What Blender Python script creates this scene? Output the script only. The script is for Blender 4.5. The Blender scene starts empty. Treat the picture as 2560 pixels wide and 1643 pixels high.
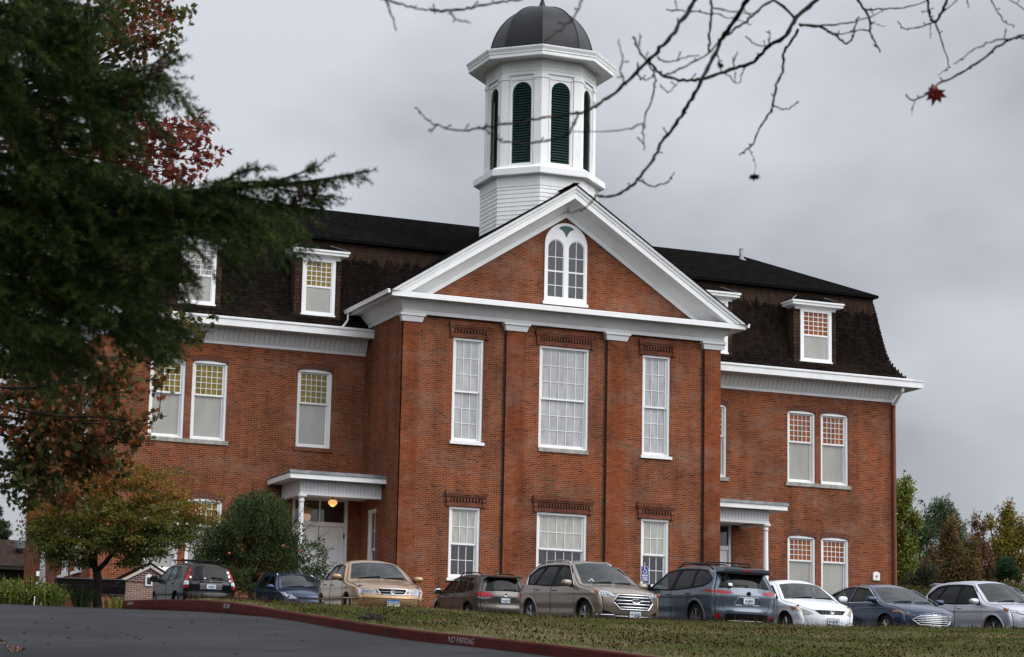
import bpy, math, random
import numpy as np
from mathutils import Vector, Matrix
random.seed(7); RNG = np.random.default_rng(11)
R_ = math.radians
SC = bpy.context.scene; COL = SC.collection
# ------------------------------------------------------------------ camera
CAM = np.array([-30.091, -82.602, 0.0])
_y, _p, _r = R_(22.667), R_(10.305), R_(1.132)
FW = np.array([math.sin(_y)*math.cos(_p), math.cos(_y)*math.cos(_p), math.sin(_p)])
_rt = np.array([math.cos(_y), -math.sin(_y), 0.0]); _up = np.cross(_rt, FW)
RT = _rt*math.cos(_r)+_up*math.sin(_r); UP = -_rt*math.sin(_r)+_up*math.cos(_r)
cam_d = bpy.data.cameras.new('camera'); cam = bpy.data.objects.new('camera', cam_d); COL.objects.link(cam)
M = Matrix.Identity(4)
for i in range(3):
    M[i][0] = RT[i]; M[i][1] = UP[i]; M[i][2] = -FW[i]; M[i][3] = CAM[i]
cam.matrix_world = M
cam_d.sensor_width = 36; cam_d.lens = 36*6032.26/2560; cam_d.clip_start = 0.1; cam_d.clip_end = 3000
cam_d.dof.use_dof = True; cam_d.dof.focus_distance = 72; cam_d.dof.aperture_fstop = 8
SC.camera = cam
def at(px, py, depth):      # a point seen at a photograph pixel (2560 wide), at a real distance along the view
    return CAM+(FW+RT*((px-1280)/6032.26)+UP*((821.5-py)/6032.26))*depth
# ------------------------------------------------------------------ world and sun
SUN_EL, SUN_AZ = R_(42), R_(140)       # azimuth from +y (the facade's back) clockwise seen from above
SUND = Vector((math.sin(SUN_AZ)*math.cos(SUN_EL), math.cos(SUN_AZ)*math.cos(SUN_EL), math.sin(SUN_EL)))
w = bpy.data.worlds.new('World'); SC.world = w; w.use_nodes = True
nt = w.node_tree; nt.nodes.clear()
def nd(t, typ, **kw):
    n = t.nodes.new(typ)
    for k, v in kw.items():
        if k.startswith('i_'):
            key = k[2:]; key = int(key) if key.isdigit() else key
            n.inputs[key].default_value = v
        else: setattr(n, k, v)
    return n
out = nd(nt, 'ShaderNodeOutputWorld'); bg = nd(nt, 'ShaderNodeBackground'); bg.inputs[1].default_value = 0.1
sky = nd(nt, 'ShaderNodeTexSky', sky_type='NISHITA', sun_disc=False, sun_elevation=SUN_EL, sun_rotation=SUN_AZ, dust_density=3.0)
tc = nd(nt, 'ShaderNodeTexCoord'); L = nt.links.new
mp = nd(nt, 'ShaderNodeMapping'); mp.inputs['Scale'].default_value = (4.2, 4.2, 7.5); L(tc.outputs['Generated'], mp.inputs[0])
n1 = nd(nt, 'ShaderNodeTexNoise', i_Scale=1.15, i_Detail=6.0, i_Roughness=0.46, i_Distortion=0.15); L(mp.outputs[0], n1.inputs['Vector'])
cr = nd(nt, 'ShaderNodeValToRGB'); L(n1.outputs[0], cr.inputs[0])
e = cr.color_ramp.elements; e[0].position = 0.40; e[0].color = (0.57, 0.595, 0.655, 1); e[1].position = 0.63; e[1].color = (0.90, 0.93, 1.0, 1)
m_ = e.new(0.5) if False else cr.color_ramp.elements.new(0.50); m_.color = (0.72, 0.75, 0.815, 1)
# an overcast sky is brighter overhead and towards the veiled sun
sep = nd(nt, 'ShaderNodeSeparateXYZ'); L(tc.outputs['Generated'], sep.inputs[0])
zr = nd(nt, 'ShaderNodeMapRange'); L(sep.outputs[2], zr.inputs[0])
for k, v in zip((1, 2, 3, 4), (0.05, 0.9, 6.75, 10.5)): zr.inputs[k].default_value = v
dt = nd(nt, 'ShaderNodeVectorMath', operation='DOT_PRODUCT'); L(tc.outputs['Generated'], dt.inputs[0]); dt.inputs[1].default_value = SUND
dr = nd(nt, 'ShaderNodeMapRange'); L(dt.outputs['Value'], dr.inputs[0])
for k, v in zip((1, 2, 3, 4), (0.0, 1.0, 1.0, 3.5)): dr.inputs[k].default_value = v
mu = nd(nt, 'ShaderNodeMath', operation='MULTIPLY'); L(zr.outputs[0], mu.inputs[0]); L(dr.outputs[0], mu.inputs[1])
vs = nd(nt, 'ShaderNodeVectorMath', operation='SCALE'); L(cr.outputs[0], vs.inputs[0]); L(mu.outputs[0], vs.inputs['Scale'])
mx = nd(nt, 'ShaderNodeMix', data_type='RGBA'); mx.inputs[0].default_value = 0.93; L(sky.outputs[0], mx.inputs[6]); L(vs.outputs[0], mx.inputs[7])
L(mx.outputs[2], bg.inputs[0]); L(bg.outputs[0], out.inputs[0])
sd = bpy.data.lights.new('sun', 'SUN'); sd.energy = 1.5; sd.angle = R_(45); sd.color = (1, 0.96, 0.9)
sun = bpy.data.objects.new('sun', sd); COL.objects.link(sun); sun.rotation_euler = SUND.to_track_quat('Z', 'Y').to_euler()
SC.view_settings.view_transform = 'Standard'; SC.view_settings.look = 'None'; SC.view_settings.exposure = 0; SC.view_settings.gamma = 1
SC.view_settings.use_curve_mapping = False
SC.cycles.max_bounces = 5; SC.cycles.diffuse_bounces = 2; SC.cycles.glossy_bounces = 2; SC.cycles.transparent_max_bounces = 8
SC.cycles.caustics_reflective = False; SC.cycles.caustics_refractive = False

# ------------------------------------------------------------------ materials
def new_mat(name):
    m = bpy.data.materials.new(name); m.use_nodes = True
    t = m.node_tree; b = t.nodes['Principled BSDF']; return m, t, b
def mix_rgb(t, fac, a, b, mode='MIX'):
    n = nd(t, 'ShaderNodeMix', data_type='RGBA', blend_type=mode)
    for s, v in ((0, fac), (6, a), (7, b)):
        if hasattr(v, 'links'): t.links.new(v, n.inputs[s])
        else: n.inputs[s].default_value = v if s == 0 else (*v[:3], 1)
    return n.outputs[2]
def noise(t, scale, detail=4, rough=0.55, vec=None, sc3=None, coord='Object'):
    n = nd(t, 'ShaderNodeTexNoise', i_Scale=scale, i_Detail=float(detail), i_Roughness=rough)
    if vec is None:
        c = nd(t, 'ShaderNodeTexCoord'); vec = c.outputs[coord]
    if sc3:
        mpp = nd(t, 'ShaderNodeMapping'); mpp.inputs['Scale'].default_value = sc3; t.links.new(vec, mpp.inputs[0]); vec = mpp.outputs[0]
    t.links.new(vec, n.inputs['Vector']); return n.outputs[0]
def ramp(t, fac, stops):
    r = nd(t, 'ShaderNodeValToRGB'); t.links.new(fac, r.inputs[0]); el = r.color_ramp.elements
    el[0].position, el[0].color = stops[0][0], (*stops[0][1], 1); el[1].position, el[1].color = stops[-1][0], (*stops[-1][1], 1)
    for p_, c_ in stops[1:-1]:
        x = el.new(p_); x.color = (*c_, 1)
    return r.outputs[0]
def bump(t, b, h, strength=0.3, dist=0.01):
    n = nd(t, 'ShaderNodeBump', i_Strength=strength, i_Distance=dist); t.links.new(h, n.inputs['Height']); t.links.new(n.outputs[0], b.inputs['Normal'])
def g3(v): return (v, v, v)
def m_plain(name, col, rough=0.6, metal=0.0, spec=0.5, var=0.12, scale=3.0, coat=0.0, emit=None, sc3=None):
    m, t, b = new_mat(name)
    f = noise(t, scale, 5, sc3=sc3)
    c = mix_rgb(t, ramp(t, f, [(0.3, g3(1-var)), (0.7, g3(1+var*0.4))]), (0, 0, 0), col) if False else None
    lo = tuple(x*(1-var) for x in col); hi = tuple(min(1, x*(1+var*0.5)) for x in col)
    t.links.new(ramp(t, f, [(0.3, lo), (0.7, hi)]), b.inputs['Base Color'])
    b.inputs['Roughness'].default_value = rough; b.inputs['Metallic'].default_value = metal
    b.inputs['Specular IOR Level'].default_value = spec; b.inputs['Coat Weight'].default_value = coat; b.inputs['Coat Roughness'].default_value = 0.03
    if emit: b.inputs['Emission Color'].default_value = (*emit[0], 1); b.inputs['Emission Strength'].default_value = emit[1]
    return m
def m_brick(name, c1, c2, dark, mortar, bw=0.215, bh=0.0715, ms=0.008, stain=True):
    m, t, b = new_mat(name)
    uv = nd(t, 'ShaderNodeUVMap'); uv.uv_map = 'UVMap'
    br = nd(t, 'ShaderNodeTexBrick', i_Scale=1.0); t.links.new(uv.outputs[0], br.inputs['Vector'])
    br.inputs['Color1'].default_value = (*c1, 1); br.inputs['Color2'].default_value = (*c2, 1); br.inputs['Mortar'].default_value = (*mortar, 1)
    br.inputs['Mortar Size'].default_value = ms; br.inputs['Mortar Smooth'].default_value = 0.2; br.inputs['Bias'].default_value = 0.0
    br.inputs['Brick Width'].default_value = bw; br.inputs['Row Height'].default_value = bh
    # single dark-fired bricks
    br2 = nd(t, 'ShaderNodeTexBrick', i_Scale=1.0); t.links.new(uv.outputs[0], br2.inputs['Vector'])
    br2.inputs['Color1'].default_value = (0, 0, 0, 1); br2.inputs['Color2'].default_value = (1, 1, 1, 1); br2.inputs['Mortar'].default_value = (0, 0, 0, 1)
    br2.inputs['Mortar Size'].default_value = ms; br2.inputs['Brick Width'].default_value = bw; br2.inputs['Row Height'].default_value = bh
    br2.inputs['Bias'].default_value = -0.1
    k = ramp(t, br2.outputs[0], [(0.74, g3(0)), (0.90, g3(0.65))])
    c = mix_rgb(t, k, br.outputs[0], dark)
    if stain:
        f = noise(t, 0.42, 6, 0.6, uv.outputs[0]); c = mix_rgb(t, 1.0, c, ramp(t, f, [(0.30, (0.66, 0.70, 0.76)), (0.5, (1, 1, 1)), (0.70, (1.20, 1.06, 0.92))]), 'MULTIPLY')
        # lime bloom: pale streaky patches
        f2 = noise(t, 0.55, 8, 0.68, uv.outputs[0], (1, 1.9, 1)); c = mix_rgb(t, ramp(t, f2, [(0.50, g3(0)), (0.76, g3(0.50))]), c, (0.26, 0.185, 0.145))
        f5 = noise(t, 1.6, 6, 0.65, uv.outputs[0], (1, 0.16, 1)); c = mix_rgb(t, 1.0, c, ramp(t, f5, [(0.32, g3(0.70)), (0.52, g3(1.0)), (0.7, g3(1.14))]), 'MULTIPLY')
        f4 = noise(t, 3.2, 4, 0.6, uv.outputs[0], (1, 2.2, 1)); c = mix_rgb(t, 1.0, c, ramp(t, f4, [(0.3, (0.84, 0.84, 0.84)), (0.7, (1.14, 1.12, 1.12))]), 'MULTIPLY')
    t.links.new(c, b.inputs['Base Color']); b.inputs['Roughness'].default_value = 0.9; b.inputs['Specular IOR Level'].default_value = 0.08
    inv = nd(t, 'ShaderNodeMath', operation='SUBTRACT'); inv.inputs[0].default_value = 1.0; t.links.new(br.outputs['Fac'], inv.inputs[1])
    bump(t, b, inv.outputs[0], 0.6, 0.012)
    return m
def m_shingle(name, c1, c2, rust, bw=0.2, bh=0.14, amt=0.5, rough=0.9, zt=None):
    m, t, b = new_mat(name)
    uv = nd(t, 'ShaderNodeUVMap'); uv.uv_map = 'UVMap'
    br = nd(t, 'ShaderNodeTexBrick', i_Scale=1.0); t.links.new(uv.outputs[0], br.inputs['Vector'])
    br.inputs['Color1'].default_value = (*c1, 1); br.inputs['Color2'].default_value = (*c2, 1); br.inputs['Mortar'].default_value = (0.004, 0.004, 0.004, 1)
    br.inputs['Mortar Size'].default_value = 0.008; br.inputs['Brick Width'].default_value = bw; br.inputs['Row Height'].default_value = bh; br.offset_frequency = 2
    f = noise(t, 0.55, 7, 0.65, uv.outputs[0], (1.0, 0.55, 1)); c = mix_rgb(t, ramp(t, f, [(0.50, g3(0)), (0.72, g3(amt))]), br.outputs[0], rust)
    if zt:      # the courses sheltered just under the upper eave have weathered brown instead of black
        tcc = nd(t, 'ShaderNodeTexCoord'); sp = nd(t, 'ShaderNodeSeparateXYZ'); t.links.new(tcc.outputs['Object'], sp.inputs[0]); mr = nd(t, 'ShaderNodeMapRange'); t.links.new(sp.outputs[2], mr.inputs[0]); mr.inputs[1].default_value = zt[0]; mr.inputs[2].default_value = zt[1]
        fz = noise(t, 3.5, 4, 0.6, uv.outputs[0], (1.0, 0.22, 1)); ad = nd(t, 'ShaderNodeMath', operation='MULTIPLY_ADD'); t.links.new(fz, ad.inputs[0]); ad.inputs[1].default_value = 1.1; t.links.new(mr.outputs[0], ad.inputs[2]); c = mix_rgb(t, ramp(t, ad.outputs[0], [(0.95, g3(0)), (1.45, g3(0.62))]), c, rust)
    f3 = noise(t, 5.0, 3, 0.6, uv.outputs[0], (1, 0.3, 1)); c = mix_rgb(t, 1.0, c, ramp(t, f3, [(0.3, g3(0.65)), (0.72, g3(1.3))]), 'MULTIPLY')
    t.links.new(c, b.inputs['Base Color']); b.inputs['Roughness'].default_value = rough; b.inputs['Specular IOR Level'].default_value = 0.0
    inv = nd(t, 'ShaderNodeMath', operation='SUBTRACT'); inv.inputs[0].default_value = 1.0; t.links.new(br.outputs['Fac'], inv.inputs[1])
    bump(t, b, inv.outputs[0], 0.8, 0.02)
    return m
def m_paint(name, col=(0.80, 0.81, 0.82), dirt=0.25):
    m, t, b = new_mat(name)
    f = noise(t, 1.3, 8, 0.7, sc3=(1, 1, 0.35)); f2 = noise(t, 9, 6, 0.7, sc3=(1, 1, 0.25))
    c = mix_rgb(t, ramp(t, f, [(0.38, g3(dirt*1.5)), (0.62, g3(0.0))]), col, tuple(x*0.72 for x in col))
    c = mix_rgb(t, ramp(t, f2, [(0.62, g3(0)), (0.80, g3(dirt*1.4))]), c, (0.42, 0.40, 0.37))
    t.links.new(c, b.inputs['Base Color']); b.inputs['Roughness'].default_value = 0.55; b.inputs['Specular IOR Level'].default_value = 0.3
    return m
def m_glass(name, col, rough=0.03, var=0.25, scale=1.2, coat=1.0):       # a pane with a blind, curtain or dim room close behind it
    m, t, b = new_mat(name)
    f = noise(t, scale, 3, 0.5, sc3=(2.0, 2.0, 0.5))
    t.links.new(ramp(t, f, [(0.3, tuple(x*(1-var) for x in col)), (0.7, tuple(x*(1+var*0.6) for x in col))]), b.inputs['Base Color'])
    b.inputs['Roughness'].default_value = 0.6; b.inputs['Specular IOR Level'].default_value = 0.0
    b.inputs['Coat Weight'].default_value = coat; b.inputs['Coat Roughness'].default_value = rough; b.inputs['Coat IOR'].default_value = 1.6
    n2 = noise(t, 1.1, 2, 0.5); bp = nd(t, 'ShaderNodeBump', i_Strength=0.08, i_Distance=0.05); t.links.new(n2, bp.inputs['Height']); t.links.new(bp.outputs[0], b.inputs['Coat Normal'])
    return m
def m_attr(name, rough=0.7, spec=0.2, trans=0.25, sat=1.0):                       # colour per leaf or blade from the mesh
    m, t, b = new_mat(name)
    a = nd(t, 'ShaderNodeAttribute', attribute_name='Col'); t.links.new(a.outputs['Color'], b.inputs['Base Color'])
    b.inputs['Roughness'].default_value = rough; b.inputs['Specular IOR Level'].default_value = spec
    if trans > 0:
        tr = nd(t, 'ShaderNodeBsdfTranslucent'); t.links.new(a.outputs['Color'], tr.inputs[0])
        ms = nd(t, 'ShaderNodeMixShader'); ms.inputs[0].default_value = trans
        o = t.nodes['Material Output']; t.links.new(b.outputs[0], ms.inputs[1]); t.links.new(tr.outputs[0], ms.inputs[2]); t.links.new(ms.outputs[0], o.inputs[0])
    return m
# ------------------------------------------------------------------ mesh builders
WT = {}
def link(o, parent=None):
    COL.objects.link(o)
    if parent is not None:
        o.parent = parent; o.location = -WT.get(parent.name, Vector((0, 0, 0))); WT[o.name] = Vector((0, 0, 0))
    return o
def tag(o, label=None, cat=None, group=None, kind=None):
    for k, v in (('label', label), ('category', cat), ('group', group), ('kind', kind)):
        if v: o[k] = v
    return o
def thing(name, loc, label, cat, group=None, rot=None):
    o = bpy.data.objects.new(name, None); COL.objects.link(o); o.location = loc; o.empty_display_size = 0.3
    if rot is not None: o.rotation_euler = rot
    WT[o.name] = Vector(loc) if rot is None else Vector((0, 0, 0))
    return tag(o, label, cat, group)
class MB:
    def __init__(s, xf=None): s.v = []; s.f = []; s.m = []; s.xf = xf
    def add(s, pts, faces, mi=0):
        o = len(s.v)
        if s.xf: pts = [s.xf(*p) for p in pts]
        s.v += [tuple(p) for p in pts]
        for f in faces: s.f.append([o+i for i in f]); s.m.append(mi)
    def quad(s, a, b, c, d, mi=0): s.add([a, b, c, d], [(0, 1, 2, 3)], mi)
    def poly(s, pts, mi=0): s.add(pts, [tuple(range(len(pts)))], mi)
    def box(s, x0, x1, y0, y1, z0, z1, mi=0):
        s.add([(x0, y0, z0), (x1, y0, z0), (x1, y1, z0), (x0, y1, z0), (x0, y0, z1), (x1, y0, z1), (x1, y1, z1), (x0, y1, z1)],
              [(0, 3, 2, 1), (4, 5, 6, 7), (0, 1, 5, 4), (1, 2, 6, 5), (2, 3, 7, 6), (3, 0, 4, 7)], mi)
    def obox(s, c, ax, ay, az, hx, hy, hz, mi=0):
        c = np.array(c, float); ax, ay, az = np.array(ax), np.array(ay), np.array(az); p = []
        for k in (-1, 1):
            for i, j in ((-1, -1), (1, -1), (1, 1), (-1, 1)): p.append(tuple(c+ax*hx*i+ay*hy*j+az*hz*k))
        s.add(p, [(0, 3, 2, 1), (4, 5, 6, 7), (0, 1, 5, 4), (1, 2, 6, 5), (2, 3, 7, 6), (3, 0, 4, 7)], mi)
    def prism(s, poly, y0, y1, mi=0):         # polygon in (x, z) extruded along y
        n = len(poly); p = [(x, y0, z) for x, z in poly]+[(x, y1, z) for x, z in poly]
        s.add(p, [tuple(range(n)), tuple(range(2*n-1, n-1, -1))]+[(i+n, (i+1) % n+n, (i+1) % n, i) for i in range(n)], mi)
    def sweep(s, path, prof, closed=False, mi=0, cap=True):   # path in (x, y), profile of (outward offset, z); outward = right of travel
        n = len(path); path = [np.array(p, float) for p in path]; rows = []
        for i in range(n):
            ds = []
            if closed or i > 0: d = path[i]-path[i-1]; ds.append(d/np.linalg.norm(d))
            if closed or i < n-1: d = path[(i+1) % n]-path[i]; ds.append(d/np.linalg.norm(d))
            ns = [np.array((d[1], -d[0])) for d in ds]; m = sum(ns); m = m/np.dot(m, ns[0]) if len(ns) > 1 else m
            rows.append([(path[i][0]+m[0]*o, path[i][1]+m[1]*o, z) for o, z in prof])
        k = len(prof); pts = [p for r in rows for p in r]; fs = []
        for i in range(n if closed else n-1):
            for j in range(k-1):
                a = i*k+j; b = ((i+1) % n)*k+j; fs.append((a, b, b+1, a+1))
        s.add(pts, fs, mi)
        if cap and not closed:
            s.add(rows[0], [tuple(range(k))], mi); s.add(rows[-1], [tuple(range(k-1, -1, -1))], mi)
    def tube(s, pts, r, n=8, mi=0, cap=True):
        pts = [np.array(p, float) for p in pts]; rs = r if hasattr(r, '__len__') else [r]*len(pts); rows = []; u = None
        for i, p in enumerate(pts):
            d = (pts[min(i+1, len(pts)-1)]-pts[max(i-1, 0)]); d = d/(np.linalg.norm(d)+1e-9)
            if u is None:
                a = np.array((0, 0, 1.0)) if abs(d[2]) < 0.9 else np.array((1.0, 0, 0)); u = np.cross(d, a)
            u = u-d*np.dot(u, d); u /= np.linalg.norm(u)+1e-9; v = np.cross(d, u)
            rows.append([tuple(p+rs[i]*(u*math.cos(2*math.pi*k/n)+v*math.sin(2*math.pi*k/n))) for k in range(n)])
        P = [q for r_ in rows for q in r_]; F = []
        for i in range(len(pts)-1):
            for k in range(n): F.append((i*n+k, i*n+(k+1) % n, (i+1)*n+(k+1) % n, (i+1)*n+k))
        if cap: F += [tuple(range(n-1, -1, -1)), tuple((len(pts)-1)*n+k for k in range(n))]
        s.add(P, F, mi)
    def lathe(s, c, prof, n=16, mi=0):       # profile of (radius, z) round the vertical through c
        P = []; F = []
        for r, z in prof:
            for k in range(n):
                a = 2*math.pi*(k+0.5)/n; P.append((c[0]+r*math.cos(a), c[1]+r*math.sin(a), z))
        for i in range(len(prof)-1):
            for k in range(n): F.append((i*n+k, i*n+(k+1) % n, (i+1)*n+(k+1) % n, (i+1)*n+k))
        s.add(P, F, mi)
    def build(s, name, mats, parent=None, smooth=False):
        me = bpy.data.meshes.new(name); me.from_pydata(s.v, [], s.f)
        mats = mats if isinstance(mats, (list, tuple)) else [mats]
        for m in mats: me.materials.append(m)
        if len(mats) > 1: me.polygons.foreach_set('material_index', s.m)
        if smooth: me.polygons.foreach_set('use_smooth', [True]*len(s.f))
        box_uv(me); me.update()
        o = bpy.data.objects.new(name, me); return link(o, parent)
def box_uv(me):
    nl = len(me.loops); nf = len(me.polygons)
    if nl == 0: return
    co = np.empty(len(me.vertices)*3); me.vertices.foreach_get('co', co); co = co.reshape(-1, 3)
    vi = np.empty(nl, int); me.loops.foreach_get('vertex_index', vi)
    nn = np.empty(nf*3); me.polygons.foreach_get('normal', nn); nn = np.abs(nn.reshape(-1, 3))
    lt = np.empty(nf, int); me.polygons.foreach_get('loop_total', lt); fi = np.repeat(np.arange(nf), lt)
    n = nn[fi]; c = co[vi]
    flat = n[:, 2] > 0.93; u = np.where(n[:, 1] >= n[:, 0], c[:, 0], c[:, 1]); v = c[:, 2]*1.0
    # along a slope the rows follow the slope, not the height
    sl = np.sqrt(np.maximum(1-n[:, 2]**2, 0.05)); v = v/sl
    u = np.where(flat, c[:, 0], u); v = np.where(flat, c[:, 1], v)
    uv = me.uv_layers.new(name='UVMap'); uv.data.foreach_set('uv', np.stack([u, v], 1).astype(np.float32).ravel())
def np_mesh(name, V, F, mats, parent=None, col=None, smooth=False, mi=None):     # V (n,3); F (m,k) all the same k
    me = bpy.data.meshes.new(name); V = np.asarray(V, np.float32); F = np.asarray(F, np.int32); m, k = F.shape
    me.vertices.add(len(V)); me.vertices.foreach_set('co', V.ravel())
    me.loops.add(m*k); me.loops.foreach_set('vertex_index', F.ravel())
    me.polygons.add(m); me.polygons.foreach_set('loop_start', np.arange(0, m*k, k, dtype=np.int32)); me.polygons.foreach_set('loop_total', np.full(m, k, np.int32))
    for x in (mats if isinstance(mats, (list, tuple)) else [mats]): me.materials.append(x)
    if mi is not None: me.polygons.foreach_set('material_index', np.asarray(mi, np.int32))
    if smooth: me.polygons.foreach_set('use_smooth', np.ones(m, bool))
    me.update(calc_edges=True)
    if col is not None:
        a = me.color_attributes.new('Col', 'FLOAT_COLOR', 'POINT'); c4 = np.ones((len(V), 4), np.float32); c4[:, :3] = col; a.data.foreach_set('color', c4.ravel())
    o = bpy.data.objects.new(name, me); return link(o, parent)
def text_mesh(body, size, name='lettering', mat=None, parent=None, bold=0.0, sx=1.0, thick=0.002):
    cu = bpy.data.curves.new('t', 'FONT'); cu.body = body; cu.size = size; cu.align_x = 'CENTER'; cu.align_y = 'CENTER'; cu.offset = bold; cu.extrude = thick; cu.resolution_u = 3
    ob = bpy.data.objects.new('t', cu); COL.objects.link(ob); bpy.context.view_layer.update()
    me = bpy.data.meshes.new_from_object(ob.evaluated_get(bpy.context.evaluated_depsgraph_get())); bpy.data.objects.remove(ob); bpy.data.curves.remove(cu)
    me.name = name; me.materials.clear(); me.materials.append(mat)
    for v in me.vertices: v.co.x *= sx
    o = bpy.data.objects.new(name, me); COL.objects.link(o)
    if parent: o.parent = parent
    return o
WHITE = m_paint('white_paint', (0.80, 0.80, 0.79), 0.22); WHITE2 = m_paint('white_board', (0.76, 0.765, 0.77), 0.25)
BRICK = m_brick('brick', (0.212, 0.053, 0.016), (0.130, 0.032, 0.012), (0.040, 0.016, 0.010), (0.30, 0.18, 0.12))
BRICK2 = m_brick('pilaster_brick', (0.215, 0.052, 0.015), (0.155, 0.037, 0.013), (0.09, 0.028, 0.015), (0.22, 0.125, 0.085), ms=0.006)
HOODB = m_brick('hood_brick', (0.20, 0.062, 0.032), (0.14, 0.044, 0.024), (0.07, 0.026, 0.018), (0.16, 0.10, 0.075), ms=0.006)
SHIN = m_shingle('wood_shingle', (0.007, 0.0054, 0.0048), (0.015, 0.0108, 0.009), (0.052, 0.032, 0.023), amt=0.24, zt=(18.7, 20.0))
SHINB = m_shingle('brown_shingle', (0.055, 0.034, 0.025), (0.032, 0.022, 0.018), (0.11, 0.060, 0.036), amt=0.8)
ASPH = m_shingle('asphalt_shingle', (0.006, 0.006, 0.006), (0.009, 0.0085, 0.0085), (0.013, 0.012, 0.012), bw=0.3, bh=0.13, amt=0.4)
STONE = m_plain('stone', (0.32, 0.31, 0.27), 0.9, var=0.4, scale=6)
IRON_SHADE = m_plain('iron_and_shade', (0.012, 0.012, 0.013), 0.45, 0.3, var=0.2)  # iron fittings, and the painted shade beside pilasters and behind dentils
STEEL = m_plain('flashing', (0.22, 0.235, 0.24), 0.5, 0.6, var=0.5)
# ================================================================== school building
K = 1.2
XL, XR, WY, BY = -10.3, 23.5, 4.0, 15.8       # wings
CW = 13.2                                     # width of the projecting middle block
school = thing('school_building', (6.6, 8, 5.8), 'red brick schoolhouse with white octagonal cupola, dark dome and black mansard roof', 'building')
AMB_L = m_glass('olive_amber_pane', (0.20, 0.140, 0.010), var=0.35, coat=.4); AMB_R = m_glass('orange_amber_pane', (0.26, 0.070, 0.008), var=0.5, coat=.4)
BLIND = m_glass('blind_pane', (0.30, 0.29, 0.255), var=0.16, scale=.9); CURT = m_glass('curtain_pane', (0.36, 0.36, 0.36), var=0.26, scale=2.6)
CURT2 = m_glass('net_curtain_pane', (0.37, 0.36, 0.32), var=0.22, scale=3); DARKG = m_glass('dark_pane', (0.025, 0.025, 0.026), var=0.5); GREYG = m_glass('grey_pane', (0.042, 0.043, 0.046), var=0.15)
TEAL = m_plain('teal_paint', (0.02, 0.075, 0.065), 0.5); LOUV = m_plain('green_louver', (0.014, 0.050, 0.042), 0.45, var=0.35, scale=5)
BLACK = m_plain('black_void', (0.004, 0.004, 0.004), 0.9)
def panel(mb, u0, u1, z0, z1, holes, at_, depth):       # flat wall with rectangular openings and their reveals; at_(u, d, z) -> point, d = depth into the wall
    us = sorted({u0, u1, *[h[0] for h in holes], *[h[1] for h in holes]}); zs = sorted({z0, z1, *[h[2] for h in holes], *[h[3] for h in holes]})
    for i in range(len(us)-1):
        for j in range(len(zs)-1):
            cu, cz = (us[i]+us[i+1])/2, (zs[j]+zs[j+1])/2
            if any(h[0] < cu < h[1] and h[2] < cz < h[3] for h in holes): continue
            mb.quad(at_(us[i], 0, zs[j]), at_(us[i+1], 0, zs[j]), at_(us[i+1], 0, zs[j+1]), at_(us[i], 0, zs[j+1]))
    for a, b, c, d in holes:
        mb.quad(at_(a, 0, c), at_(a, 0, d), at_(a, depth, d), at_(a, depth, c)); mb.quad(at_(b, 0, d), at_(b, 0, c), at_(b, depth, c), at_(b, depth, d))
        mb.quad(at_(a, 0, d), at_(b, 0, d), at_(b, depth, d), at_(a, depth, d)); mb.quad(at_(b, 0, c), at_(a, 0, c), at_(a, depth, c), at_(b, depth, c))
def arc_pts(x0, x1, zs, rise, n=14, grow=0.0):
    hw = (x1-x0)/2; r = (hw*hw+rise*rise)/(2*rise); cx, cz = (x0+x1)/2, zs+rise-r; a = math.asin(hw/r); r += grow
    return [(cx+r*math.sin(-a+2*a*i/n), cz+r*math.cos(-a+2*a*i/n)) for i in range(n+1)]
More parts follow.
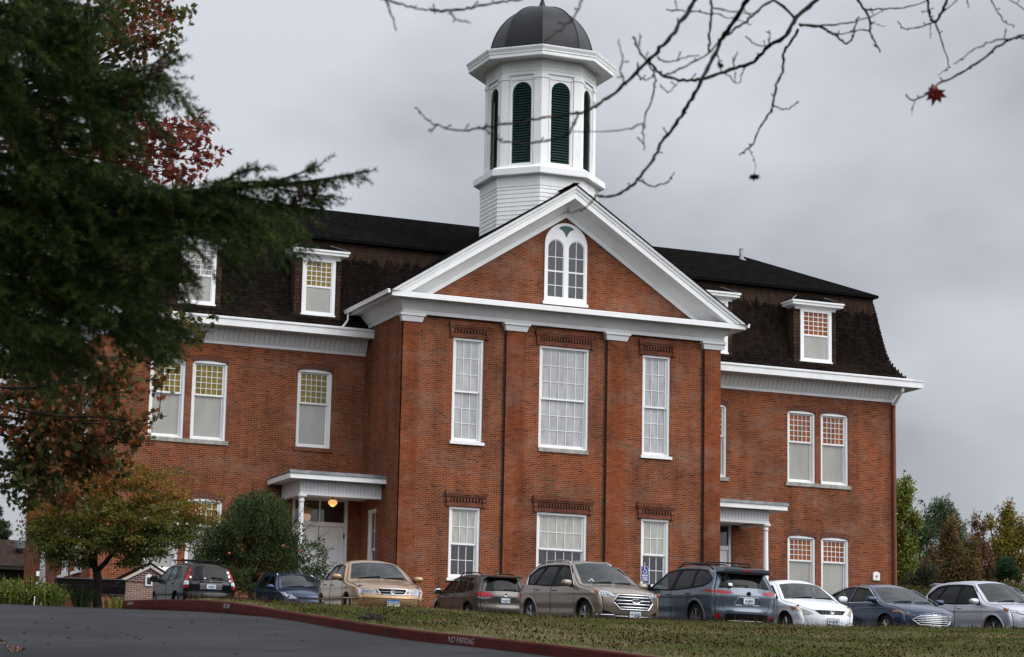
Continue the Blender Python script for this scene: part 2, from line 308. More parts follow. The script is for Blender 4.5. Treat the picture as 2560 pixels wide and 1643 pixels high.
# ---- window: frame, glass and (optionally) brick arch and sill, standing in a front wall at depth y
def window(x0, x1, z0, z1, y, rail, top, bot, rise=0.0, sill='stone', arch=True, xf=None, sill_over=0.1, fr=0.085, blank=False, split_mid=False):
    # top / bot = (columns, rows, material) of the upper and lower sash
    f = MB(xf); g = MB(xf); ya, yb = y+0.05, y+0.15
    f.box(x0, x0+fr, ya, yb+0.1, z0, z1); f.box(x1-fr, x1, ya, yb+0.1, z0, z1); f.box(x0+fr, x1-fr, ya+0.01, yb+0.1, z0, z0+0.07)
    f.box(x0+fr, x0+fr+0.03, ya+0.04, yb+0.09, z0+0.07, z1); f.box(x1-fr-0.03, x1-fr, ya+0.04, yb+0.09, z0+0.07, z1)
    if rise:
        pts = arc_pts(x0, x1, z1, rise); f.prism([(x0, z1-0.07), (x1, z1-0.07)]+[(p[0], p[1]-0.004) for p in pts[::-1]], ya, yb+0.1)
        pin = arc_pts(x0+0.05, x1-0.05, z1-0.0, rise*0.7); f.prism([(x0+0.05, z1-0.06), (x1-0.05, z1-0.06)]+[(p[0], p[1]-0.03) for p in pin[::-1]], ya-0.02, ya+0.005)
        ztop = z1-0.07
    else:
        f.box(x0-0.0, x1+0.0, ya-0.02, yb+0.08, z1-fr, z1-0.003); ztop = z1-fr
    xa, xb = x0+fr+0.03, x1-fr-0.03; st = 0.055
    for (za, zb, yy, (nc, nr, gm), hi) in ((rail, ztop, yb-0.03, top, True), (z0+0.07, rail+0.02, yb+0.025, bot, False)):
        f.box(xa, xa+st, yy, yy+0.035, za, zb); f.box(xb-st, xb, yy, yy+0.035, za, zb)
        f.box(xa+st, xb-st, yy-(0.01 if hi else 0), yy+0.034, za, za+(0.065 if hi else 0.08)); f.box(xa+st, xb-st, yy+0.001, yy+0.034, zb-0.05, zb)
        ia, ib, ja, jb = xa+st, xb-st, za+(0.065 if hi else 0.08), zb-0.05
        mw = 0.0105
        for c in range(1, nc): xx = ia+(ib-ia)*c/nc; f.box(xx-mw, xx+mw, yy+0.004, yy+0.03, ja, jb)
        for r in range(1, nr): zz = ja+(jb-ja)*r/nr; f.box(ia, ib, yy+0.006, yy+0.029, zz-mw, zz+mw)
        g.quad((xa, yy+0.028, za), (xb, yy+0.028, za), (xb, yy+0.028, zb), (xa, yy+0.028, zb), 0 if hi else 1)
    w_ = f.build('window', WHITE, school); g.build('pane', [top[2], bot[2]], w_)
    if sill:
        s_ = MB(xf)
        if sill == 'white': s_.box(x0-0.07, x1+0.07, y-0.09, y+0.1, z0-0.11, z0-0.002)
        else: s_.box(x0-sill_over, x1+sill_over, y-0.06, y+0.12, z0-0.15, z0-0.002)
        s_.build('sill', WHITE if sill == 'white' else STONE if sill == 'stone' else HOODB, w_)
    if rise and arch:
        a_ = MB(xf); n = max(10, int((x1-x0)/0.075)); th = 0.2; A = arc_pts(x0-0.03, x1+0.03, z1-0.01, rise, n); B = arc_pts(x0-0.03, x1+0.03, z1-0.01, rise, n, th)
        md = arc_pts(x0-0.03, x1+0.03, z1-0.01, rise, n, 0.1)
        for i in range(n):
            for (P, Q, s0, s1) in ((A, md, 0.0, 0.93), (md, B, 0.02, 1.0)):
                def lerp(p, q, t): return (p[0]+(q[0]-p[0])*t, p[1]+(q[1]-p[1])*t)
                a0, a1 = lerp(P[i], P[i+1], 0.08), lerp(P[i], P[i+1], 0.92); b0, b1 = lerp(Q[i], Q[i+1], 0.08), lerp(Q[i], Q[i+1], 0.92)
                a0, b0_ = lerp(a0, b0, s0), lerp(a0, b0, s1); a1, b1_ = lerp(a1, b1, s0), lerp(a1, b1, s1)
                a_.prism([a0, a1, b1_, b0_], y-0.012, y+0.02, (i*7+int(s0*50)) % 3 and 0 or 1)
        mo = A+B[::-1]; 
        for i in range(n): a_.quad((A[i][0], y-0.004, A[i][1]), (A[i+1][0], y-0.004, A[i+1][1]), (B[i+1][0], y-0.004, B[i+1][1]), (B[i][0], y-0.004, B[i][1]), 2)
        a_.build('arch', [ARCHB, ARCHB2, MORT], w_)
    return w_
ARCHB = m_plain('arch_brick', (0.19, 0.048, 0.022), 0.9, var=0.35, scale=7); ARCHB2 = m_plain('arch_brick_dark', (0.12, 0.034, 0.018), 0.9, var=0.35, scale=7); MORT = m_plain('mortar', (0.22, 0.14, 0.10), 0.95, var=0.2)
# ---- walls of the wings
front = lambda Y: (lambda u, d, z: (u, Y+d, z))
zs_up, cr_up, b_up, rl_up = 12.255*K, 0.07, 9.80*K, 11.19*K
zs_lo, cr_lo, b_lo, rl_lo = 7.945*K, 0.07, 5.70*K, 7.11*K
WL = [(-7.0*K, -5.88*K), (-5.665*K, -4.53*K), (-2.24*K, -1.10*K)]; WR = [(11.95*K, 13.05*K), (15.40*K, 16.49*K), (16.71*K, 17.80*K)]
hl = [(a, b, b_up, zs_up+cr_up) for a, b in WL]+[(a, b, b_lo, zs_lo+cr_lo) for a, b in WL[:2]]+[(-2.72, -0.5, 5.9, 9.9)]
hr = [(a, b, b_up, zs_up+cr_up) for a, b in WR]+[(a, b, b_lo, zs_lo+cr_lo) for a, b in WR[1:]]+[(13.7, 15.92, 5.9, 9.9)]
mb = MB(); panel(mb, XL, 0.0, 3.6, 15.6, hl, front(WY), 0.3); panel(mb, CW, XR, 3.6, 15.6, hr, front(WY), 0.3)
lf = lambda u, d, z: (XL+d, u, z); rf = lambda u, d, z: (XR-d, u, z)
WS = [(5.4, 6.75), (7.6, 8.95), (11.6, 12.95)]
hs = [(a, b, b_lo, zs_lo+cr_lo) for a, b in WS]+[(a, b, b_up, zs_up+cr_up) for a, b in WS]
panel(mb, WY, BY, 3.6, 15.6, hs, lf, 0.3)
panel(mb, WY, BY, 3.6, 15.6, [], rf, 0.3); mb.quad((XL, BY, 3.6), (XR, BY, 3.6), (XR, BY, 15.6), (XL, BY, 15.6))
mb.build('wing_wall', BRICK, school)
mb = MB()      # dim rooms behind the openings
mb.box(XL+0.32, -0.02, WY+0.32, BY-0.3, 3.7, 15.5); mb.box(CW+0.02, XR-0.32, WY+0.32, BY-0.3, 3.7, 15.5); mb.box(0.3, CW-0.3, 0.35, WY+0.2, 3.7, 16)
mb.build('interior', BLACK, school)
# ---- middle block
CX1, CX2, CX3 = (1.71*K, 2.735*K), (4.638*K, 6.354*K), (8.242*K, 9.228*K)
ctop, cbot, crail = 13.12*K, 9.87*K, 11.42*K; ltop, lbot, lrail = 7.85*K, 5.66*K, 6.69*K
hc = [(a, b, cbot, ctop) for a, b in (CX1, CX2, CX3)]+[(a, b, lbot, ltop) for a, b in (CX1, CX2, CX3)]
mb = MB(); panel(mb, 0, CW, 3.4, 16.6, hc, front(0.0), 0.3)
sy0, sy1 = 2.25, 3.25
panel(mb, -0.13, WY, 3.4, 16.6, [(sy0, sy1, 6.3, 9.43)], lambda u, d, z: (0+d, u, z), 0.3); panel(mb, -0.13, WY, 3.4, 16.6, [], lambda u, d, z: (CW-d, u, z), 0.3)
mb.poly([(0.6, 0, 17.0), (CW-0.6, 0, 17.0), (6.55, 0, 21.0)])
mb.build('central_wall', BRICK, school)
for a, b in ((0.0, 0.56*K), (3.46*K, 4.08*K), (6.95*K, 7.57*K), (10.42*K, CW)):
    m1 = MB(); m1.box(a+(0.002 if a else 0.0), b-0.002 if b < CW else b, -0.13, 0.0 if 0 < a and b < CW else -0.001, 3.4, 16.4)
    p_ = m1.build('pilaster', BRICK2, school)
    c_ = MB(); t0 = 0.12
    prof = [(-0.002, 16.16), (0.05, 16.16), (0.11, 16.36), (0.16, 16.37), (0.16, 16.46), (0.06, 16.50)]
    c_.sweep([(a-0.004, 0.0), (a-0.004, -0.134), (b+0.004, -0.134), (b+0.004, 0.0)], prof)
    c_.build('capital', WHITE, p_)
def hood(x0, x1, zb):     # corbelled brick window head
    h = MB(); y = 0.0; zt = zb+0.6
    h.box(x0, x1, y-0.10, y, zt-0.09, zt, 0); h.box(x0-0.03, x1+0.03, y-0.14, y, zt-0.17, zt-0.091, 0); h.box(x0-0.01, x1+0.01, y-0.11, y, zt-0.24, zt-0.171, 0)
    h.box(x0+0.02, x1-0.02, y-0.07, y, zt-0.285, zt-0.241, 0)
    h.box(x0+0.18, x1-0.18, y-0.015, y, zt-0.44, zt-0.286, 1)  # dark backing between the dentils, recess shade put into the colour
    n = int((x1-x0-0.5)/0.115)
    for i in range(n+1):
        xx = x0+0.25+(x1-x0-0.5)*i/n; h.box(xx-0.03, xx+0.03, y-0.085, y-0.015, zt-0.42, zt-0.286, 0)
    h.box(x0+0.16, x1-0.16, y-0.05, y, zt-0.60, zt-0.441, 0)
    for a, b in ((x0+0.02, x0+0.17), (x1-0.17, x1-0.02)):
        h.box(a, b, y-0.10, y, zt-0.43, zt-0.286, 0); h.box(a+0.02, b-0.02, y-0.08, y, zt-0.62, zt-0.431, 0)
    h.build('window_hood', [HOODB, IRON_SHADE], school)
for (a, b), nc in ((CX1, 3), (CX2, 5), (CX3, 3)):
    window(a, b, cbot, ctop, 0.0, crail, (nc, 3, CURT), (nc, 3, CURT), sill='white' if nc == 3 else 'stone', sill_over=0.0)
    window(a, b, lbot, ltop, 0.0, lrail, (nc, 2, CURT2), (nc, 2, DARKG), sill='white')
    hood(a-0.18, b+0.22, ctop+0.01); hood(a-0.18, b+0.22, ltop+0.01)
for i, (a, b) in enumerate(WL):
    window(a, b, b_up, zs_up, WY, rl_up, (5, 5, AMB_L), (1, 1, BLIND), cr_up, sill=None if i == 0 else 'stone' if i == 1 else 'brick')
    if i < 2: window(a, b, b_lo, zs_lo, WY, rl_lo, (5, 4, AMB_L), (1, 1, BLIND), cr_lo, sill='white')
for i, (a, b) in enumerate(WR):
    window(a, b, b_up, zs_up, WY, rl_up, (5, 5, AMB_R), (1, 1, BLIND), cr_up, sill=None if i == 1 else 'stone')
    if i > 0: window(a, b, b_lo, zs_lo, WY, rl_lo, (5, 4, AMB_R), (1, 1, BLIND), cr_lo, sill='stone')
for q in (WL[0], WR[1]): s_ = MB(); s_.box(q[0]-0.1, q[1]+0.16, WY-0.06, WY+0.12, b_up-0.15, b_up-0.002); s_.build('sill', STONE, school)
sidef = lambda u, d, z: (XL+d-0.0, u, z)
for a, b in WS:
    xf = lambda x, y, z: (XL+y, x, z)
    window(a, b, b_up, zs_up, 0.0, rl_up, (5, 5, AMB_L), (1, 1, BLIND), cr_up, sill='white', xf=xf, arch=False); window(a, b, b_lo, zs_lo, 0.0, rl_lo, (5, 4, AMB_L), (1, 1, BLIND), cr_lo, sill='white', xf=xf, arch=False)
window(sy0, sy1, 6.3, 9.43, 0.0, 7.9, (2, 2, DARKG), (2, 2, DARKG), sill='white', xf=lambda x, y, z: (y, x, z))
# ---- entablature of the middle block and pediment
mb = MB()
prof = [(0.0, 16.46), (0.05, 16.46), (0.05, 16.60), (0.075, 16.62), (0.29, 16.99), (0.69, 16.965), (0.70, 16.93), (0.73, 16.93), (0.73, 17.11), (0.70, 17.13), (0.0, 17.24)]
mb.sweep([(0.0, 4.3), (0.0, -0.13), (CW, -0.13), (CW, 4.3)], prof); mb.build('entablature', WHITE, school)
AX, AZ = 6.55, 21.85; EX0, EX1, EZ = -0.82, 13.92, 17.10
mb = MB()
def rake(mb, side):
    ex = EX0 if side < 0 else EX1; d = np.array([AX-ex, AZ-EZ]); ln = np.linalg.norm(d); d /= ln; nrm = np.array([d[1], -d[0]])*(1 if side < 0 else -1)
    pr = [(0.90, -0.03), (0.90, -0.08), (0.745, -0.08), (0.73, -0.06), (0.445, -0.41), (0.42, -0.82), (0.40, -0.86), (0.22, -0.86), (0.21, -0.885), (0.12, -0.90), (0.09, -0.945), (0.035, -0.955), (0.0, -0.955), (0.0, -0.02)]
    rows = []
    for end in (0, 1):
        row = []
        for dd, y in pr:
            if end == 0:      # plumb cut just inside the eave
                p = np.array([ex, EZ])+nrm*dd; k = (ex+(0.02 if side < 0 else -0.02)-p[0])/d[0]; p = p+d*k
            else:             # mitre at the apex
                p = np.array([ex, EZ])+nrm*dd; k = (AX-p[0])/d[0]; p = p+d*k
            if p[1] < 17.12: p = p+d*((17.12-p[1])/d[1])
            row.append((p[0], y, p[1]))
        rows.append(row)
    n = len(pr)
    mb.add(rows[0]+rows[1], [(i, i+1, n+i+1, n+i) for i in range(n-1)]+[tuple(range(n))])
rake(mb, -1); rake(mb, 1)

mb.build('pediment_rake', WHITE, school)
mb = MB()
for ex in (EX0, EX1):
    s = -1 if ex == EX0 else 1
    nx = np.array([-(AZ-EZ)*(-s), abs(AX-ex)]); nx = nx/np.linalg.norm(nx)
    for t0, t1, m in ((0.004, 0.045, 0),):
        p = [(ex+0.03*s, EZ-0.02), (AX, AZ)]
        q = [(x+0, z+t1*1.2) for x, z in p]; lo = [(x, z+t0) for x, z in p]
        mb.add([(lo[0][0], -0.985, lo[0][1]), (lo[1][0], -0.985, lo[1][1]), (q[1][0], -0.985, q[1][1]), (q[0][0], -0.985, q[0][1]),
                (lo[0][0], 9.2, lo[0][1]), (lo[1][0], 9.2, lo[1][1]), (q[1][0], 9.2, q[1][1]), (q[0][0], 9.2, q[0][1])],
               [(0, 1, 2, 3), (7, 6, 5, 4), (0, 3, 7, 4), (3, 2, 6, 7), (0, 4, 5, 1)])
for i in range(30):   # ridge caps
    y0 = -0.99+i*0.3; mb.obox((AX, y0+0.16, AZ+0.085-0.012*(i % 2)), (1, 0, 0), (0, 1, 0), (0, 0, 1), 0.11, 0.16, 0.014)
mb.build('gable_roof', ASPH, school)
for s, ex in ((-1, EX0), (1, EX1)):     # eave gutters of the gable roof with their little downspouts
    mb = MB()
    pr = [(0, 0), (s*0.04, -0.11), (s*0.10, -0.10), (s*0.115, 0.02), (s*0.13, 0.03), (s*0.13, 0.045), (s*0.10, 0.045), (0.0, 0.035)]
    P = [(ex+a, -0.97, EZ+b) for a, b in pr]+[(ex+a, 4.25, EZ+b) for a, b in pr]; n = len(pr)
    mb.add(P, [tuple(range(n)), tuple(range(2*n-1, n-1, -1))]+[(i, (i+1) % n, n+(i+1) % n, n+i) for i in range(n)])
    mb.tube([(ex+s*0.05, 3.7, EZ-0.08), (ex+s*0.05, 3.7, EZ-0.38), (ex+s*0.25, 3.55, EZ-0.62), (ex+s*0.42, 3.4, EZ-0.78)], 0.04, 8)
    mb.build('gutter', WHITE, school)
# ---- arched twin window in the pediment
def arch_poly(xc, hw, z0, zsp, n=20):
    return [(xc-hw, z0), (xc+hw, z0)]+[(xc+hw*math.cos(math.pi*i/n), zsp+hw*math.sin(math.pi*i/n)) for i in range(n+1)]
gx, ghw, gz0, gsp = 6.57, 0.885, 17.46, 19.67
fm = MB(); N = 28
sx = [(gx-0.43, 0.345), (gx+0.43, 0.345)]; sz0, ssp = 17.62, 19.55
# flat board with two arched openings: built column by column
cols = sorted({gx-ghw, gx+ghw, gx, *[c+h*math.cos(math.pi*i/16) for c, h in sx for i in range(17)], *[gx+ghw*math.cos(math.pi*i/N) for i in range(N+1)]})
def topz(x): return gsp+math.sqrt(max(ghw**2-(x-gx)**2, 0))
def holez(x):
    for c, h in sx:
        if abs(x-c) <= h+1e-6: return ssp+math.sqrt(max(h*h-(x-c)**2, 0))
    return None
YB = -0.05
for a, b in zip(cols[:-1], cols[1:]):
    if b-a < 1e-5: continue
    mid = (a+b)/2; inh = any(abs(mid-c) < h for c, h in sx)
    if not inh: fm.quad((a, YB, gz0), (b, YB, gz0), (b, YB, topz(b)), (a, YB, topz(a)))
    else:
        fm.quad((a, YB, gz0), (b, YB, gz0), (b, YB, sz0), (a, YB, sz0)); ha, hb = holez(a), holez(b)
        fm.quad((a, YB, ha), (b, YB, hb), (b, YB, topz(b)), (a, YB, topz(a))); fm.quad((a, YB, ha), (b, YB, hb), (b, -0.003, hb), (a, -0.003, ha))
for c, h in sx:
    fm.quad((c-h, YB, sz0), (c-h, YB, ssp), (c-h, -0.003, ssp), (c-h, -0.003, sz0)); fm.quad((c+h, YB, sz0), (c+h, YB, ssp), (c+h, -0.003, ssp), (c+h, -0.003, sz0)); fm.quad((c-h, YB, sz0), (c+h, YB, sz0), (c+h, -0.003, sz0), (c-h, -0.003, sz0))
    fm.box(c-0.012, c+0.012, -0.03, -0.012, sz0, ssp+h-0.01); fm.box(c-h, c+h, -0.034, -0.012, 18.62, 18.68)
    for zz in (18.1, 19.2): fm.box(c-h, c+h, -0.0305, -0.012, zz-0.012, zz+0.012)
    # sash edge
    ring = [(c+h*math.cos(math.pi*i/16), ssp+h*math.sin(math.pi*i/16)) for i in range(17)]; rin = [(c+(h-0.035)*math.cos(math.pi*i/16), ssp+(h-0.035)*math.sin(math.pi*i/16)) for i in range(17)]
    for i in range(16): fm.quad((*[ring[i][0], -0.028, ring[i][1]],), (ring[i+1][0], -0.028, ring[i+1][1]), (rin[i+1][0], -0.028, rin[i+1][1]), (rin[i][0], -0.028, rin[i][1]))
    fm.box(c-h, c-h+0.035, -0.028, -0.012, sz0, ssp); fm.box(c+h-0.035, c+h, -0.028, -0.012, sz0, ssp); fm.box(c-h+0.035, c+h-0.035, -0.0275, -0.012, sz0, sz0+0.04)
edge = [(gx+ghw*math.cos(math.pi*i/N), gsp+ghw*math.sin(math.pi*i/N)) for i in range(N+1)]; edge = [(gx+ghw, gz0)]+edge+[(gx-ghw, gz0)]
for p, q in zip(edge[:-1], edge[1:]): fm.quad((p[0], YB, p[1]), (q[0], YB, q[1]), (q[0], 0.0, q[1]), (p[0], 0.0, p[1]))
fm.box(gx-ghw-0.06, gx+ghw+0.06, -0.09, 0.0, gz0-0.12, gz0-0.002)
gw = fm.build('pediment_window', WHITE, school)
gm = MB()
for c, h in sx: gm.prism(arch_poly(c, h-0.004, sz0, ssp), -0.010, -0.006)
gm.build('pane', GREYG, gw)
fan = MB(); fz = 20.04
fp = [(gx, fz)]+[(gx+0.42*math.cos(math.pi*(0.28+0.44*i/10))*0.95, fz+0.0+0.40*math.sin(math.pi*(0.28+0.44*i/10))-0.04) for i in range(11)]
fpts = [(gx, 20.02), (gx+0.07, 20.16), (gx+0.15, 20.25), (gx+0.27, 20.30)]+[(gx+0.27*math.cos(math.pi*i/12), 20.30+0.10*math.sin(math.pi*i/12)) for i in range(1, 12)]+[(gx-0.27, 20.30), (gx-0.15, 20.25), (gx-0.07, 20.16)]
fpts = [(gx+(a-gx)*1.15, 20.02+(b-20.02)*1.2-.03) for a, b in fpts]; fan.prism(fpts, YB-0.006, YB+0.001); fan.build('fan_panel', TEAL, gw)
av = MB(); n = 44
for i in range(n):
    a0, a1 = math.pi*(i+0.1)/n, math.pi*(i+0.9)/n
    for r0, r1 in ((ghw+0.015, ghw+0.115), (ghw+0.125, ghw+0.225)):
        av.prism([(gx+r0*math.cos(a0), gsp+r0*math.sin(a0)), (gx+r1*math.cos(a0), gsp+r1*math.sin(a0)), (gx+r1*math.cos(a1), gsp+r1*math.sin(a1)), (gx+r0*math.cos(a1), gsp+r0*math.sin(a1))], -0.012, 0.004, i % 2)
av.build('arch', [ARCHB, ARCHB2], gw)
# ---- cornice of the wings, mansard, upper roof
prof = [(0.0, 15.42), (0.04, 15.42), (0.04, 15.53), (0.055, 15.54), (0.29, 16.03), (0.90, 16.0), (0.93, 15.985), (0.945, 15.985), (0.95, 16.22), (0.985, 16.24), (0.99, 16.30), (0.93, 16.30), (0.40, 16.44)]
for path in ([(XL, BY), (XL, WY), (-0.004, WY)], [(CW+0.004, WY), (XR, WY), (XR, BY)]):
    mb = MB(); mb.sweep(path, prof); mb.build('wing_cornice', WHITE, school)
GRV = m_plain('groove_shadow', (0.16, 0.16, 0.165), 0.8)
for x0, x1 in ((XL, -0.1), (CW+0.1, XR)):      # beadboard grooves of the frieze
    bb = MB(); n = int((x1-x0)/0.2)
    for i in range(n+1):
        x = x0+(x1-x0)*i/n; c = np.array((x, WY-0.175, 15.79)); az = np.array((0, -0.235, 0.49)); az /= np.linalg.norm(az); ay = np.array((0, -az[2], az[1]))
        bb.obox(c, (1, 0, 0), ay, az, 0.006, 0.0035, 0.25)
    bb.build('frieze_groove', GRV, school)
HT = [(0, 0), (0.035, 0.10), (0.07, 0.19), (0.11, 0.28), (0.146, 0.357), (0.19, 0.44), (0.228, 0.5), (0.325, 0.59), (0.42, 0.655), (0.52, 0.714), (0.65, 0.79), (0.78, 0.857), (1, 1)]
mb = MB(); mb.sweep([(XL, BY), (XL, WY), (XR, WY), (XR, BY)], [(0.46-1.09*t, 16.42+3.58*h) for h, t in HT], closed=True); mb.build('mansard_roof', SHIN, school)
for x, s in ((XL, -1), (XR, 1)):   # hip edges of the mansard: small hip shingles
    hc_ = MB()
    for i in range(26):
        h = (i+0.5)/26; t = np.interp(h, [a for a, _ in HT], [b for _, b in HT]); o = 0.46-1.09*t
        hc_.obox((x+s*(o+0.012), WY-o-0.012, 16.42+3.58*h), (0.7071, -0.7071*s*-1 if False else 0.7071, 0), (0.7071, -0.7071, 0), (0, 0, 1), 0.028, 0.028, 0.075-0.02*(i % 2))
    hc_.build('hip_cap', SHINB, school)
EO = -0.5+0.02; ez = 20.05; rx0, rx1, ry, rz = -6.4, 19.56, 9.96, 22.47
e0, e1, f0, f1 = XL-EO-0.15, XR+EO+0.15, WY-EO-0.15, BY+EO+0.15
ux = [(XL+0.38, WY+0.38), (XR-0.38, WY+0.38), (XR-0.38, BY-0.38), (XL+0.38, BY-0.38)]
mb = MB(); c = [(x, y, ez) for x, y in ux]; cl = [(x, y, ez-0.11) for x, y in ux]; r0, r1 = (rx0, ry, rz), (rx1, ry, rz)
mb.add(c+[r0, r1], [(0, 1, 5, 4), (2, 3, 4, 5), (1, 2, 5), (3, 0, 4)]); mb.add(cl+c, [(0, 1, 5, 4), (1, 2, 6, 5), (2, 3, 7, 6), (3, 0, 4, 7), (3, 2, 1, 0)])
mb.build('upper_roof', ASPH, school)
mb = MB(); vx, vy = 19.2, 9.4; mb.lathe((vx, vy), [(0.34, 22.02), (0.30, 22.10), (0.115, 22.22), (0.10, 22.28), (0.10, 22.66), (0.06, 22.66)], 14); mb.build('vent_pipe', STEEL, school, True)
# ---- dormers
def dormer(x0, x1, amber):
    y = 3.84; z0, z1 = 14.05*K, 15.98*K; b0, b1 = x0-0.30, x1+0.24
    d = MB(); zb = 13.97*K; zt = 15.84*K
    d.box(b0, b1, y, y+2.2, zb, zt+0.05); d.box(b0-0.03, b1+0.03, y-0.05, y+0.3, zb-0.05, zb-0.001)
    dm = d.build('dormer', SHINB, school)
    f = MB(); fr = 0.13; yf = y-0.06
    f.box(x0, x0+fr, yf, y+0.02, z0, zt); f.box(x1-fr, x1, yf, y+0.02, z0, zt); f.box(x0+fr, x1-fr, yf+0.002, y+0.02, z0, z0+0.10); f.box(x0-0.03, x1+0.03, yf-0.03, y+0.02, z0-0.06, z0-0.001)
    f.box(x0+fr, x1-fr, yf+0.003, y+0.02, zt-0.1, zt)
    rail = z0+(zt-z0)*0.50; xa, xb = x0+fr, x1-fr
    f.box(xa, xb, yf+0.025, y+0.01, rail-0.035, rail+0.035); f.box(xa, xa+0.045, yf+0.028, y+0.01, z0+0.1, zt-0.1); f.box(xb-0.045, xb, yf+0.028, y+0.01, z0+0.1, zt-0.1)
    for c in range(1, 5): xx = xa+0.045+(xb-xa-0.09)*c/5; f.box(xx-0.012, xx+0.012, yf+0.035, y+0.008, rail, zt-0.1)
    for r in range(1, 5): zz = rail+0.03+(zt-0.13-rail)*r/5; f.box(xa, xb, yf+0.036, y+0.007, zz-0.012, zz+0.012)
    f.build('window_frame', WHITE, dm)
    g = MB(); g.quad((xa, y-0.006, rail), (xb, y-0.006, rail), (xb, y-0.006, zt), (xa, y-0.006, zt), 0); g.quad((xa, y-0.004, z0), (xb, y-0.004, z0), (xb, y-0.004, rail), (xa, y-0.004, rail), 1)
    g.build('pane', [amber, BLIND], dm)
    h = MB(); pr = [(0.0, zt), (0.06, zt), (0.07, zt+0.1), (0.30, zt+0.15), (0.33, zt+0.15), (0.33, zt+0.23), (0.38, zt+0.26), (0.38, zt+0.33), (0.30, zt+0.34), (0.0, zt+0.36)]
    h.sweep([(b0+0.10, y+2.0), (b0+0.10, y), (b1-0.10, y), (b1-0.10, y+2.0)], [(a*.88, b) for a, b in pr]); h.build('dormer_cornice', WHITE, dm)
    r = MB(); o = 0.27; q = [(b0-o+0.05, y-o, zt+0.345), (b1+o-0.05, y-o, zt+0.345), (b1+o-0.05, y+1.6, zt+0.345), (b0-o+0.05, y+1.6, zt+0.345)]
    t = [(b0+0.35, y+0.42, zt+0.66), (b1-0.35, y+0.42, zt+0.66), (b1-0.35, y+1.6, zt+0.68), (b0+0.35, y+1.6, zt+0.68)]
    r.add(q+t, [(0, 1, 5, 4), (1, 2, 6, 5), (3, 0, 4, 7), (4, 5, 6, 7), (3, 2, 1, 0)]); r.build('dormer_roof', ASPH, dm)
    cp = MB()
    for a, b in ((q[0], t[0]), (q[1], t[1])):
        for i in range(9):
            f_ = (i+0.5)/9; p = [a[k]+(b[k]-a[k])*f_ for k in range(3)]; cp.obox((p[0], p[1], p[2]+0.006), (1, 0, 0), (0, 1, 0), (0, 0, 1), 0.03, 0.035, 0.010)
    cp.build('hip_cap', STEEL, dm)
for a, b, am in ((-2.26*K, -1.16*K, AMB_L), (-6.25*K, -5.10*K, BLIND), (11.85*K, 12.98*K, AMB_R), (15.82*K, 17.05*K, AMB_R)): dormer(a, b, am)
# ---- cupola
TX, TY, TR = 6.555, 2.65, 2.203
def octo(r, z): return [(TX+r*math.cos(R_(22.5+45*k)), TY+r*math.sin(R_(22.5+45*k)), z) for k in range(8)]
def ostack(mb, prof, mi=0):
    P = [p for r, z in prof for p in octo(r, z)]; F = []
    for i in range(len(prof)-1):
        for k in range(8): F.append((i*8+k, i*8+(k+1) % 8, (i+1)*8+(k+1) % 8, (i+1)*8+k))
    mb.add(P, F, mi)
cb = MB(); z = 17.2
while z < 22.1: ostack(cb, [(2.335, z), (2.315, z+0.163), (2.332, z+0.164)]); z += 0.165
ostack(cb, [(2.318, 22.1), (2.345, 22.1), (2.345, 22.5), (2.40, 22.52), (2.60, 22.53), (2.61, 22.56), (2.61, 22.78), (2.58, 22.80), (2.25, 22.96), (2.0, 23.0)])
cup = cb.build('cupola', WHITE, school)
sh = MB(); lw, lz0, ltp = 0.40, 23.08, 26.33; ap = TR*math.cos(R_(22.5)); hw = TR*math.sin(R_(22.5)); lsp = ltp-lw
lv = []
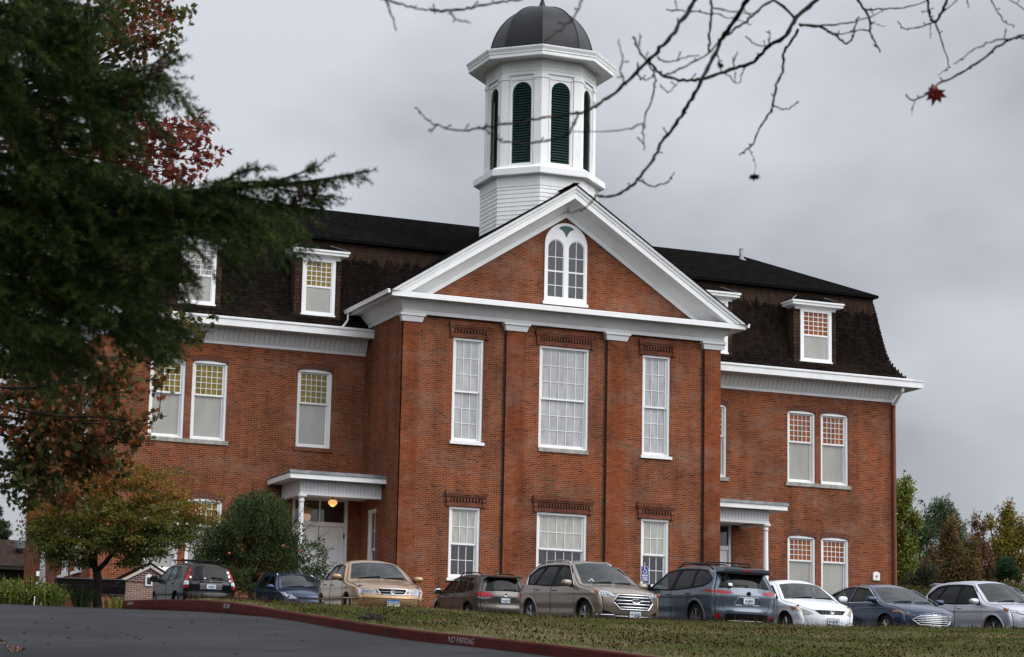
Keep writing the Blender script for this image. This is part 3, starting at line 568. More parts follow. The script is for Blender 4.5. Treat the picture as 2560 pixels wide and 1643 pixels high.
for k in range(8):
    a = R_(45*k-90); nx, ny = math.cos(a), math.sin(a); tx, ty = -ny, nx
    def xf(x, y, z, nx=nx, ny=ny, tx=tx, ty=ty): return (TX+tx*x+nx*(ap-y), TY+ty*x+ny*(ap-y), z)
    s = MB(xf); d = 0.055
    ns = 12; xs = [-lw*math.cos(math.pi*i/ns) for i in range(ns+1)]
    s.quad((-hw+0.02, d, 22.95), (-lw, d, 22.95), (-lw, d, 27.2), (-hw+0.02, d, 27.2)); s.quad((lw, d, 22.95), (hw-0.02, d, 22.95), (hw-0.02, d, 27.2), (lw, d, 27.2))
    s.quad((-lw, d, 22.95), (lw, d, 22.95), (lw, d, lz0), (-lw, d, lz0))
    zt = lambda x: lsp+math.sqrt(max(lw*lw-x*x, 0))
    for i in range(ns):
        a0, a1 = xs[i], xs[i+1]; s.quad((a0, d, zt(a0)), (a1, d, zt(a1)), (a1, d, 27.2), (a0, d, 27.2)); s.quad((a0, d, zt(a0)), (a1, d, zt(a1)), (a1, d+0.14, zt(a1)), (a0, d+0.14, zt(a0)))
    for x in (-lw, lw): s.quad((x, d, lz0), (x, d, lsp), (x, d+0.14, lsp), (x, d+0.14, lz0))
    # corner pilasters, panel mouldings, frieze boards
    pw = 0.30
    for sg in (-1, 1):
        xa, xb = sorted((sg*(hw-0.004), sg*(hw-pw))); s.box(xa, xb, 0.0, d+0.01, 22.96, 26.60)
        xa, xb = sorted((sg*(hw-pw-0.05), sg*(hw-pw-0.10))); s.box(xa, xb, d-0.025, d+0.01, 22.96, 26.42)
        xa, xb = sorted((sg*(hw+0.012), sg*(hw-pw-0.03))); s.box(xa, xb, -0.03, d, 26.44, 26.56)
    s.box(-hw+pw+0.03, hw-pw-0.03, d-0.03, d+0.008, 26.40, 26.48)
    zz = 26.60
    for i in range(4): s.quad((-hw+0.0, 0.022, zz), (hw-0.0, 0.022, zz), (hw-0.0, 0.004, zz+0.148), (-hw+0.0, 0.004, zz+0.148)) if False else s.add([(-hw, 0.0, zz), (hw, 0.0, zz), (hw, 0.016, zz+0.15), (-hw, 0.016, zz+0.15), (hw, 0.0, zz+0.1501), (-hw, 0.0, zz+0.1501)], [(0, 1, 2, 3), (3, 2, 4, 5)]); zz += 0.15
    o = len(sh.v); sh.v += s.v; sh.f += [[i+o for i in f] for f in s.f]; sh.m += s.m
    if k in (0, 1, 7, 2, 6):
        lm = MB(xf); n = 30
        for i in range(n):
            zc = lz0+0.03+(ltp-lz0-0.04)*i/n; wx = lw if zc < lsp else math.sqrt(max(lw*lw-(zc+0.03-lsp)**2, 0.0004)); lm.obox((0, d+0.07, zc+0.04), (1, 0, 0), (0, 0.75, 0.66), (0, -0.66, 0.75), wx-0.004, 0.062, 0.011)
        lv.append(lm)
shf = sh.build('shaft', WHITE, cup)
for lm in lv: lm.build('louver', LOUV, cup)
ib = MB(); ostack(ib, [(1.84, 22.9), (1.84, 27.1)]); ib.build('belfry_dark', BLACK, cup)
cn = MB(); ostack(cn, [(2.19, 27.19), (2.25, 27.22), (2.88, 27.15), (2.90, 27.18), (2.90, 27.30), (2.93, 27.32), (2.93, 27.37), (2.99, 27.48), (3.0, 27.53), (2.96, 27.55), (2.03, 27.74)]); cn.build('cupola_cornice', WHITE, cup)
DOME = m_plain('dome_metal', (0.011, 0.012, 0.014), 0.5, 0.1, spec=0.3, var=0.6, scale=1.6)
dm = MB(); nseg = 18; prof = [(2.06*math.cos(math.pi/2*i/nseg)**0.88, 27.70+2.22*math.sin(math.pi/2*i/nseg)) for i in range(nseg)]+[(0.05, 29.92)]
P = []; F = []
for r, z in prof: P += octo(r, z)
for i in range(len(prof)-1):
    for k in range(8): F.append((i*8+k, i*8+(k+1) % 8, (i+1)*8+(k+1) % 8, (i+1)*8+k))
dm.add(P, F)
for k in range(8): dm.tube([(TX+(r+0.004)*math.cos(R_(22.5+45*k)), TY+(r+0.004)*math.sin(R_(22.5+45*k)), z+0.004) for r, z in prof], 0.022, 5)
dome = dm.build('dome', DOME, cup)
fn = MB(); fn.lathe((TX, TY), [(0.16, 29.88), (0.15, 29.98), (0.10, 30.12), (0.055, 30.3), (0.04, 30.42), (0.075, 30.46), (0.03, 30.5), (0.022, 31.2), (0.09, 31.3), (0.09, 31.4), (0.005, 31.9)], 10); fn.build('finial', DOME, cup, True)
# ---- porches
def porch(m):       # m maps the left porch's x to this side's x
    px0, px1 = -3.16, -0.003; fy = 1.74
    b = MB(); X = lambda a, c: (min(m(a), m(c)), max(m(a), m(c)))
    b.box(*X(px0, px1), fy, fy+0.12, 9.78, 10.26); b.box(*X(px0, px0+0.12), fy+0.121, WY-0.004, 9.78, 10.26)
    pr = b.build('porch', WHITE2, school)
    g = MB(); n = 22
    for i in range(n): x = px0+0.03+(px1-px0-0.06)*(i+0.5)/n; g.box(*X(x-0.004, x+0.004), fy-0.003, fy, 9.80, 10.24)
    g.build('frieze_groove', bpy.data.materials['groove_shadow'], pr)
    b = MB(); b.box(*X(px0-0.03, px1), fy-0.03, fy+0.15, 9.70, 9.779); b.box(*X(px0-0.03, px0+0.15), fy+0.151, WY-0.004, 9.70, 9.779); b.box(*X(px0+0.15, px1), fy+0.15, WY-0.01, 9.83, 9.86); b.build('architrave', WHITE, pr)
    b = MB(); b.box(*X(px0-0.56, px1+0.10 if False else px1), fy-0.5, WY-0.004, 10.262, 10.30); b.box(*X(px0-0.56, px1), fy-0.52, fy-0.45, 10.23, 10.41); b.box(*X(px0-0.58, px0-0.52), fy-0.449, WY-0.004, 10.23, 10.41); b.build('fascia', WHITE, pr)
    b = MB(); b.box(*X(px0-0.60, px1), fy-0.56, fy-0.49, 10.411, 10.53); b.box(*X(px0-0.59, px1), fy-0.489, WY-0.01, 10.42, 10.47); b.build('roof_flashing', STEEL, pr)
    b = MB(); cx, cy = m(px0+0.09), fy+0.09
    b.lathe((cx, cy), [(0.15, 5.9), (0.15, 6.05), (0.12, 6.08), (0.115, 7.0), (0.095, 9.40), (0.095, 9.45), (0.12, 9.46), (0.12, 9.50), (0.10, 9.51), (0.10, 9.58), (0.14, 9.62)], 20); b.box(cx-0.15, cx+0.15, cy-0.15, cy+0.15, 9.62, 9.699); b.build('column', WHITE, pr, True)
    b = MB(); b.box(*X(-3.4, 0.0), 1.5, WY, 3.6, 5.9); b.build('porch_floor', STONE, pr)
    # double door with transom
    d = MB(); yy = WY+0.10
    for a, c in ((-2.72, -2.60), (-0.62, -0.50)): d.box(*X(a, c), yy-0.04, yy+0.12, 5.9, 9.9)
    d.box(*X(-2.60, -0.62), yy-0.03, yy+0.12, 9.78, 9.9); d.box(*X(-2.60, -0.62), yy-0.03, yy+0.12, 8.82, 8.98); d.box(*X(-1.64, -1.58), yy-0.02, yy+0.10, 8.98, 9.78)
    df = d.build('door_frame', WHITE2, school)
    for a, c in ((-2.60, -1.62), (-1.60, -0.62)):
        l = MB(); l.box(*X(a+0.005, c-0.005), yy+0.03, yy+0.08, 5.92, 8.815)
        for zz in np.arange(6.05, 8.7, 0.42):
            l.box(*X(a+0.13, c-0.13), yy+0.018, yy+0.031, zz, zz+0.03); l.box(*X(a+0.13, c-0.13), yy+0.018, yy+0.031, zz+0.33, zz+0.36); l.box(*X(a+0.13, a+0.16), yy+0.0182, yy+0.031, zz+0.03, zz+0.33); l.box(*X(c-0.16, c-0.13), yy+0.0182, yy+0.031, zz+0.03, zz+0.33)
        l.build('door', WHITE2, df)
    t = MB(); t.quad((m(-2.6), yy+0.05, 8.98), (m(-0.62), yy+0.05, 8.98), (m(-0.62), yy+0.05, 9.78), (m(-2.6), yy+0.05, 9.78)); t.build('transom_pane', DARKG, df)
    h = MB()
    for zz in (6.6, 8.4): h.box(*X(-0.64, -0.605), yy-0.05, yy+0.02, zz, zz+0.18)
    h.build('hinge', IRON_SHADE, df)
porch(lambda x: x); porch(lambda x: CW-x)
# ---- downpipes, pilaster shade strips and small fittings
mb = MB(); RUST = m_plain('brown_downpipe', (0.15, 0.042, 0.020), 0.7, var=0.25)
x = XR+0.03; mb.tube([(XR+0.05, WY-0.75, 15.98), (XR+0.05, WY-0.75, 15.86), (XR+0.02, WY-0.10, 15.30)], 0.075, 8); mb.build('downpipe_head', WHITE, school)
mb = MB(); mb.tube([(XR+0.02, WY-0.10, 15.30), (XR+0.015, WY-0.09, 15.1), (XR+0.015, WY-0.09, 3.8)], 0.085, 8); mb.build('downpipe', RUST, school)
mb = MB()  # dark toothed strips added as the shade on the pilasters' left faces
for xx in (3.46*K-0.03, 6.95*K-0.03, 10.42*K-0.03): mb.tube([(xx, -0.04, 16.2), (xx, -0.04, 3.6)], 0.028, 6)
for xx in (3.46*K-0.03, 6.95*K-0.03, 10.42*K-0.03):
    for zz in np.arange(4, 16.2, 0.43): mb.box(xx-0.045, xx+0.045, -0.07, -0.005, zz, zz+0.03)
mb.build('pilaster_shade', IRON_SHADE, school)
mb = MB(); mb.tube([(CW+1.75, WY-0.06, 9.7), (CW+1.75, WY-0.06, 5)], 0.06, 8); mb.build('porch_downpipe', RUST, school)
mb = MB(); ax_, az_ = 18.87*K, 6.73*K; mb.box(ax_-0.16, ax_+0.16, WY-0.07, WY-0.001, az_-0.16, az_+0.15, 0); mb.prism([(ax_-0.12+0.24*i/8, az_+0.15+0.05*math.sin(math.pi*i/8)) for i in range(9)], WY-0.06, WY-0.002, 0)
mb.lathe((ax_, WY-0.1), [(0.03, az_-0.02), (0.03, az_+0.04)], 8, 1); mb.build('alarm_box', [WHITE, m_plain('alarm_red', (0.4, 0.05, 0.03))], school)
# ================================================================== terrain, road, kerb, lawn
GH = np.array([math.sin(_y), math.cos(_y)]); SH = np.array([math.cos(_y), -math.sin(_y)])
def dist_of(x, y): return (x-CAM[0])*GH[0]+(y-CAM[1])*GH[1]
_dd = np.arange(-60, 80, 0.25); _sl = np.where(_dd < 40, 0.096, np.clip(0.096-0.051*(_dd-40)/15, 0.045, 1)); _sl = np.where(_dd < 0, 0.04, _sl)
_zz = np.cumsum(_sl)*0.25; _zz += -1.6-np.interp(0, _dd, _zz)
def road_z(d): return np.interp(d, _dd, _zz)
def lot_z(x, y): return 3.40+0.053*(np.clip(y, -45, 6)+28)
def terr(x, y):
    d = dist_of(x, y); t = np.clip((d-49)/8, 0, 1); t = t*t*(3-2*t); return road_z(np.minimum(d, 60))*(1-t)+lot_z(x, y)*t
def hit(px, py, lo=8, hi=58):        # where a sight line meets the road profile
    v = at(px, py, 1.0)-CAM; h = v[0]*GH[0]+v[1]*GH[1]
    ds = np.arange(lo, hi, 0.05); f = v[2]/h*ds-road_z(ds); i = np.argmax(f < 0) if (f < 0).any() else np.argmin(f)
    return CAM+v*(ds[i]/h)
def vnoise(x, y, s, seed=0):         # cheap smooth noise in [0, 1]
    r = np.random.default_rng(seed); o = np.zeros_like(x)
    for k in range(5):
        a = r.uniform(0, 6.28); f = s*(1.0+0.55*k); o = o+np.sin(x*f*math.cos(a)+y*f*math.sin(a)+r.uniform(0, 6.28)+1.7*np.sin(0.6*f*(x*math.sin(a)-y*math.cos(a))))/(1+0.35*k)
    return 0.5+0.5*np.tanh(o*0.8)
def m_asphalt(name, c0, wet):
    m, t, b = new_mat(name); f = noise(t, 0.35, 6, 0.6); g = noise(t, 60, 3, 0.7); h = noise(t, 2.2, 6, 0.65)
    c = ramp(t, f, [(0.3, tuple(x*0.82 for x in c0)), (0.7, tuple(x*1.12 for x in c0))]); c = mix_rgb(t, 1.0, c, ramp(t, g, [(0.3, g3(0.7)), (0.7, g3(1.35))]), 'MULTIPLY')
    c = mix_rgb(t, 1.0, c, ramp(t, h, [(0.35, g3(0.88)), (0.65, g3(1.08))]), 'MULTIPLY'); t.links.new(c, b.inputs['Base Color'])
    r = ramp(t, f, [(0.35, g3(0.78)), (0.66, g3(wet))]); t.links.new(r, b.inputs['Roughness']); b.inputs['Specular IOR Level'].default_value = 0.10; bump(t, b, g, 0.5, 0.01); return m
ROADM = m_asphalt('asphalt', (0.019, 0.0195, 0.021), 0.6); LOTM = m_asphalt('lot_asphalt', (0.03, 0.03, 0.032), 0.7)
def m_soil(name, a, b_, c_, s=1.3):
    m, t, b = new_mat(name); f = noise(t, s, 8, 0.7); c = ramp(t, f, [(0.3, a), (0.5, b_), (0.7, c_)]); t.links.new(c, b.inputs['Base Color']); b.inputs['Roughness'].default_value = 0.95; b.inputs['Specular IOR Level'].default_value = 0.1; bump(t, b, noise(t, 30, 4), 0.6, 0.03); return m
SOIL = m_soil('lawn_soil', (0.045, 0.048, 0.018), (0.075, 0.066, 0.030), (0.10, 0.080, 0.045)); FIELD = m_soil('field', (0.04, 0.055, 0.018), (0.055, 0.06, 0.025), (0.08, 0.075, 0.035), 0.08)
# far ground: one sheet to the horizon
radii = np.concatenate([np.arange(2, 66, 4), [72, 80, 90, 100, 115, 140, 180, 260, 420, 800, 1600]]); na = 96; V = [(CAM[0], CAM[1], -1.9)]; F = []
for r in radii:
    for k in range(na):
        a = 2*math.pi*k/na; x, y = CAM[0]+r*math.sin(a), CAM[1]+r*math.cos(a); d = dist_of(x, y)
        z = float(terr(np.float64(x), np.float64(y)))-0.3 if d > 0 else -1.9+0.03*d
        V.append((x, y, max(z, -6)))
F3 = []
for i in range(len(radii)-1):
    for k in range(na): a, b = 1+i*na+k, 1+i*na+(k+1) % na; F3.append((a, b, b+na, a+na))
tag(np_mesh('ground', V, F3, FIELD, smooth=True), kind='structure')
# road: from in front of the camera up to the crest, left of the red kerb
k_ = 2560/2400
kerb_px = [(1900, 1618), (1700, 1592), (1500, 1566), (1300, 1540), (1100, 1516), (960, 1501), (800, 1476), (650, 1450)]
KP = [hit(a*k_, b*k_) for a, b in kerb_px]
for a, b, d in ((560, 1434, 45.2), (505, 1427, 47.2), (465, 1423.5, 49.0), (430, 1422, 50.6), (380, 1421, 52.2), (330, 1421.5, 53.6), (285, 1423, 55.0)): KP.append(at(a*k_, b*k_, d/math.cos(0.06)))
KP = [at(2500*k_, 1720*k_, 22.5)]+KP; KP[0][2] = road_z(dist_of(*KP[0][:2]))
def smooth_poly(P, n):
    P = [np.array(p) for p in P]; o = []
    for i in range(len(P)-1):
        p0, p1, p2, p3 = P[max(i-1, 0)], P[i], P[i+1], P[min(i+2, len(P)-1)]
        for j in range(n):
            t = j/n; o.append(0.5*((2*p1)+(-p0+p2)*t+(2*p0-5*p1+4*p2-p3)*t*t+(-p0+3*p1-3*p2+p3)*t**3))
    return o+[P[-1]]
KS = smooth_poly(KP, 8)
V = []; F = []; dl = np.concatenate([np.arange(3, 44, 2.0), np.arange(44, 61, 0.5)]); ll = np.linspace(-45, 26, 60)
for d in dl:
    for l in ll:
        x, y = CAM[0]+GH[0]*d+SH[0]*l, CAM[1]+GH[1]*d+SH[1]*l; V.append((x, y, float(terr(np.float64(x), np.float64(y)))+0.004-(0.25 if l > 9 else 0.0)))
kd = np.array([dist_of(p[0], p[1]) for p in KS]); kl = np.array([(p[0]-CAM[0])*SH[0]+(p[1]-CAM[1])*SH[1] for p in KS]); so = np.argsort(kd); lim = lambda d: np.interp(d, kd[so], kl[so])+1.8
F = [(i*60+j, i*60+j+1, (i+1)*60+j+1, (i+1)*60+j) for i in range(len(dl)-1) for j in range(59) if ll[j+1] < lim(dl[i])]
tag(np_mesh('road', V, F, ROADM, smooth=True), kind='structure')
# beyond the crest: paved court and parking lot
xs = np.linspace(-75, 60, 60); ys = np.linspace(-34, 30, 40); V = [(x, y, float(terr(np.float64(x), np.float64(y)))-0.02) for y in ys for x in xs]
F = [(j*60+i, j*60+i+1, (j+1)*60+i+1, (j+1)*60+i) for j in range(39) for i in range(59)]
F = [f for f in F if not (XL+1 < V[f[0]][0] < XR-3 and V[f[0]][1] > 5)]
tag(np_mesh('parking_lot', V, F, LOTM, smooth=True), kind='structure')
# red kerb with joints
def m_kerb():
    m, t, b = new_mat('red_kerb_paint'); f = noise(t, 1.1, 8, 0.7); c = ramp(t, f, [(0.3, (0.038, 0.014, 0.011)), (0.5, (0.072, 0.015, 0.012)), (0.75, (0.060, 0.027, 0.021))])
    f2 = noise(t, 9, 6, 0.75); c = mix_rgb(t, ramp(t, f2, [(0.56, g3(0)), (0.75, g3(0.55))]), c, (0.05, 0.035, 0.03)); t.links.new(c, b.inputs['Base Color']); b.inputs['Roughness'].default_value = 0.85; b.inputs['Specular IOR Level'].default_value = 0.05; bump(t, b, f2, 0.3, 0.01); return m
KERBM = m_kerb(); KH = 0.15; KW = 0.16
def kerb_rows(S):
    rows = []
    for i, p in enumerate(S):
        d = S[min(i+1, len(S)-1)]-S[max(i-1, 0)]; d = d[:2]/np.linalg.norm(d[:2]); n = np.array((d[1], -d[0])); n = n if n@SH > 0 or i > len(S)*0.75 else n
        n = np.array((d[1], -d[0])); rows.append((p, n))
    return rows
KR = kerb_rows(KS); mb = MB(); prof = [(0.0, -0.6), (0.0, 0.0), (0.025, KH-0.02), (0.045, KH), (KW, KH), (KW, -0.2)]; n = len(prof)
P = [(p[0]+nn[0]*o, p[1]+nn[1]*o, p[2]+z) for p, nn in KR for o, z in prof]
mb.add(P, [(i*n+j, (i+1)*n+j, (i+1)*n+j+1, i*n+j+1) for i in range(len(KR)-1) for j in range(n-1)])
for i in range(6, len(KR), 5):      # expansion joints
    p, nn = KR[i]; t = np.array((-nn[1], nn[0])); q = [(p[0]+nn[0]*(o-0.004)+t[0]*s*0.006, p[1]+nn[1]*(o-0.004)+t[1]*s*0.006, p[2]+z+0.003) for s in (-1, 1) for o, z in prof[1:5]]
    mb.add(q, [(0, 1, 5, 4), (1, 2, 6, 5), (2, 3, 7, 6)], 1)
kerb = mb.build('kerb', [KERBM, m_plain('joint', (0.02, 0.012, 0.012))]); tag(kerb, kind='structure')
LETTER = m_plain('worn_white_letters', (0.34, 0.28, 0.27), 0.85, var=0.7, scale=14)
KL = np.concatenate([[0], np.cumsum([np.linalg.norm(b-a) for a, b in zip(KS[:-1], KS[1:])])]); KSA = np.array(KS); KNA = np.array([n for _, n in KR])
def kerb_text(body, px, h, sx):      # lettering bent along the kerb's face
    w3 = KSA-CAM; u_ = (w3@RT)/(w3@FW)*6032.26+1280; o = text_mesh(body, h, 'painted_lettering', LETTER, kerb, 0.0, sx, 0.0008); i = int(np.argmin(np.abs(u_-px))); s0 = KL[i]
    for v in o.data.vertices:
        s = s0-v.co.x; p = np.array([np.interp(s, KL, KSA[:, k]) for k in range(3)]); nn = np.array([np.interp(s, KL, KNA[:, k]) for k in range(2)]); z = KH*0.47+v.co.y; off = 0.025*min(max(z, 0)/(KH-0.02), 1)-0.006-v.co.z
        v.co = (p[0]+nn[0]*off, p[1]+nn[1]*off, p[2]+z)
    return o
kerb_text('NO PARKING', 1152, 0.125, 1.0); kerb_text('FIRE LANE', 563, 0.125, 1.0); kerb_text('NO PARK', 324, 0.10, 1.1)
# lawn bank
crest_px = [(430, 1411), (500, 1412), (560, 1413.5), (700, 1418), (1000, 1429), (1300, 1449), (1600, 1457), (1900, 1469), (2200, 1473), (2400, 1475), (2700, 1480)]
cx_ = np.array([c[0] for c in crest_px])*k_; cy_ = np.array([c[1] for c in crest_px])*k_
nu, nv = 90, 26
def kerb_top(px):      # the kerb's back top edge at an image column
    best = None
    for (p, nn), (q, mm) in zip(KR[:-1], KR[1:]):
        a = p+np.array((nn[0]*KW, nn[1]*KW, KH)); b = q+np.array((mm[0]*KW, mm[1]*KW, KH))
        ua = ((a-CAM)@RT)/((a-CAM)@FW)*6032.26+1280; ub = ((b-CAM)@RT)/((b-CAM)@FW)*6032.26+1280
        if min(ua, ub) <= px <= max(ua, ub) and abs(ub-ua) > 1e-6: t = (px-ua)/(ub-ua); best = a+(b-a)*t; break
    return best
LG = np.zeros((nu, nv, 3)); pxs = np.linspace(440*k_, 2480*k_, nu)
for i, px in enumerate(pxs):
    a = kerb_top(px); a = KR[0][0] if a is None else a; da = (a-CAM)@FW; dc = 54.0 if px > 700 else 54.0-(700-px)*0.006
    c = at(px, np.interp(px, cx_, cy_), dc)
    for j in range(nv):
        if j < nv-6:
            t = j/(nv-7); p = a+(c-a)*t; p[2] += 0.10*math.sin(math.pi*t)*min(1, (dc-da)/12) if False else 0.0
        else:
            t = (j-(nv-7))/6; h = c-CAM; h[2] = 0; h /= np.linalg.norm(h); p = c+h*3.6*t; zl = float(lot_z(p[0], p[1]))-0.06; p[2] = c[2]*(1-t*t*(3-2*t))+zl*(t*t*(3-2*t))
        LG[i, j] = p
LG[:, 1:nv-7, 2] += (vnoise(LG[:, 1:nv-7, 0], LG[:, 1:nv-7, 1], 1.1, 3)-0.5)*0.07
V = LG.reshape(-1, 3); F = [(i*nv+j, (i+1)*nv+j, (i+1)*nv+j+1, i*nv+j+1) for i in range(nu-1) for j in range(nv-1)]
tag(np_mesh('lawn', V, F, SOIL, smooth=True), kind='structure')
def lawn_pt(u, v):
    fu, fv = u*(nu-1), v*(nv-1); i = np.clip(fu.astype(int), 0, nu-2); j = np.clip(fv.astype(int), 0, nv-2); a, b = (fu-i)[:, None], (fv-j)[:, None]
    return LG[i, j]*(1-a)*(1-b)+LG[i+1, j]*a*(1-b)+LG[i, j+1]*(1-a)*b+LG[i+1, j+1]*a*b
BLADE = m_attr('grass_blade', 0.8, 0.1, 0.3)
def blades(name, P, h, wd, col, lean=0.5):
    n = len(P); a = RNG.uniform(0, 2*np.pi, n); b = RNG.uniform(0, 2*np.pi, n); dx = np.stack([np.cos(a), np.sin(a), np.zeros(n)], 1)*wd[:, None]
    tip = P+np.stack([np.cos(b)*h*lean, np.sin(b)*h*lean, h], 1); V = np.empty((n, 3, 3)); V[:, 0] = P-dx; V[:, 1] = P+dx; V[:, 2] = tip
    return np_mesh(name, V.reshape(-1, 3), np.arange(3*n).reshape(-1, 3), BLADE, col=np.repeat(col, 3, 0))
n = 150000; u = RNG.random(n); v = RNG.random(n)**0.8*0.93+0.01; P = lawn_pt(u, v); P[:, 2] -= 0.01
f1 = vnoise(P[:, 0], P[:, 1], 0.55, 5); f2 = vnoise(P[:, 0], P[:, 1], 1.9, 9); rr = RNG.random(n)
green = np.array((0.072, 0.100, 0.022)); olive = np.array((0.120, 0.112, 0.036)); straw = np.array((0.27, 0.225, 0.12)); brown = np.array((0.095, 0.054, 0.032))
sel = f1*0.55+f2*0.35+rr*0.5; col = np.where((sel > 0.95)[:, None], straw, np.where((sel > 0.62)[:, None], olive, green)); col = np.where((rr > 0.86)[:, None], brown, col)*RNG.uniform(0.65, 1.3, n)[:, None]
tag(blades('grass', P, RNG.uniform(0.03, 0.085, n), RNG.uniform(0.004, 0.011, n), col, 0.7), 'patchy green and straw grass covering the bank above the red kerb', 'grass', kind='stuff')
n = 1500; u = RNG.random(n); v = RNG.uniform(0.62, 0.80, n); P = lawn_pt(u, v)
tg = blades('tall_grass', P, RNG.uniform(0.10, 0.30, n), RNG.uniform(0.003, 0.006, n), np.where((RNG.random(n) > 0.5)[:, None], olive, brown)*RNG.uniform(0.6, 1.2, n)[:, None], 0.25); tag(tg, 'thin seeding grass stalks along the top of the bank before the cars', 'grass', kind='stuff')
# withered clover heads
n = 6500; u = RNG.random(n*3); v = RNG.random(n*3)*0.86+0.02; P = lawn_pt(u, v); keep = (vnoise(P[:, 0], P[:, 1]*1.5, 0.8, 21)+0.22*(u)+0.10*RNG.random(n*3)) > 0.62; P = P[keep][:n]; n = len(P)
hh = RNG.uniform(0.03, 0.10, n); r = RNG.uniform(0.008, 0.019, n); C = P.copy(); C[:, 2] += hh
off = np.array([(1, 0, 0), (-1, 0, 0), (0, 1, 0), (0, -1, 0), (0, 0, 1), (0, 0, -1)], float); V = C[:, None, :]+off[None]*r[:, None, None]*RNG.uniform(0.7, 1.3, (n, 6, 1))
fo = np.array([(0, 2, 4), (2, 1, 4), (1, 3, 4), (3, 0, 4), (2, 0, 5), (1, 2, 5), (3, 1, 5), (0, 3, 5)]); F = (fo[None]+6*np.arange(n)[:, None, None]).reshape(-1, 3)
cc = np.array((0.030, 0.014, 0.009))*RNG.uniform(0.5, 2.2, (n, 1))*np.array([1, 1, 1]); tag(np_mesh('clover_heads', V.reshape(-1, 3), F, BLADE, col=np.repeat(cc, 6, 0)), 'dark withered clover heads scattered over the grass bank', 'clover', kind='stuff')
# ================================================================== cars
CHROME = m_plain('chrome', (0.62, 0.63, 0.65), 0.12, 1.0, var=0.05); TRIM = m_plain('black_trim', (0.008, 0.008, 0.009), 0.55, spec=0.12, var=0.2); TYRE = m_plain('tyre_rubber', (0.012, 0.012, 0.012), 0.85, spec=0.2)
RIM = m_plain('alloy_rim', (0.42, 0.43, 0.45), 0.28, 0.9, var=0.1); SEAM = m_plain('seam', (0.004, 0.004, 0.004), 0.8); UNDER = m_plain('underbody', (0.003, 0.003, 0.003), 0.95)
def m_carglass(name, tint, ior=1.7, amt=.4, thru=(.62, .70, .70)):
    m, t, b = new_mat(name); f = noise(t, 2.0, 3, 0.5); t.links.new(ramp(t, f, [(0.35, tuple(x*0.5 for x in tint)), (0.65, tint)]), b.inputs['Base Color']); b.inputs['Roughness'].default_value = 0.03; b.inputs['IOR'].default_value = ior; b.inputs['Specular IOR Level'].default_value = 0.5
    tr = nd(t, 'ShaderNodeBsdfTransparent'); tr.inputs[0].default_value = (*thru, 1); ms = nd(t, 'ShaderNodeMixShader'); ms.inputs[0].default_value = amt; o = t.nodes['Material Output']; t.links.new(b.outputs[0], ms.inputs[1]); t.links.new(tr.outputs[0], ms.inputs[2]); t.links.new(ms.outputs[0], o.inputs[0]); return m
WSG = m_carglass('windshield_glass', (0.020, 0.028, 0.030), 1.5, .42); SDG = m_carglass('tinted_glass', (0.006, 0.007, 0.008), 1.26, .12); SDL = m_carglass('door_glass', (0.014, 0.017, 0.017), 1.32, .45)
REDL = m_plain('red_lens', (0.26, 0.006, 0.008), 0.15, spec=0.25, var=0.35, scale=14, coat=0.12); CLEARL = m_plain('clear_lens', (0.40, 0.41, 0.43), 0.10, 0.55, var=0.6, scale=16, coat=0.8); AMBL = m_plain('amber_lens', (0.48, 0.14, 0.035), 0.12, var=0.3, scale=16, coat=0.6); FOGL = m_plain('yellowed_lens', (0.40, 0.37, 0.30), 0.2, 0.2, var=0.4, scale=12, coat=0.6); DARKL = m_plain('smoked_lens', (0.05, 0.053, 0.058), 0.08, 0.4, var=0.7, scale=18, coat=1.0)
def m_car(name, col, metal=0.45, rough=0.34, coat=0.75):
    m, t, b = new_mat(name); f = noise(t, 1.2, 6, 0.6); fl = noise(t, 400, 2, 0.5)
    c = ramp(t, f, [(0.35, tuple(x*0.90 for x in col)), (0.65, col)]); b.inputs['Metallic'].default_value = metal; b.inputs['Roughness'].default_value = rough; t.links.new(c, b.inputs['Base Color'])
    b.inputs['Specular IOR Level'].default_value = 0.08; b.inputs['Coat Weight'].default_value = coat; b.inputs['Coat Roughness'].default_value = 0.035; b.inputs['Coat IOR'].default_value = 1.5
    bump(t, b, noise(t, 1.6, 2, 0.4), 0.02, 0.03); return m
def dense(keys, step=0.024):
    K_ = np.array([(a, b, c, d) for a, b, c, d in keys], float); out = []; ks = []
    for i in range(len(K_)-1):
        p0, p1, p2, p3 = K_[max(i-1, 0)], K_[i], K_[i+1], K_[min(i+2, len(K_)-1)]
        l = np.hypot(*(p2-p1)[:2]); n = max(2, int(round(l/step)))
        l0, l1, l2 = [max(np.hypot(*(b-a)[:2]), 1e-3) for a, b in ((p0, p1), (p1, p2), (p2, p3))]
        m1 = ((p2-p1)/l1*l0+(p1-p0)/l0*l1)/(l0+l1)*l1 if i > 0 else (p2-p1); m2 = ((p3-p2)/l2*l1+(p2-p1)/l1*l2)/(l1+l2)*l1 if i < len(K_)-2 else (p2-p1)
        for j in range(n):
            t = j/n; out.append((2*t**3-3*t**2+1)*p1+(t**3-2*t**2+t)*m1*0.9+(-2*t**3+3*t**2)*p2+(t**3-t**2)*m2*0.9); ks.append(i+t)
    out.append(K_[-1]); ks.append(len(K_)-1); return np.array(out), np.array(ks)
def seg_near(P, Q):        # nearest points on a closed polyline Q for points P: (distance, point)
    A = Q; B = np.roll(Q, -1, 0); d = B-A; L2 = np.maximum((d**2).sum(1), 1e-12); bd = np.full(len(P), 1e9); bp = np.zeros_like(P)
    for a, dd, l2 in zip(A, d, L2):
        t = np.clip(((P-a)@dd)/l2, 0, 1); q = a+t[:, None]*dd; e_ = ((P-q)**2).sum(1); m = e_ < bd; bd[m] = e_[m]; bp[m] = q[m]
    return np.sqrt(bd), bp
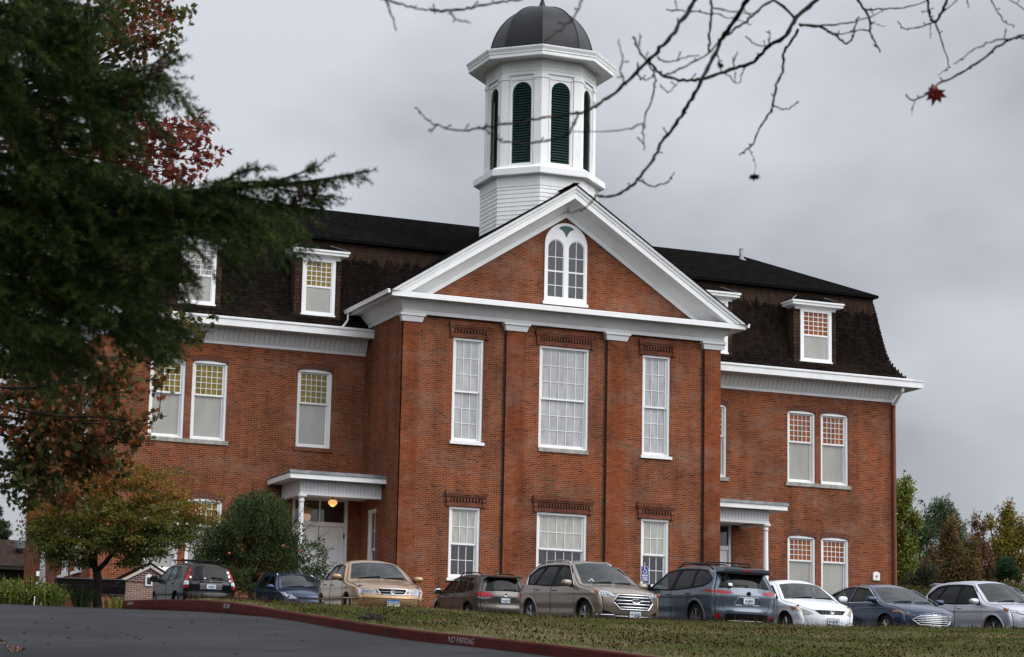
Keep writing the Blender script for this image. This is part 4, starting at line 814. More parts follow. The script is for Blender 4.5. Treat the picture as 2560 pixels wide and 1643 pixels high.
def inside(P, Q):
    x, y = P[:, 0], P[:, 1]; c = np.zeros(len(P), bool)
    for (x1, y1), (x2, y2) in zip(Q, np.roll(Q, -1, 0)):
        m = (y1 > y) != (y2 > y); c ^= m & (x < (x2-x1)*(y-y1)/((y2-y1) if abs(y2-y1) > 1e-12 else 1e-12)+x1)
    return c
def round_poly(Q, r=0.03, n=3):
    Q = np.array(Q, float); o = []
    for i in range(len(Q)):
        a, b, c = Q[i-1], Q[i], Q[(i+1) % len(Q)]; u = a-b; v = c-b; lu, lv = np.linalg.norm(u), np.linalg.norm(v); k = min(r, lu*0.4, lv*0.4); p, q = b+u/lu*k, b+v/lv*k
        for j in range(n+1): t = j/n; o.append((1-t)**2*p+2*t*(1-t)*b+t*t*q)
    return np.array(o)
def seg_open(P, E):
    o = np.full(len(P), 9.0)
    for a, b in zip(E[:-1], E[1:]):
        d_ = b-a; t = np.clip(((P-a)@d_)/max(d_@d_, 1e-9), 0, 1); o = np.minimum(o, np.hypot(*(P-a-t[:, None]*d_).T))
    return o
def scan(q, ax, n, m):      # structured grid inside a polygon, swept along one axis
    q = np.array(q, float); u0, u1 = q[:, ax].min(), q[:, ax].max(); G = np.zeros((n, m, 2))
    for i, u in enumerate(np.linspace(u0+1e-5, u1-1e-5, n)):
        v = []
        for a, b in zip(q, np.roll(q, -1, 0)):
            if (a[ax] > u) != (b[ax] > u): v.append(a[1-ax]+(b[1-ax]-a[1-ax])*(u-a[ax])/(b[ax]-a[ax]))
        v = v or [q[:, 1-ax].mean()]; G[i, :, ax] = u; G[i, :, 1-ax] = np.linspace(min(v), max(v), m)
    return G
class Car:
    def __init__(s, keys, wprof, tf=0.16, tr=0.13, lf=1.3, lr=1.0, fil=0.07, sill=0.24, shoulder=None, p=2.3):
        s.D, s.ks = dense(keys); s.fil = fil; s.sill = sill; s.p = p; zz, ww = np.array(wprof).T; g = np.linspace(0, 2, 201); wv = np.interp(g, zz, ww); kern = np.ones(9)/9; s.g = g; s.wv = np.convolve(np.pad(wv, 4, 'edge'), kern, 'valid')
        s.tf, s.tr, s.lf, s.lr = tf, tr, lf, lr; s.x1 = s.D[:, 2].max(); s.x0 = s.D[:, 2].min(); s.sh = shoulder or []
        s.arc = np.concatenate([[0], np.cumsum(np.hypot(np.diff(s.D[:, 0]), np.diff(s.D[:, 1])))])
        s.we = s.W(s.D[:, 2], s.D[:, 3])-fil; s.nt = 53; s.T = np.sign(np.linspace(-1, 1, s.nt))*np.abs(np.linspace(-1, 1, s.nt))**0.9
    def W(s, x, z):
        w_ = np.interp(z, s.g, s.wv); f = np.clip((x-(s.x1-s.lf))/s.lf, 0, 1.05); r = np.clip((s.x0+s.lr-x)/s.lr, 0, 1.05); w_ = w_-s.tf*f**2.4-s.tr*r**2.4
        for z0, a, wd in s.sh: w_ = w_+a*np.exp(-((z-z0)/wd)**2)
        return w_
    def P(s, a, t):            # strip point for arc length a and cross parameter t
        c = [np.interp(a, s.arc, s.D[:, i]) for i in range(4)]; we = np.interp(a, s.arc, s.we); k = np.abs(t)**s.p
        return np.stack([c[0]+(c[2]-c[0])*k, t*we, c[1]+(c[3]-c[1])*k], -1)
    def key(s, k): return float(np.interp(k, s.ks, s.arc))
    def yz(s, y, z, front=True):      # (arc, metres across) of the strip point seen at (y, z) from the front / back
        imax = np.argmax(s.D[:, 1]); rng = np.arange(imax, len(s.D)) if front else np.arange(0, imax); t = np.clip(y/np.maximum(s.we[rng], 0.05), -1.05, 1.05); k = np.abs(t)**s.p
        z_ = s.D[rng, 1]+(s.D[rng, 3]-s.D[rng, 1])*k; i = int(np.argmin(np.abs(z_-z))); a_ = s.arc[rng[i]]
        for j in (i-1, i+1):
            if 0 <= j < len(rng) and (z_[j]-z)*(z_[i]-z) < 0: a_ = a_+(s.arc[rng[j]]-a_)*(z_[i]-z)/(z_[i]-z_[j]); break
        return np.array((a_, y))
    def xat(s, z, y=0.0, front=True): a, _ = s.yz(y, z, front); return float(s.P(np.array([a]), np.array([y/np.interp(a, s.arc, s.we)]))[0][0])
    def make(s, root, paint, regions, wheels, ra, rw, lower=None):
        ns = len(s.D); m = 58; nt = s.nt
        A, T = np.meshgrid(s.arc, s.T, indexing='ij'); S2 = np.stack([A, T*np.interp(A, s.arc, s.we)], -1).reshape(-1, 2)         # (arc, y)
        fr = (s.arc-s.arc[0])/(s.arc[-1]-s.arc[0]); xb = s.D[0, 2]+0.02+(s.D[-1, 2]-s.D[0, 2]-0.04)*fr; v = (np.linspace(0, 1, m+1))**1.25
        XZ = np.stack([s.D[:, None, 2]*(1-v)+xb[:, None]*v, s.D[:, None, 3]*(1-v)+np.minimum(s.sill, s.D[:, None, 3]-0.02)*v], -1).reshape(-1, 2); fixed = np.zeros((ns, m+1), bool); fixed[:, 0] = True; fixed = fixed.ravel()
        fs = (np.arange(ns-1)[:, None]*nt+np.arange(nt-1)).ravel(); FS = np.stack([fs, fs+1, fs+nt+1, fs+nt], 1)
        fd = (np.arange(ns-1)[:, None]*(m+1)+np.arange(m)).ravel(); FD = np.stack([fd, fd+m+1, fd+m+2, fd+1], 1)
        sreg = []; dreg = []; belt = min(float(np.array(q)[:, 1].min()) for r in regions if r['name'] in ('side_window', 'window_surround') for q in r['side'])-.012
        CUT = ('windshield', 'rear_window', 'side_window', 'quarter_window', 'window_surround', 'front_door', 'rear_door'); over = [r for r in regions if r['name'] not in CUT]; regions = [r for r in regions if r['name'] in CUT]
        for i, r in enumerate(regions):
            for q in r.get('strip', []): sreg.append((i, np.array(q)))
            for q in r.get('side', []):
                q = np.array(q)
                if 'door' in r['name']: q = q.copy(); q[:, 1] = np.minimum(q[:, 1], belt)
                dreg.append((i, q))
        hubs = [(wx, rw) for wx in wheels]
        for hx, hz in hubs: dreg.append((-1, np.array([(hx+ra*math.cos(a), hz+ra*math.sin(a)) for a in np.linspace(0, 2*math.pi, 40, endpoint=False)])))
        used = np.zeros(len(S2), bool)
        for i, q in sreg:
            dd, pp = seg_near(S2, q); mm = (dd < 0.016) & ~used; S2[mm] = pp[mm]; used |= mm
        used = fixed | (seg_open(XZ, s.D[:, 2:4]) < 0.028)
        for i, q in dreg[::-1]:
            if i >= 0 and 'door' in regions[i]['name']: continue
            dd, pp = seg_near(XZ, q); mm = (dd < 0.014) & ~used; XZ[mm] = pp[mm]; used |= mm
        VS = s.P(S2[:, 0], S2[:, 1]/np.interp(S2[:, 0], s.arc, s.we))
        ed = s.D[:, 2:4]; dmin = np.full(len(XZ), 9.0)
        for a, b in zip(ed[:-1:2], ed[2::2] if len(ed) % 2 else np.vstack([ed[2::2], ed[-1:]])):
            d_ = b-a; t = np.clip(((XZ-a)@d_)/max(d_@d_, 1e-9), 0, 1); dmin = np.minimum(dmin, np.hypot(*(XZ-a-t[:, None]*d_).T))
        dmin = np.minimum(dmin, s.fil); Y = s.W(XZ[:, 0], XZ[:, 1])-s.fil+np.sqrt(np.maximum(s.fil**2-(s.fil-dmin)**2, 0))
        # side edge row must agree with the strip
        Yg = Y.reshape(ns, m+1); Yg[:, 0] = s.we; Y = Yg.ravel()
        VL = np.stack([XZ[:, 0], Y, XZ[:, 1]], 1); VR = VL*np.array((1, -1, 1))
        cs = S2[FS].mean(1); cd = XZ[FD].mean(1); rs = np.full(len(FS), -2); rd = np.full(len(FD), -2)
        for i, q in sreg: k = inside(cs, q) & (rs == -2); rs[k] = i
        for i, q in dreg:
            if i == -1: rd[inside(cd, q)] = -1
        for i, q in dreg:
            if i >= 0: k = inside(cd, q) & (rd == -2); rd[k] = i
        if lower is not None: rd[(rd == -2) & (cd[:, 1] < lower)] = len(regions)
        V = np.vstack([VS, VL, VR]); o1 = len(VS); o2 = o1+len(VL); allF = np.vstack([FS, FD+o1, FD[:, ::-1]+o2]); allR = np.concatenate([rs, rd, rd]); side = np.concatenate([np.sign(cs[:, 1]), np.ones(len(FD)), -np.ones(len(FD))])
        # normals for insetting
        fn = np.cross(V[allF[:, 1]]-V[allF[:, 0]], V[allF[:, 3]]-V[allF[:, 0]]); vn = np.zeros_like(V)
        for k in range(4): np.add.at(vn, allF[:, k], fn)
        vn /= np.maximum(np.linalg.norm(vn, axis=1), 1e-9)[:, None]; cen = np.array((0, 0, 0.7)); sg = np.sign(((V-cen)*vn).sum(1).mean()); vn *= sg
        if sg < 0: allF = allF[:, ::-1]
        s.parts = {}
        def emit(name, sel, mat, inset=0.0):
            if not sel.any(): return None
            f = allF[sel]; ids, inv_ = np.unique(f, return_inverse=True); vv = V[ids]-vn[ids]*inset; o = np_mesh(name, vv, inv_.reshape(f.shape), mat, root, smooth=True); return o
        # merge the seam between strip and sides of the painted shell
        body = emit('body', allR == -2, paint); s.body = body
        me = body.data; import bmesh as _b; bm = _b.new(); bm.from_mesh(me); _b.ops.remove_doubles(bm, verts=bm.verts, dist=0.0015); bm.to_mesh(me); bm.free()
        for i, r in enumerate(regions):
            if r.get('each', True):
                for sd_ in (1, -1):
                    o = emit(r['name'], (allR == i) & (side == sd_), r['mat'], r.get('inset', 0.0))
                    if o is not None and r.get('label'): o['label'] = r['label']
            else: emit(r['name'], allR == i, r['mat'], r.get('inset', 0.0))
        if lower is not None: emit('sill_cladding', allR == len(regions), TRIM)
        # lamps, grilles and dark inserts: thin lenses lying on the shell
        E = s.D[:, 2:4]; imax = int(np.argmax(s.D[:, 1]))
        for r in over:
            pcs = {1: [], -1: [], 0: []}
            for q in r.get('strip', []):
                q = np.array(q); G = scan(q, 1, 26, 9); we = np.interp(G[..., 0], s.arc, s.we); T_ = np.clip(G[..., 1]/we, -1, 1); A_ = G[..., 0]; p = s.P(A_, T_); e = 1e-3
                n_ = np.cross(s.P(A_+e, T_)-s.P(A_-e, T_), s.P(A_, np.clip(T_+e, -1, 1))-s.P(A_, np.clip(T_-e, -1, 1))); n_ /= np.linalg.norm(n_, axis=-1)[..., None]+1e-9; c0 = np.array((0, 0, .7)); n_ *= np.sign(((p-c0)*n_).sum(-1).mean()); p = p+n_*r.get('lift', .004)
                m_y = q[:, 1].mean(); pcs[0 if abs(m_y) < .1 else int(np.sign(m_y))].append(p)
            for q in r.get('side', []):
                G = scan(q, 0, 22, 9); X, Z = G[..., 0].ravel(), G[..., 1].ravel(); P2 = np.stack([X, Z], 1); ins = inside(P2, np.vstack([E, [[E[-1, 0], s.sill], [E[0, 0], s.sill]]])); dd = seg_open(P2, E)
                if (~ins).any():
                    k = np.argmin(((P2[~ins][:, None]-E[None])**2).sum(-1), 1); P2[~ins] = E[k]; dd[~ins] = 0
                dd = np.minimum(dd, s.fil); Yv = s.W(P2[:, 0], P2[:, 1])-s.fil+np.sqrt(np.maximum(s.fil**2-(s.fil-dd)**2, 0))+r.get('lift', .004)
                fx = np.where(P2[:, 0] > 0, 1, -1)*r.get('lift', .004)*(1-dd/s.fil); p = np.stack([P2[:, 0]+fx, Yv, P2[:, 1]], 1).reshape(22, 9, 3); pcs[1].append(p); pcs[-1].append(p*np.array((1, -1, 1)))
            for sd_, pl in pcs.items():
                if not pl: continue
                V_ = []; F_ = []
                for p in pl:
                    o_ = len(V_); n1, m1 = p.shape[:2]; V_ += list(p.reshape(-1, 3)); F_ += [(o_+i*m1+j, o_+(i+1)*m1+j, o_+(i+1)*m1+j+1, o_+i*m1+j+1) for i in range(n1-1) for j in range(m1-1)]
                np_mesh(r['name'], np.array(V_), F_, r['mat'], root, smooth=True)
        for r in regions:
            if 'window' in r['name'] and r.get('side') and r['name'] != 'window_surround':
                for q in r['side']:
                    for sg_ in (1, -1):
                        sl = MB(); sl.tube([(a[0], (float(s.W(a[0], a[1]))-.004)*sg_, a[1]) for a in np.vstack([q, q[:1]])], .013, 5, cap=False); sl.build('window_seal', TRIM, root, True)
        # seams round doors and the like
        sm = MB()
        for r in regions:
            if not r.get('seam'): continue
            for q in r.get('side', []):
                q = np.array(q); Q = np.vstack([np.linspace(a, b, max(2, int(np.linalg.norm(b-a)/0.04)), endpoint=False) for a, b in zip(q, np.roll(q, -1, 0))]); Q = np.roll(Q, -int(np.argmax(Q[:, 1])), 0); Q = Q[Q[:, 1] < 1.02+(s.D[:, 1].max()-1.45)*.25]
                for sg_ in (1, -1):
                    y = (s.W(Q[:, 0], Q[:, 1])-0.001)*sg_; pts = [(a[0], b, a[1]) for a, b in zip(Q, y)]; sm.tube(pts, 0.0055, 4, cap=False)
        for q in s.strip_seams if hasattr(s, 'strip_seams') else []:
            Q = np.vstack([np.linspace(a, b, 12, endpoint=False) for a, b in zip(q[:-1], q[1:])]); pts = s.P(Q[:, 0], Q[:, 1]/np.interp(Q[:, 0], s.arc, s.we)); sm.tube(list(pts), 0.0055, 4, cap=False)
        if sm.v: sm.build('panel_gap', SEAM, root)
        SEATM = m_plain('seat_fabric', (.055, .052, .048), .9, var=.2) if 'seat_fabric' not in bpy.data.materials else bpy.data.materials['seat_fabric']
        zr = float(s.D[:, 1].max()); base = zr-1.20
        for sx_, ys_ in ((-.05, (-.38, .38)), (-.98, (-.36, .36))):
            for yy_ in ys_:
                q = MB(); q.lathe((0, 0), [(.02, base+.94)]+[(.24*abs(math.sin(math.pi*(i+.5)/9))**.45, base+.92-.58*i/8) for i in range(9)]+[(.02, base+.32)], 12); q.v = [(sx_-.05+v[0]*.42-(v[2]-base-.3)*.22, yy_+v[1], v[2]) for v in q.v]; so_ = q.build('seat', SEATM, root, True)
                q = MB(); q.lathe((0, 0), [(.01, base+1.10)]+[(.13*abs(math.sin(math.pi*(i+.5)/6))**.5, base+1.09-.17*i/5) for i in range(6)]+[(.01, base+.90)], 10); q.v = [(sx_-.21+v[0]*.5, yy_+v[1], v[2]) for v in q.v]; q.build('headrest', SEATM, so_, True)
        q = MB(); q.box(.55, .95, -.66, .66, base+.25, base+.50); q.build('dashboard', UNDER, root)
        ub = MB(); ub.box(s.x0+0.25, s.x1-0.25, -0.70, 0.70, 0.2, 0.82); ub.build('underbody', UNDER, root)
        for hx, hz in hubs:
            for sd_ in (1, -1):
                yo = (float(s.W(np.array(hx), np.array(0.5)))-0.035)*sd_; tw = 0.21
                t = MB(); prof_ = [(rw*0.66, 0.0), (rw*0.70, 0.012), (rw*0.93, 0.0), (rw*0.985, 0.02), (rw, 0.06), (rw, tw-0.05), (rw*0.97, tw), (rw*0.7, tw)]; n = 32
                Pn = [(hx+r_*math.cos(2*math.pi*k/n), yo-sd_*d_, hz+r_*math.sin(2*math.pi*k/n)) for r_, d_ in prof_ for k in range(n)]
                t.add(Pn, [(i*n+k, i*n+(k+1) % n, (i+1)*n+(k+1) % n, (i+1)*n+k) for i in range(len(prof_)-1) for k in range(n)]); wh = t.build('wheel', TYRE, root, True)
                rm = MB(); rr = rw*0.665; a0 = RNG.uniform(0, 1)
                rm.add([(hx+r_*math.cos(2*math.pi*k/n), yo-sd_*d_, hz+r_*math.sin(2*math.pi*k/n)) for r_, d_ in ((rr, 0.003), (rr*0.93, 0.006), (rr*0.90, 0.05)) for k in range(n)], [(i*n+k, i*n+(k+1) % n, (i+1)*n+(k+1) % n, (i+1)*n+k) for i in range(2) for k in range(n)])
                for k in range(5):
                    for off in (-0.13, 0.13):
                        a = a0+2*math.pi*k/5; ca, sa = math.cos(a+off*0.6), math.sin(a+off*0.6); c1, s1 = math.cos(a+off*1.5), math.sin(a+off*1.5); rm.tube([(hx+0.05*ca, yo-sd_*0.03, hz+0.05*sa), (hx+rr*0.95*c1, yo-sd_*0.014, hz+rr*0.95*s1)], [0.024, 0.018], 5)
                rm.tube([(hx, yo-sd_*0.05, hz), (hx, yo-sd_*0.012, hz)], 0.055, 12); rm.build('rim', RIM, wh)
                dk = MB(); dk.add([(hx+rr*0.91*math.cos(2*math.pi*k/n), yo-sd_*0.052, hz+rr*0.91*math.sin(2*math.pi*k/n)) for k in range(n)], [tuple(range(n))]); dk.build('brake_disc', UNDER, wh)
        return root
    def arch_trim(s, root, wheels, ra, rw, mat, wd=0.05):
        for hx in wheels:
            for sd_ in (1, -1):
                mb = MB(); A = np.linspace(R_(-12), R_(192), 30); rows = []
                for a in A:
                    for r_, o in ((ra-0.012, -0.03), (ra-0.005, 0.012), (ra+wd, 0.010), (ra+wd+0.004, -0.004)):
                        x, z = hx+r_*math.cos(a), rw+r_*math.sin(a); rows.append((x, (float(s.W(np.array(x), np.array(z)))+o)*sd_, z))
                mb.add(rows, [(i*4+j, i*4+j+1, (i+1)*4+j+1, (i+1)*4+j) for i in range(len(A)-1) for j in range(3)]); mb.build('arch_trim', mat, root, True)
    def line(s, root, name, pts, r, mat, lift=0.006):         # a strip or bar laid along the front / back: points (y, z)
        mb = MB(); mb.tube([tuple(p) for p in pts], r, 6); return mb.build(name, mat, root, True)
    def face_pts(s, yz, front=True, lift=0.008):
        o = []
        for y, z in yz:
            a, _ = s.yz(y, z, front); p = s.P(np.array([a]), np.array([y/np.interp(a, s.arc, s.we)]))[0]; o.append((p[0]+(lift if front else -lift), y, z))
        return o
    def mirror(s, root, x, z, mat, size=(0.10, 0.13, 0.085), sides=(1, -1), capmat=None):
        for sd_ in sides:
            w_ = float(s.W(np.array(x), np.array(z))); c = np.array((x, (w_+0.15)*sd_, z+0.03)); mb = MB(); nU, nV = 12, 10; P_ = []; 
            for i in range(nV+1):
                for j in range(nU):
                    a = math.pi*i/nV; b = 2*math.pi*j/nU; q = lambda t_: math.copysign(abs(t_)**0.7, t_)
                    xx = q(math.sin(a)*math.cos(b)); xx = min(xx, 0.9) if xx > 0 else max(xx, -0.55); P_.append((c[0]+size[0]*xx, c[1]+size[1]*q(math.cos(a)), c[2]+size[2]*q(math.sin(a)*math.sin(b))))
            mb.add(P_, [(i*nU+j, i*nU+(j+1) % nU, (i+1)*nU+(j+1) % nU, (i+1)*nU+j) for i in range(nV) for j in range(nU)]); mm = mb.build('wing_mirror', mat, root, True)
            st = MB(); st.tube([(x, (w_-0.05)*sd_, z-0.05), (x, (w_+0.10)*sd_, z-0.02)], 0.035, 6); st.build('mirror_stalk', TRIM, mm)
            gl = MB(); gl.obox((c[0]-size[0]*0.56, c[1], c[2]), (1, 0, 0), (0, 1, 0), (0, 0, 1), 0.004, size[1]*0.8, size[2]*0.75); gl.build('mirror_glass', WSG, mm)
    def handle(s, root, pts, mat):
        for x, z in pts:
            for sd_ in (1, -1):
                w_ = float(s.W(np.array(x), np.array(z))); mb = MB(); mb.tube([(x-0.10, (w_+0.004)*sd_, z), (x-0.07, (w_+0.03)*sd_, z), (x+0.07, (w_+0.03)*sd_, z), (x+0.10, (w_+0.004)*sd_, z)], 0.014, 6); mb.build('door_handle', mat, root, True)
    def rails(s, root, k0, k1, y, mat, h=0.05, r=0.016):
        for sd_ in (1, -1):
            a = np.linspace(s.key(k0), s.key(k1), 14); we = np.interp(a, s.arc, s.we); p = s.P(a, np.minimum(y/we, 0.98)); lift = h*np.minimum(1, np.minimum(np.arange(14), np.arange(13, -1, -1))/2.0); p[:, 2] += lift-0.005*(lift == 0); p[:, 1] *= sd_
            mb = MB(); mb.tube(list(p), r, 6); mb.build('roof_rail', mat, root, True)
    def plate(s, root, z, text, front=True, base=(0.62, 0.66, 0.70), ink=(0.03, 0.035, 0.09), style=0, tilt=0.0, frame=None, x=None):
        x = (s.xat(z, 0, front)+(0.02 if front else -0.02)) if x is None else x; sg = 1 if front else -1
        g = bpy.data.objects.new('license_plate', None); mb = MB(); mb.box(-0.008, 0, -0.155, 0.155, -0.077, 0.077, 0)
        mats = [PLATES['frame']]; mb.v = [(v[0]*1.0, v[1]*1.05, v[2]*1.08) for v in mb.v]; o = mb.build('license_plate', mats, root); o.location = (x, 0, z); o.rotation_euler = (0, 0, 0 if front else math.pi)
        p = MB(); p.box(0.0005, 0.003, -0.150, 0.150, -0.073, 0.073); p.build('plate_face', PLATES['blue'] if style == 1 else PLATES['pale'], o)
        if style == 0:
            t = MB(); t.prism([(0, 0.045), (-0.028, -0.05), (0.028, -0.05)], 0, 0.001); t.v = [(0.0042+v[1], v[0], v[2]) for v in t.v]; t.build('plate_tree', PLATES['tree'], o)
            t = MB(); t.box(0.0032, 0.004, -0.148, 0.148, -0.071, -0.052); t.build('plate_band', PLATES['band'], o)
        else:
            t = MB(); t.box(0.0032, 0.004, -0.148, 0.148, 0.045, 0.072); t.build('plate_band', PLATES['dblue'], o); t = MB(); t.prism([(-0.148, -0.07), (0.148, -0.07), (0.148, 0.0), (0.05, 0.02), (-0.05, -0.01), (-0.148, 0.01)], 0, 0.0006); t.v = [(0.0034+v[1], v[0], v[2]) for v in t.v]; t.build('plate_hills', PLATES['cream'], o)
        tx = text_mesh(text, 0.092, 'plate_lettering', PLATES['ink'], o, 0.002, 0.78, 0.0006); tx.matrix_local = Matrix(((0, 0, 1, 0.0052), (1, 0, 0, 0), (0, 1, 0, -0.004), (0, 0, 0, 1)))
        return o
PLATES = {'frame': m_plain('plate_frame', (0.05, 0.05, 0.05), 0.5), 'pale': m_plain('plate_pale', (0.55, 0.60, 0.66), 0.5, var=0.15), 'blue': m_plain('plate_sky', (0.30, 0.42, 0.60), 0.5), 'tree': m_plain('plate_tree', (0.03, 0.22, 0.20), 0.5), 'band': m_plain('plate_band', (0.30, 0.30, 0.42), 0.5), 'dblue': m_plain('plate_blue', (0.02, 0.08, 0.32), 0.5), 'cream': m_plain('plate_cream', (0.62, 0.60, 0.42), 0.5), 'ink': m_plain('plate_ink', (0.02, 0.025, 0.08), 0.5)}
def ellipse_badge(root, x, z, a, b, mat, front=True, bars=(), fill=None, tube=0.006, name='emblem'):
    sg = 1 if front else -1; mb = MB(); n = 28; mb.tube([(x, a*math.cos(2*math.pi*k/n), z+b*math.sin(2*math.pi*k/n)) for k in range(n+1)], tube, 5, 0, False)
    for (ca, cb, cz) in bars: mb.tube([(x, ca*math.cos(2*math.pi*k/n), z+cz+cb*math.sin(2*math.pi*k/n)) for k in range(n+1)], tube*0.85, 5, 0, False)
    o = mb.build(name, mat, root)
    if fill: f = MB(); f.add([(x-0.003*sg, a*math.cos(2*math.pi*k/n), z+b*math.sin(2*math.pi*k/n)) for k in range(n)], [tuple(range(n))]); f.build('emblem_field', fill, o)
    return o
def badge_text(root, x, y, z, body, size, mat, front=False, name='badge_lettering'):
    t = text_mesh(body, size, name, mat, root, 0.001, 1.25, 0.002); s_ = 1 if front else -1; t.matrix_local = Matrix(((0, 0, s_, x), (s_, 0, 0, y), (0, 1, 0, z), (0, 0, 0, 1))); return t
def sym(q): return [q, [(a, -b) for a, b in q]]
def car_root(name, pos, yaw, label, slope=3.0):
    fd = 1 if yaw > 0 else -1; o = thing(name, (pos[0], pos[1], pos[2]), label, 'car', 'cars parked before the brick schoolhouse', (0, -R_(slope)*fd, R_(yaw))); return o
def strip_quad(c, ka, kb, ta, tb, n=10, bow=0.0):      # trapezoid on the strip between two keys, half-widths as fractions
    a, b = c.key(ka), c.key(kb); wa, wb = np.interp(a, c.arc, c.we), np.interp(b, c.arc, c.we)
    q = [(a, -ta*wa), (a, ta*wa), (b, tb*wb), (b, -tb*wb)]; return round_poly(q, 0.05)
def fpoly(c, yz, front=True):       # polygon given as seen from the front (y, z), both mirror images
    Q = []
    for (a, b) in zip(yz, yz[1:]+yz[:1]):
        for t in np.linspace(0, 1, 6, endpoint=False): Q.append(c.yz(a[0]+(b[0]-a[0])*t, a[1]+(b[1]-a[1])*t, front))
    return np.array(Q)
def fsym(c, yz, front=True): return [fpoly(c, yz, front), fpoly(c, [(-a, b) for a, b in yz], front)]
def wipers(c, root, k, mat=TRIM, ys=((-0.55, 0.0), (0.05, 0.6)), back=0.35):
    for y0, y1 in ys:
        a = c.key(k); p0 = c.P(np.array([a+0.02]), np.array([y0/np.interp(a, c.arc, c.we)]))[0]; p1 = c.P(np.array([a-0.10]), np.array([y1/np.interp(a, c.arc, c.we)]))[0]; mb = MB(); mb.tube([p0+(0.0, 0, 0.02), (p0+p1)/2+(0, 0, 0.03), p1+(0, 0, 0.022)], 0.010, 5); mb.build('wiper', mat, root)
# ---- the individual cars (x forward, y to the car's left, z up; wheel contact at z = 0)
def nz(k, dx, dz): return [(a, b, a+x_, b+z_) for (a, b), x_, z_ in zip(k, dx, dz)]
LOT = lambda x, y: float(lot_z(np.float64(x), np.float64(y)))
def cross_suv(name, pos, yaw, label, colname, col, plate, wheel_dark=False):      # mid-size crossover seen from its front quarter
    root = car_root(name, pos, yaw, label); paint = m_car(colname, col, 0.55, 0.34)
    keys = [(-2.24, .30, -2.08, .32), (-2.34, .45, -2.16, .45), (-2.37, .66, -2.18, .66), (-2.34, .92, -2.17, .92), (-2.28, 1.06, -2.12, 1.04), (-2.14, 1.18, -2.02, 1.14), (-1.93, 1.48, -1.86, 1.42), (-1.84, 1.63, -1.76, 1.55), (-1.55, 1.685, -1.50, 1.62), (-1.0, 1.72, -1.0, 1.66), (-.35, 1.73, -.40, 1.67), (.22, 1.685, .10, 1.615), (.72, 1.42, .55, 1.37), (1.22, 1.15, 1.00, 1.12), (1.34, 1.12, 1.12, 1.085), (1.85, 1.05, 1.66, 1.00), (2.20, .96, 1.93, .92), (2.31, .90, 2.02, .87), (2.36, .78, 2.07, .78), (2.39, .62, 2.10, .62), (2.38, .46, 2.09, .46), (2.30, .30, 2.02, .32), (2.2, .24, 1.95, .27)]
    c = Car(keys, [(0, .90), (.25, .915), (.42, .945), (.62, .955), (.80, .955), (.98, .94), (1.06, .925), (1.12, .90), (1.35, .80), (1.56, .685), (1.7, .60)], tf=.14, tr=.10, shoulder=[(.90, .010, .05), (.52, -.012, .09)], sill=.26)
    glass = [[(.86, 1.10), (.24, 1.545), (-.22, 1.575), (-.20, 1.09)], [(-.30, 1.09), (-.32, 1.575), (-.95, 1.575), (-1.18, 1.10)], [(-1.24, 1.10), (-1.03, 1.56), (-1.35, 1.52), (-1.72, 1.30), (-1.62, 1.14)]]
    surround = [round_poly([(.95, 1.07), (.25, 1.575), (-.3, 1.605), (-1.05, 1.60), (-1.40, 1.55), (-1.80, 1.30), (-1.66, 1.10), (-.3, 1.055)], .08)]
    doors = [round_poly([(.98, .34), (1.02, .80), (.93, 1.08), (.24, 1.59), (-.24, 1.61), (-.24, .34)], .06), round_poly([(-.26, .34), (-.26, 1.61), (-1.02, 1.61), (-1.24, 1.08), (-1.10, .80), (-.92, .48), (-.86, .34)], .06)]
    H = [(.44, .80), (.60, .945), (.86, .965), (.90, .90), (.70, .815)]
    regs = [dict(name='windshield', mat=WSG, strip=[strip_quad(c, 11.12, 13.05, .90, .90)], each=False, inset=.006),
            dict(name='rear_window', mat=SDG, strip=[strip_quad(c, 5.05, 6.9, .86, .82)], each=False, inset=.006),
            dict(name='side_window', mat=SDL, side=[round_poly(glass[0], .04)], inset=.010), dict(name='side_window', mat=SDG, side=[round_poly(glass[1], .04)], inset=.010), dict(name='quarter_window', mat=SDG, side=[round_poly(glass[2], .04)], inset=.010),
            dict(name='window_surround', mat=TRIM, side=surround, inset=.004),
            dict(name='headlight', mat=CLEARL, strip=fsym(c, H), side=[np.array([(2.30, .81), (2.3, .975), (1.90, .955), (1.72, .93), (1.80, .89)])]),
            dict(name='grille', mat=TRIM, strip=[fpoly(c, [(-.52, .70), (-.40, .86), (.40, .86), (.52, .70), (.36, .54), (-.36, .54)])], each=False, inset=.02),
            dict(name='fog_recess', mat=TRIM, strip=fsym(c, [(.50, .42), (.86, .56), (.90, .40), (.80, .36)]), inset=.02),
            dict(name='lower_grille', mat=TRIM, strip=[fpoly(c, [(-.45, .40), (.45, .40), (.42, .28), (-.42, .28)])], each=False, inset=.01),
            dict(name='tail_light', mat=REDL, strip=fsym(c, [(.30, .93), (.9, 1.05), (.9, .95), (.30, .86)], False), side=[np.array([(-2.3, .92), (-2.3, 1.10), (-1.86, 1.08), (-1.94, .95)])]),
            dict(name='front_door', mat=paint, side=[doors[0]], seam=True), dict(name='rear_door', mat=paint, side=[doors[1]], seam=True)]
    c.strip_seams = [[(c.key(13.6), -.84), (c.key(16.4), -.78)], [(c.key(13.6), .84), (c.key(16.4), .78)], [(c.key(16.9), -.72), (c.key(16.9), .72)]]
    c.make(root, paint, regs, (1.44, -1.41), .415, .365, lower=.33)
    c.arch_trim(root, (1.44, -1.41), .415, .365, paint if not wheel_dark else TRIM, .035)
    # chrome window line, grille bars and frame, oval badge
    mb = MB()
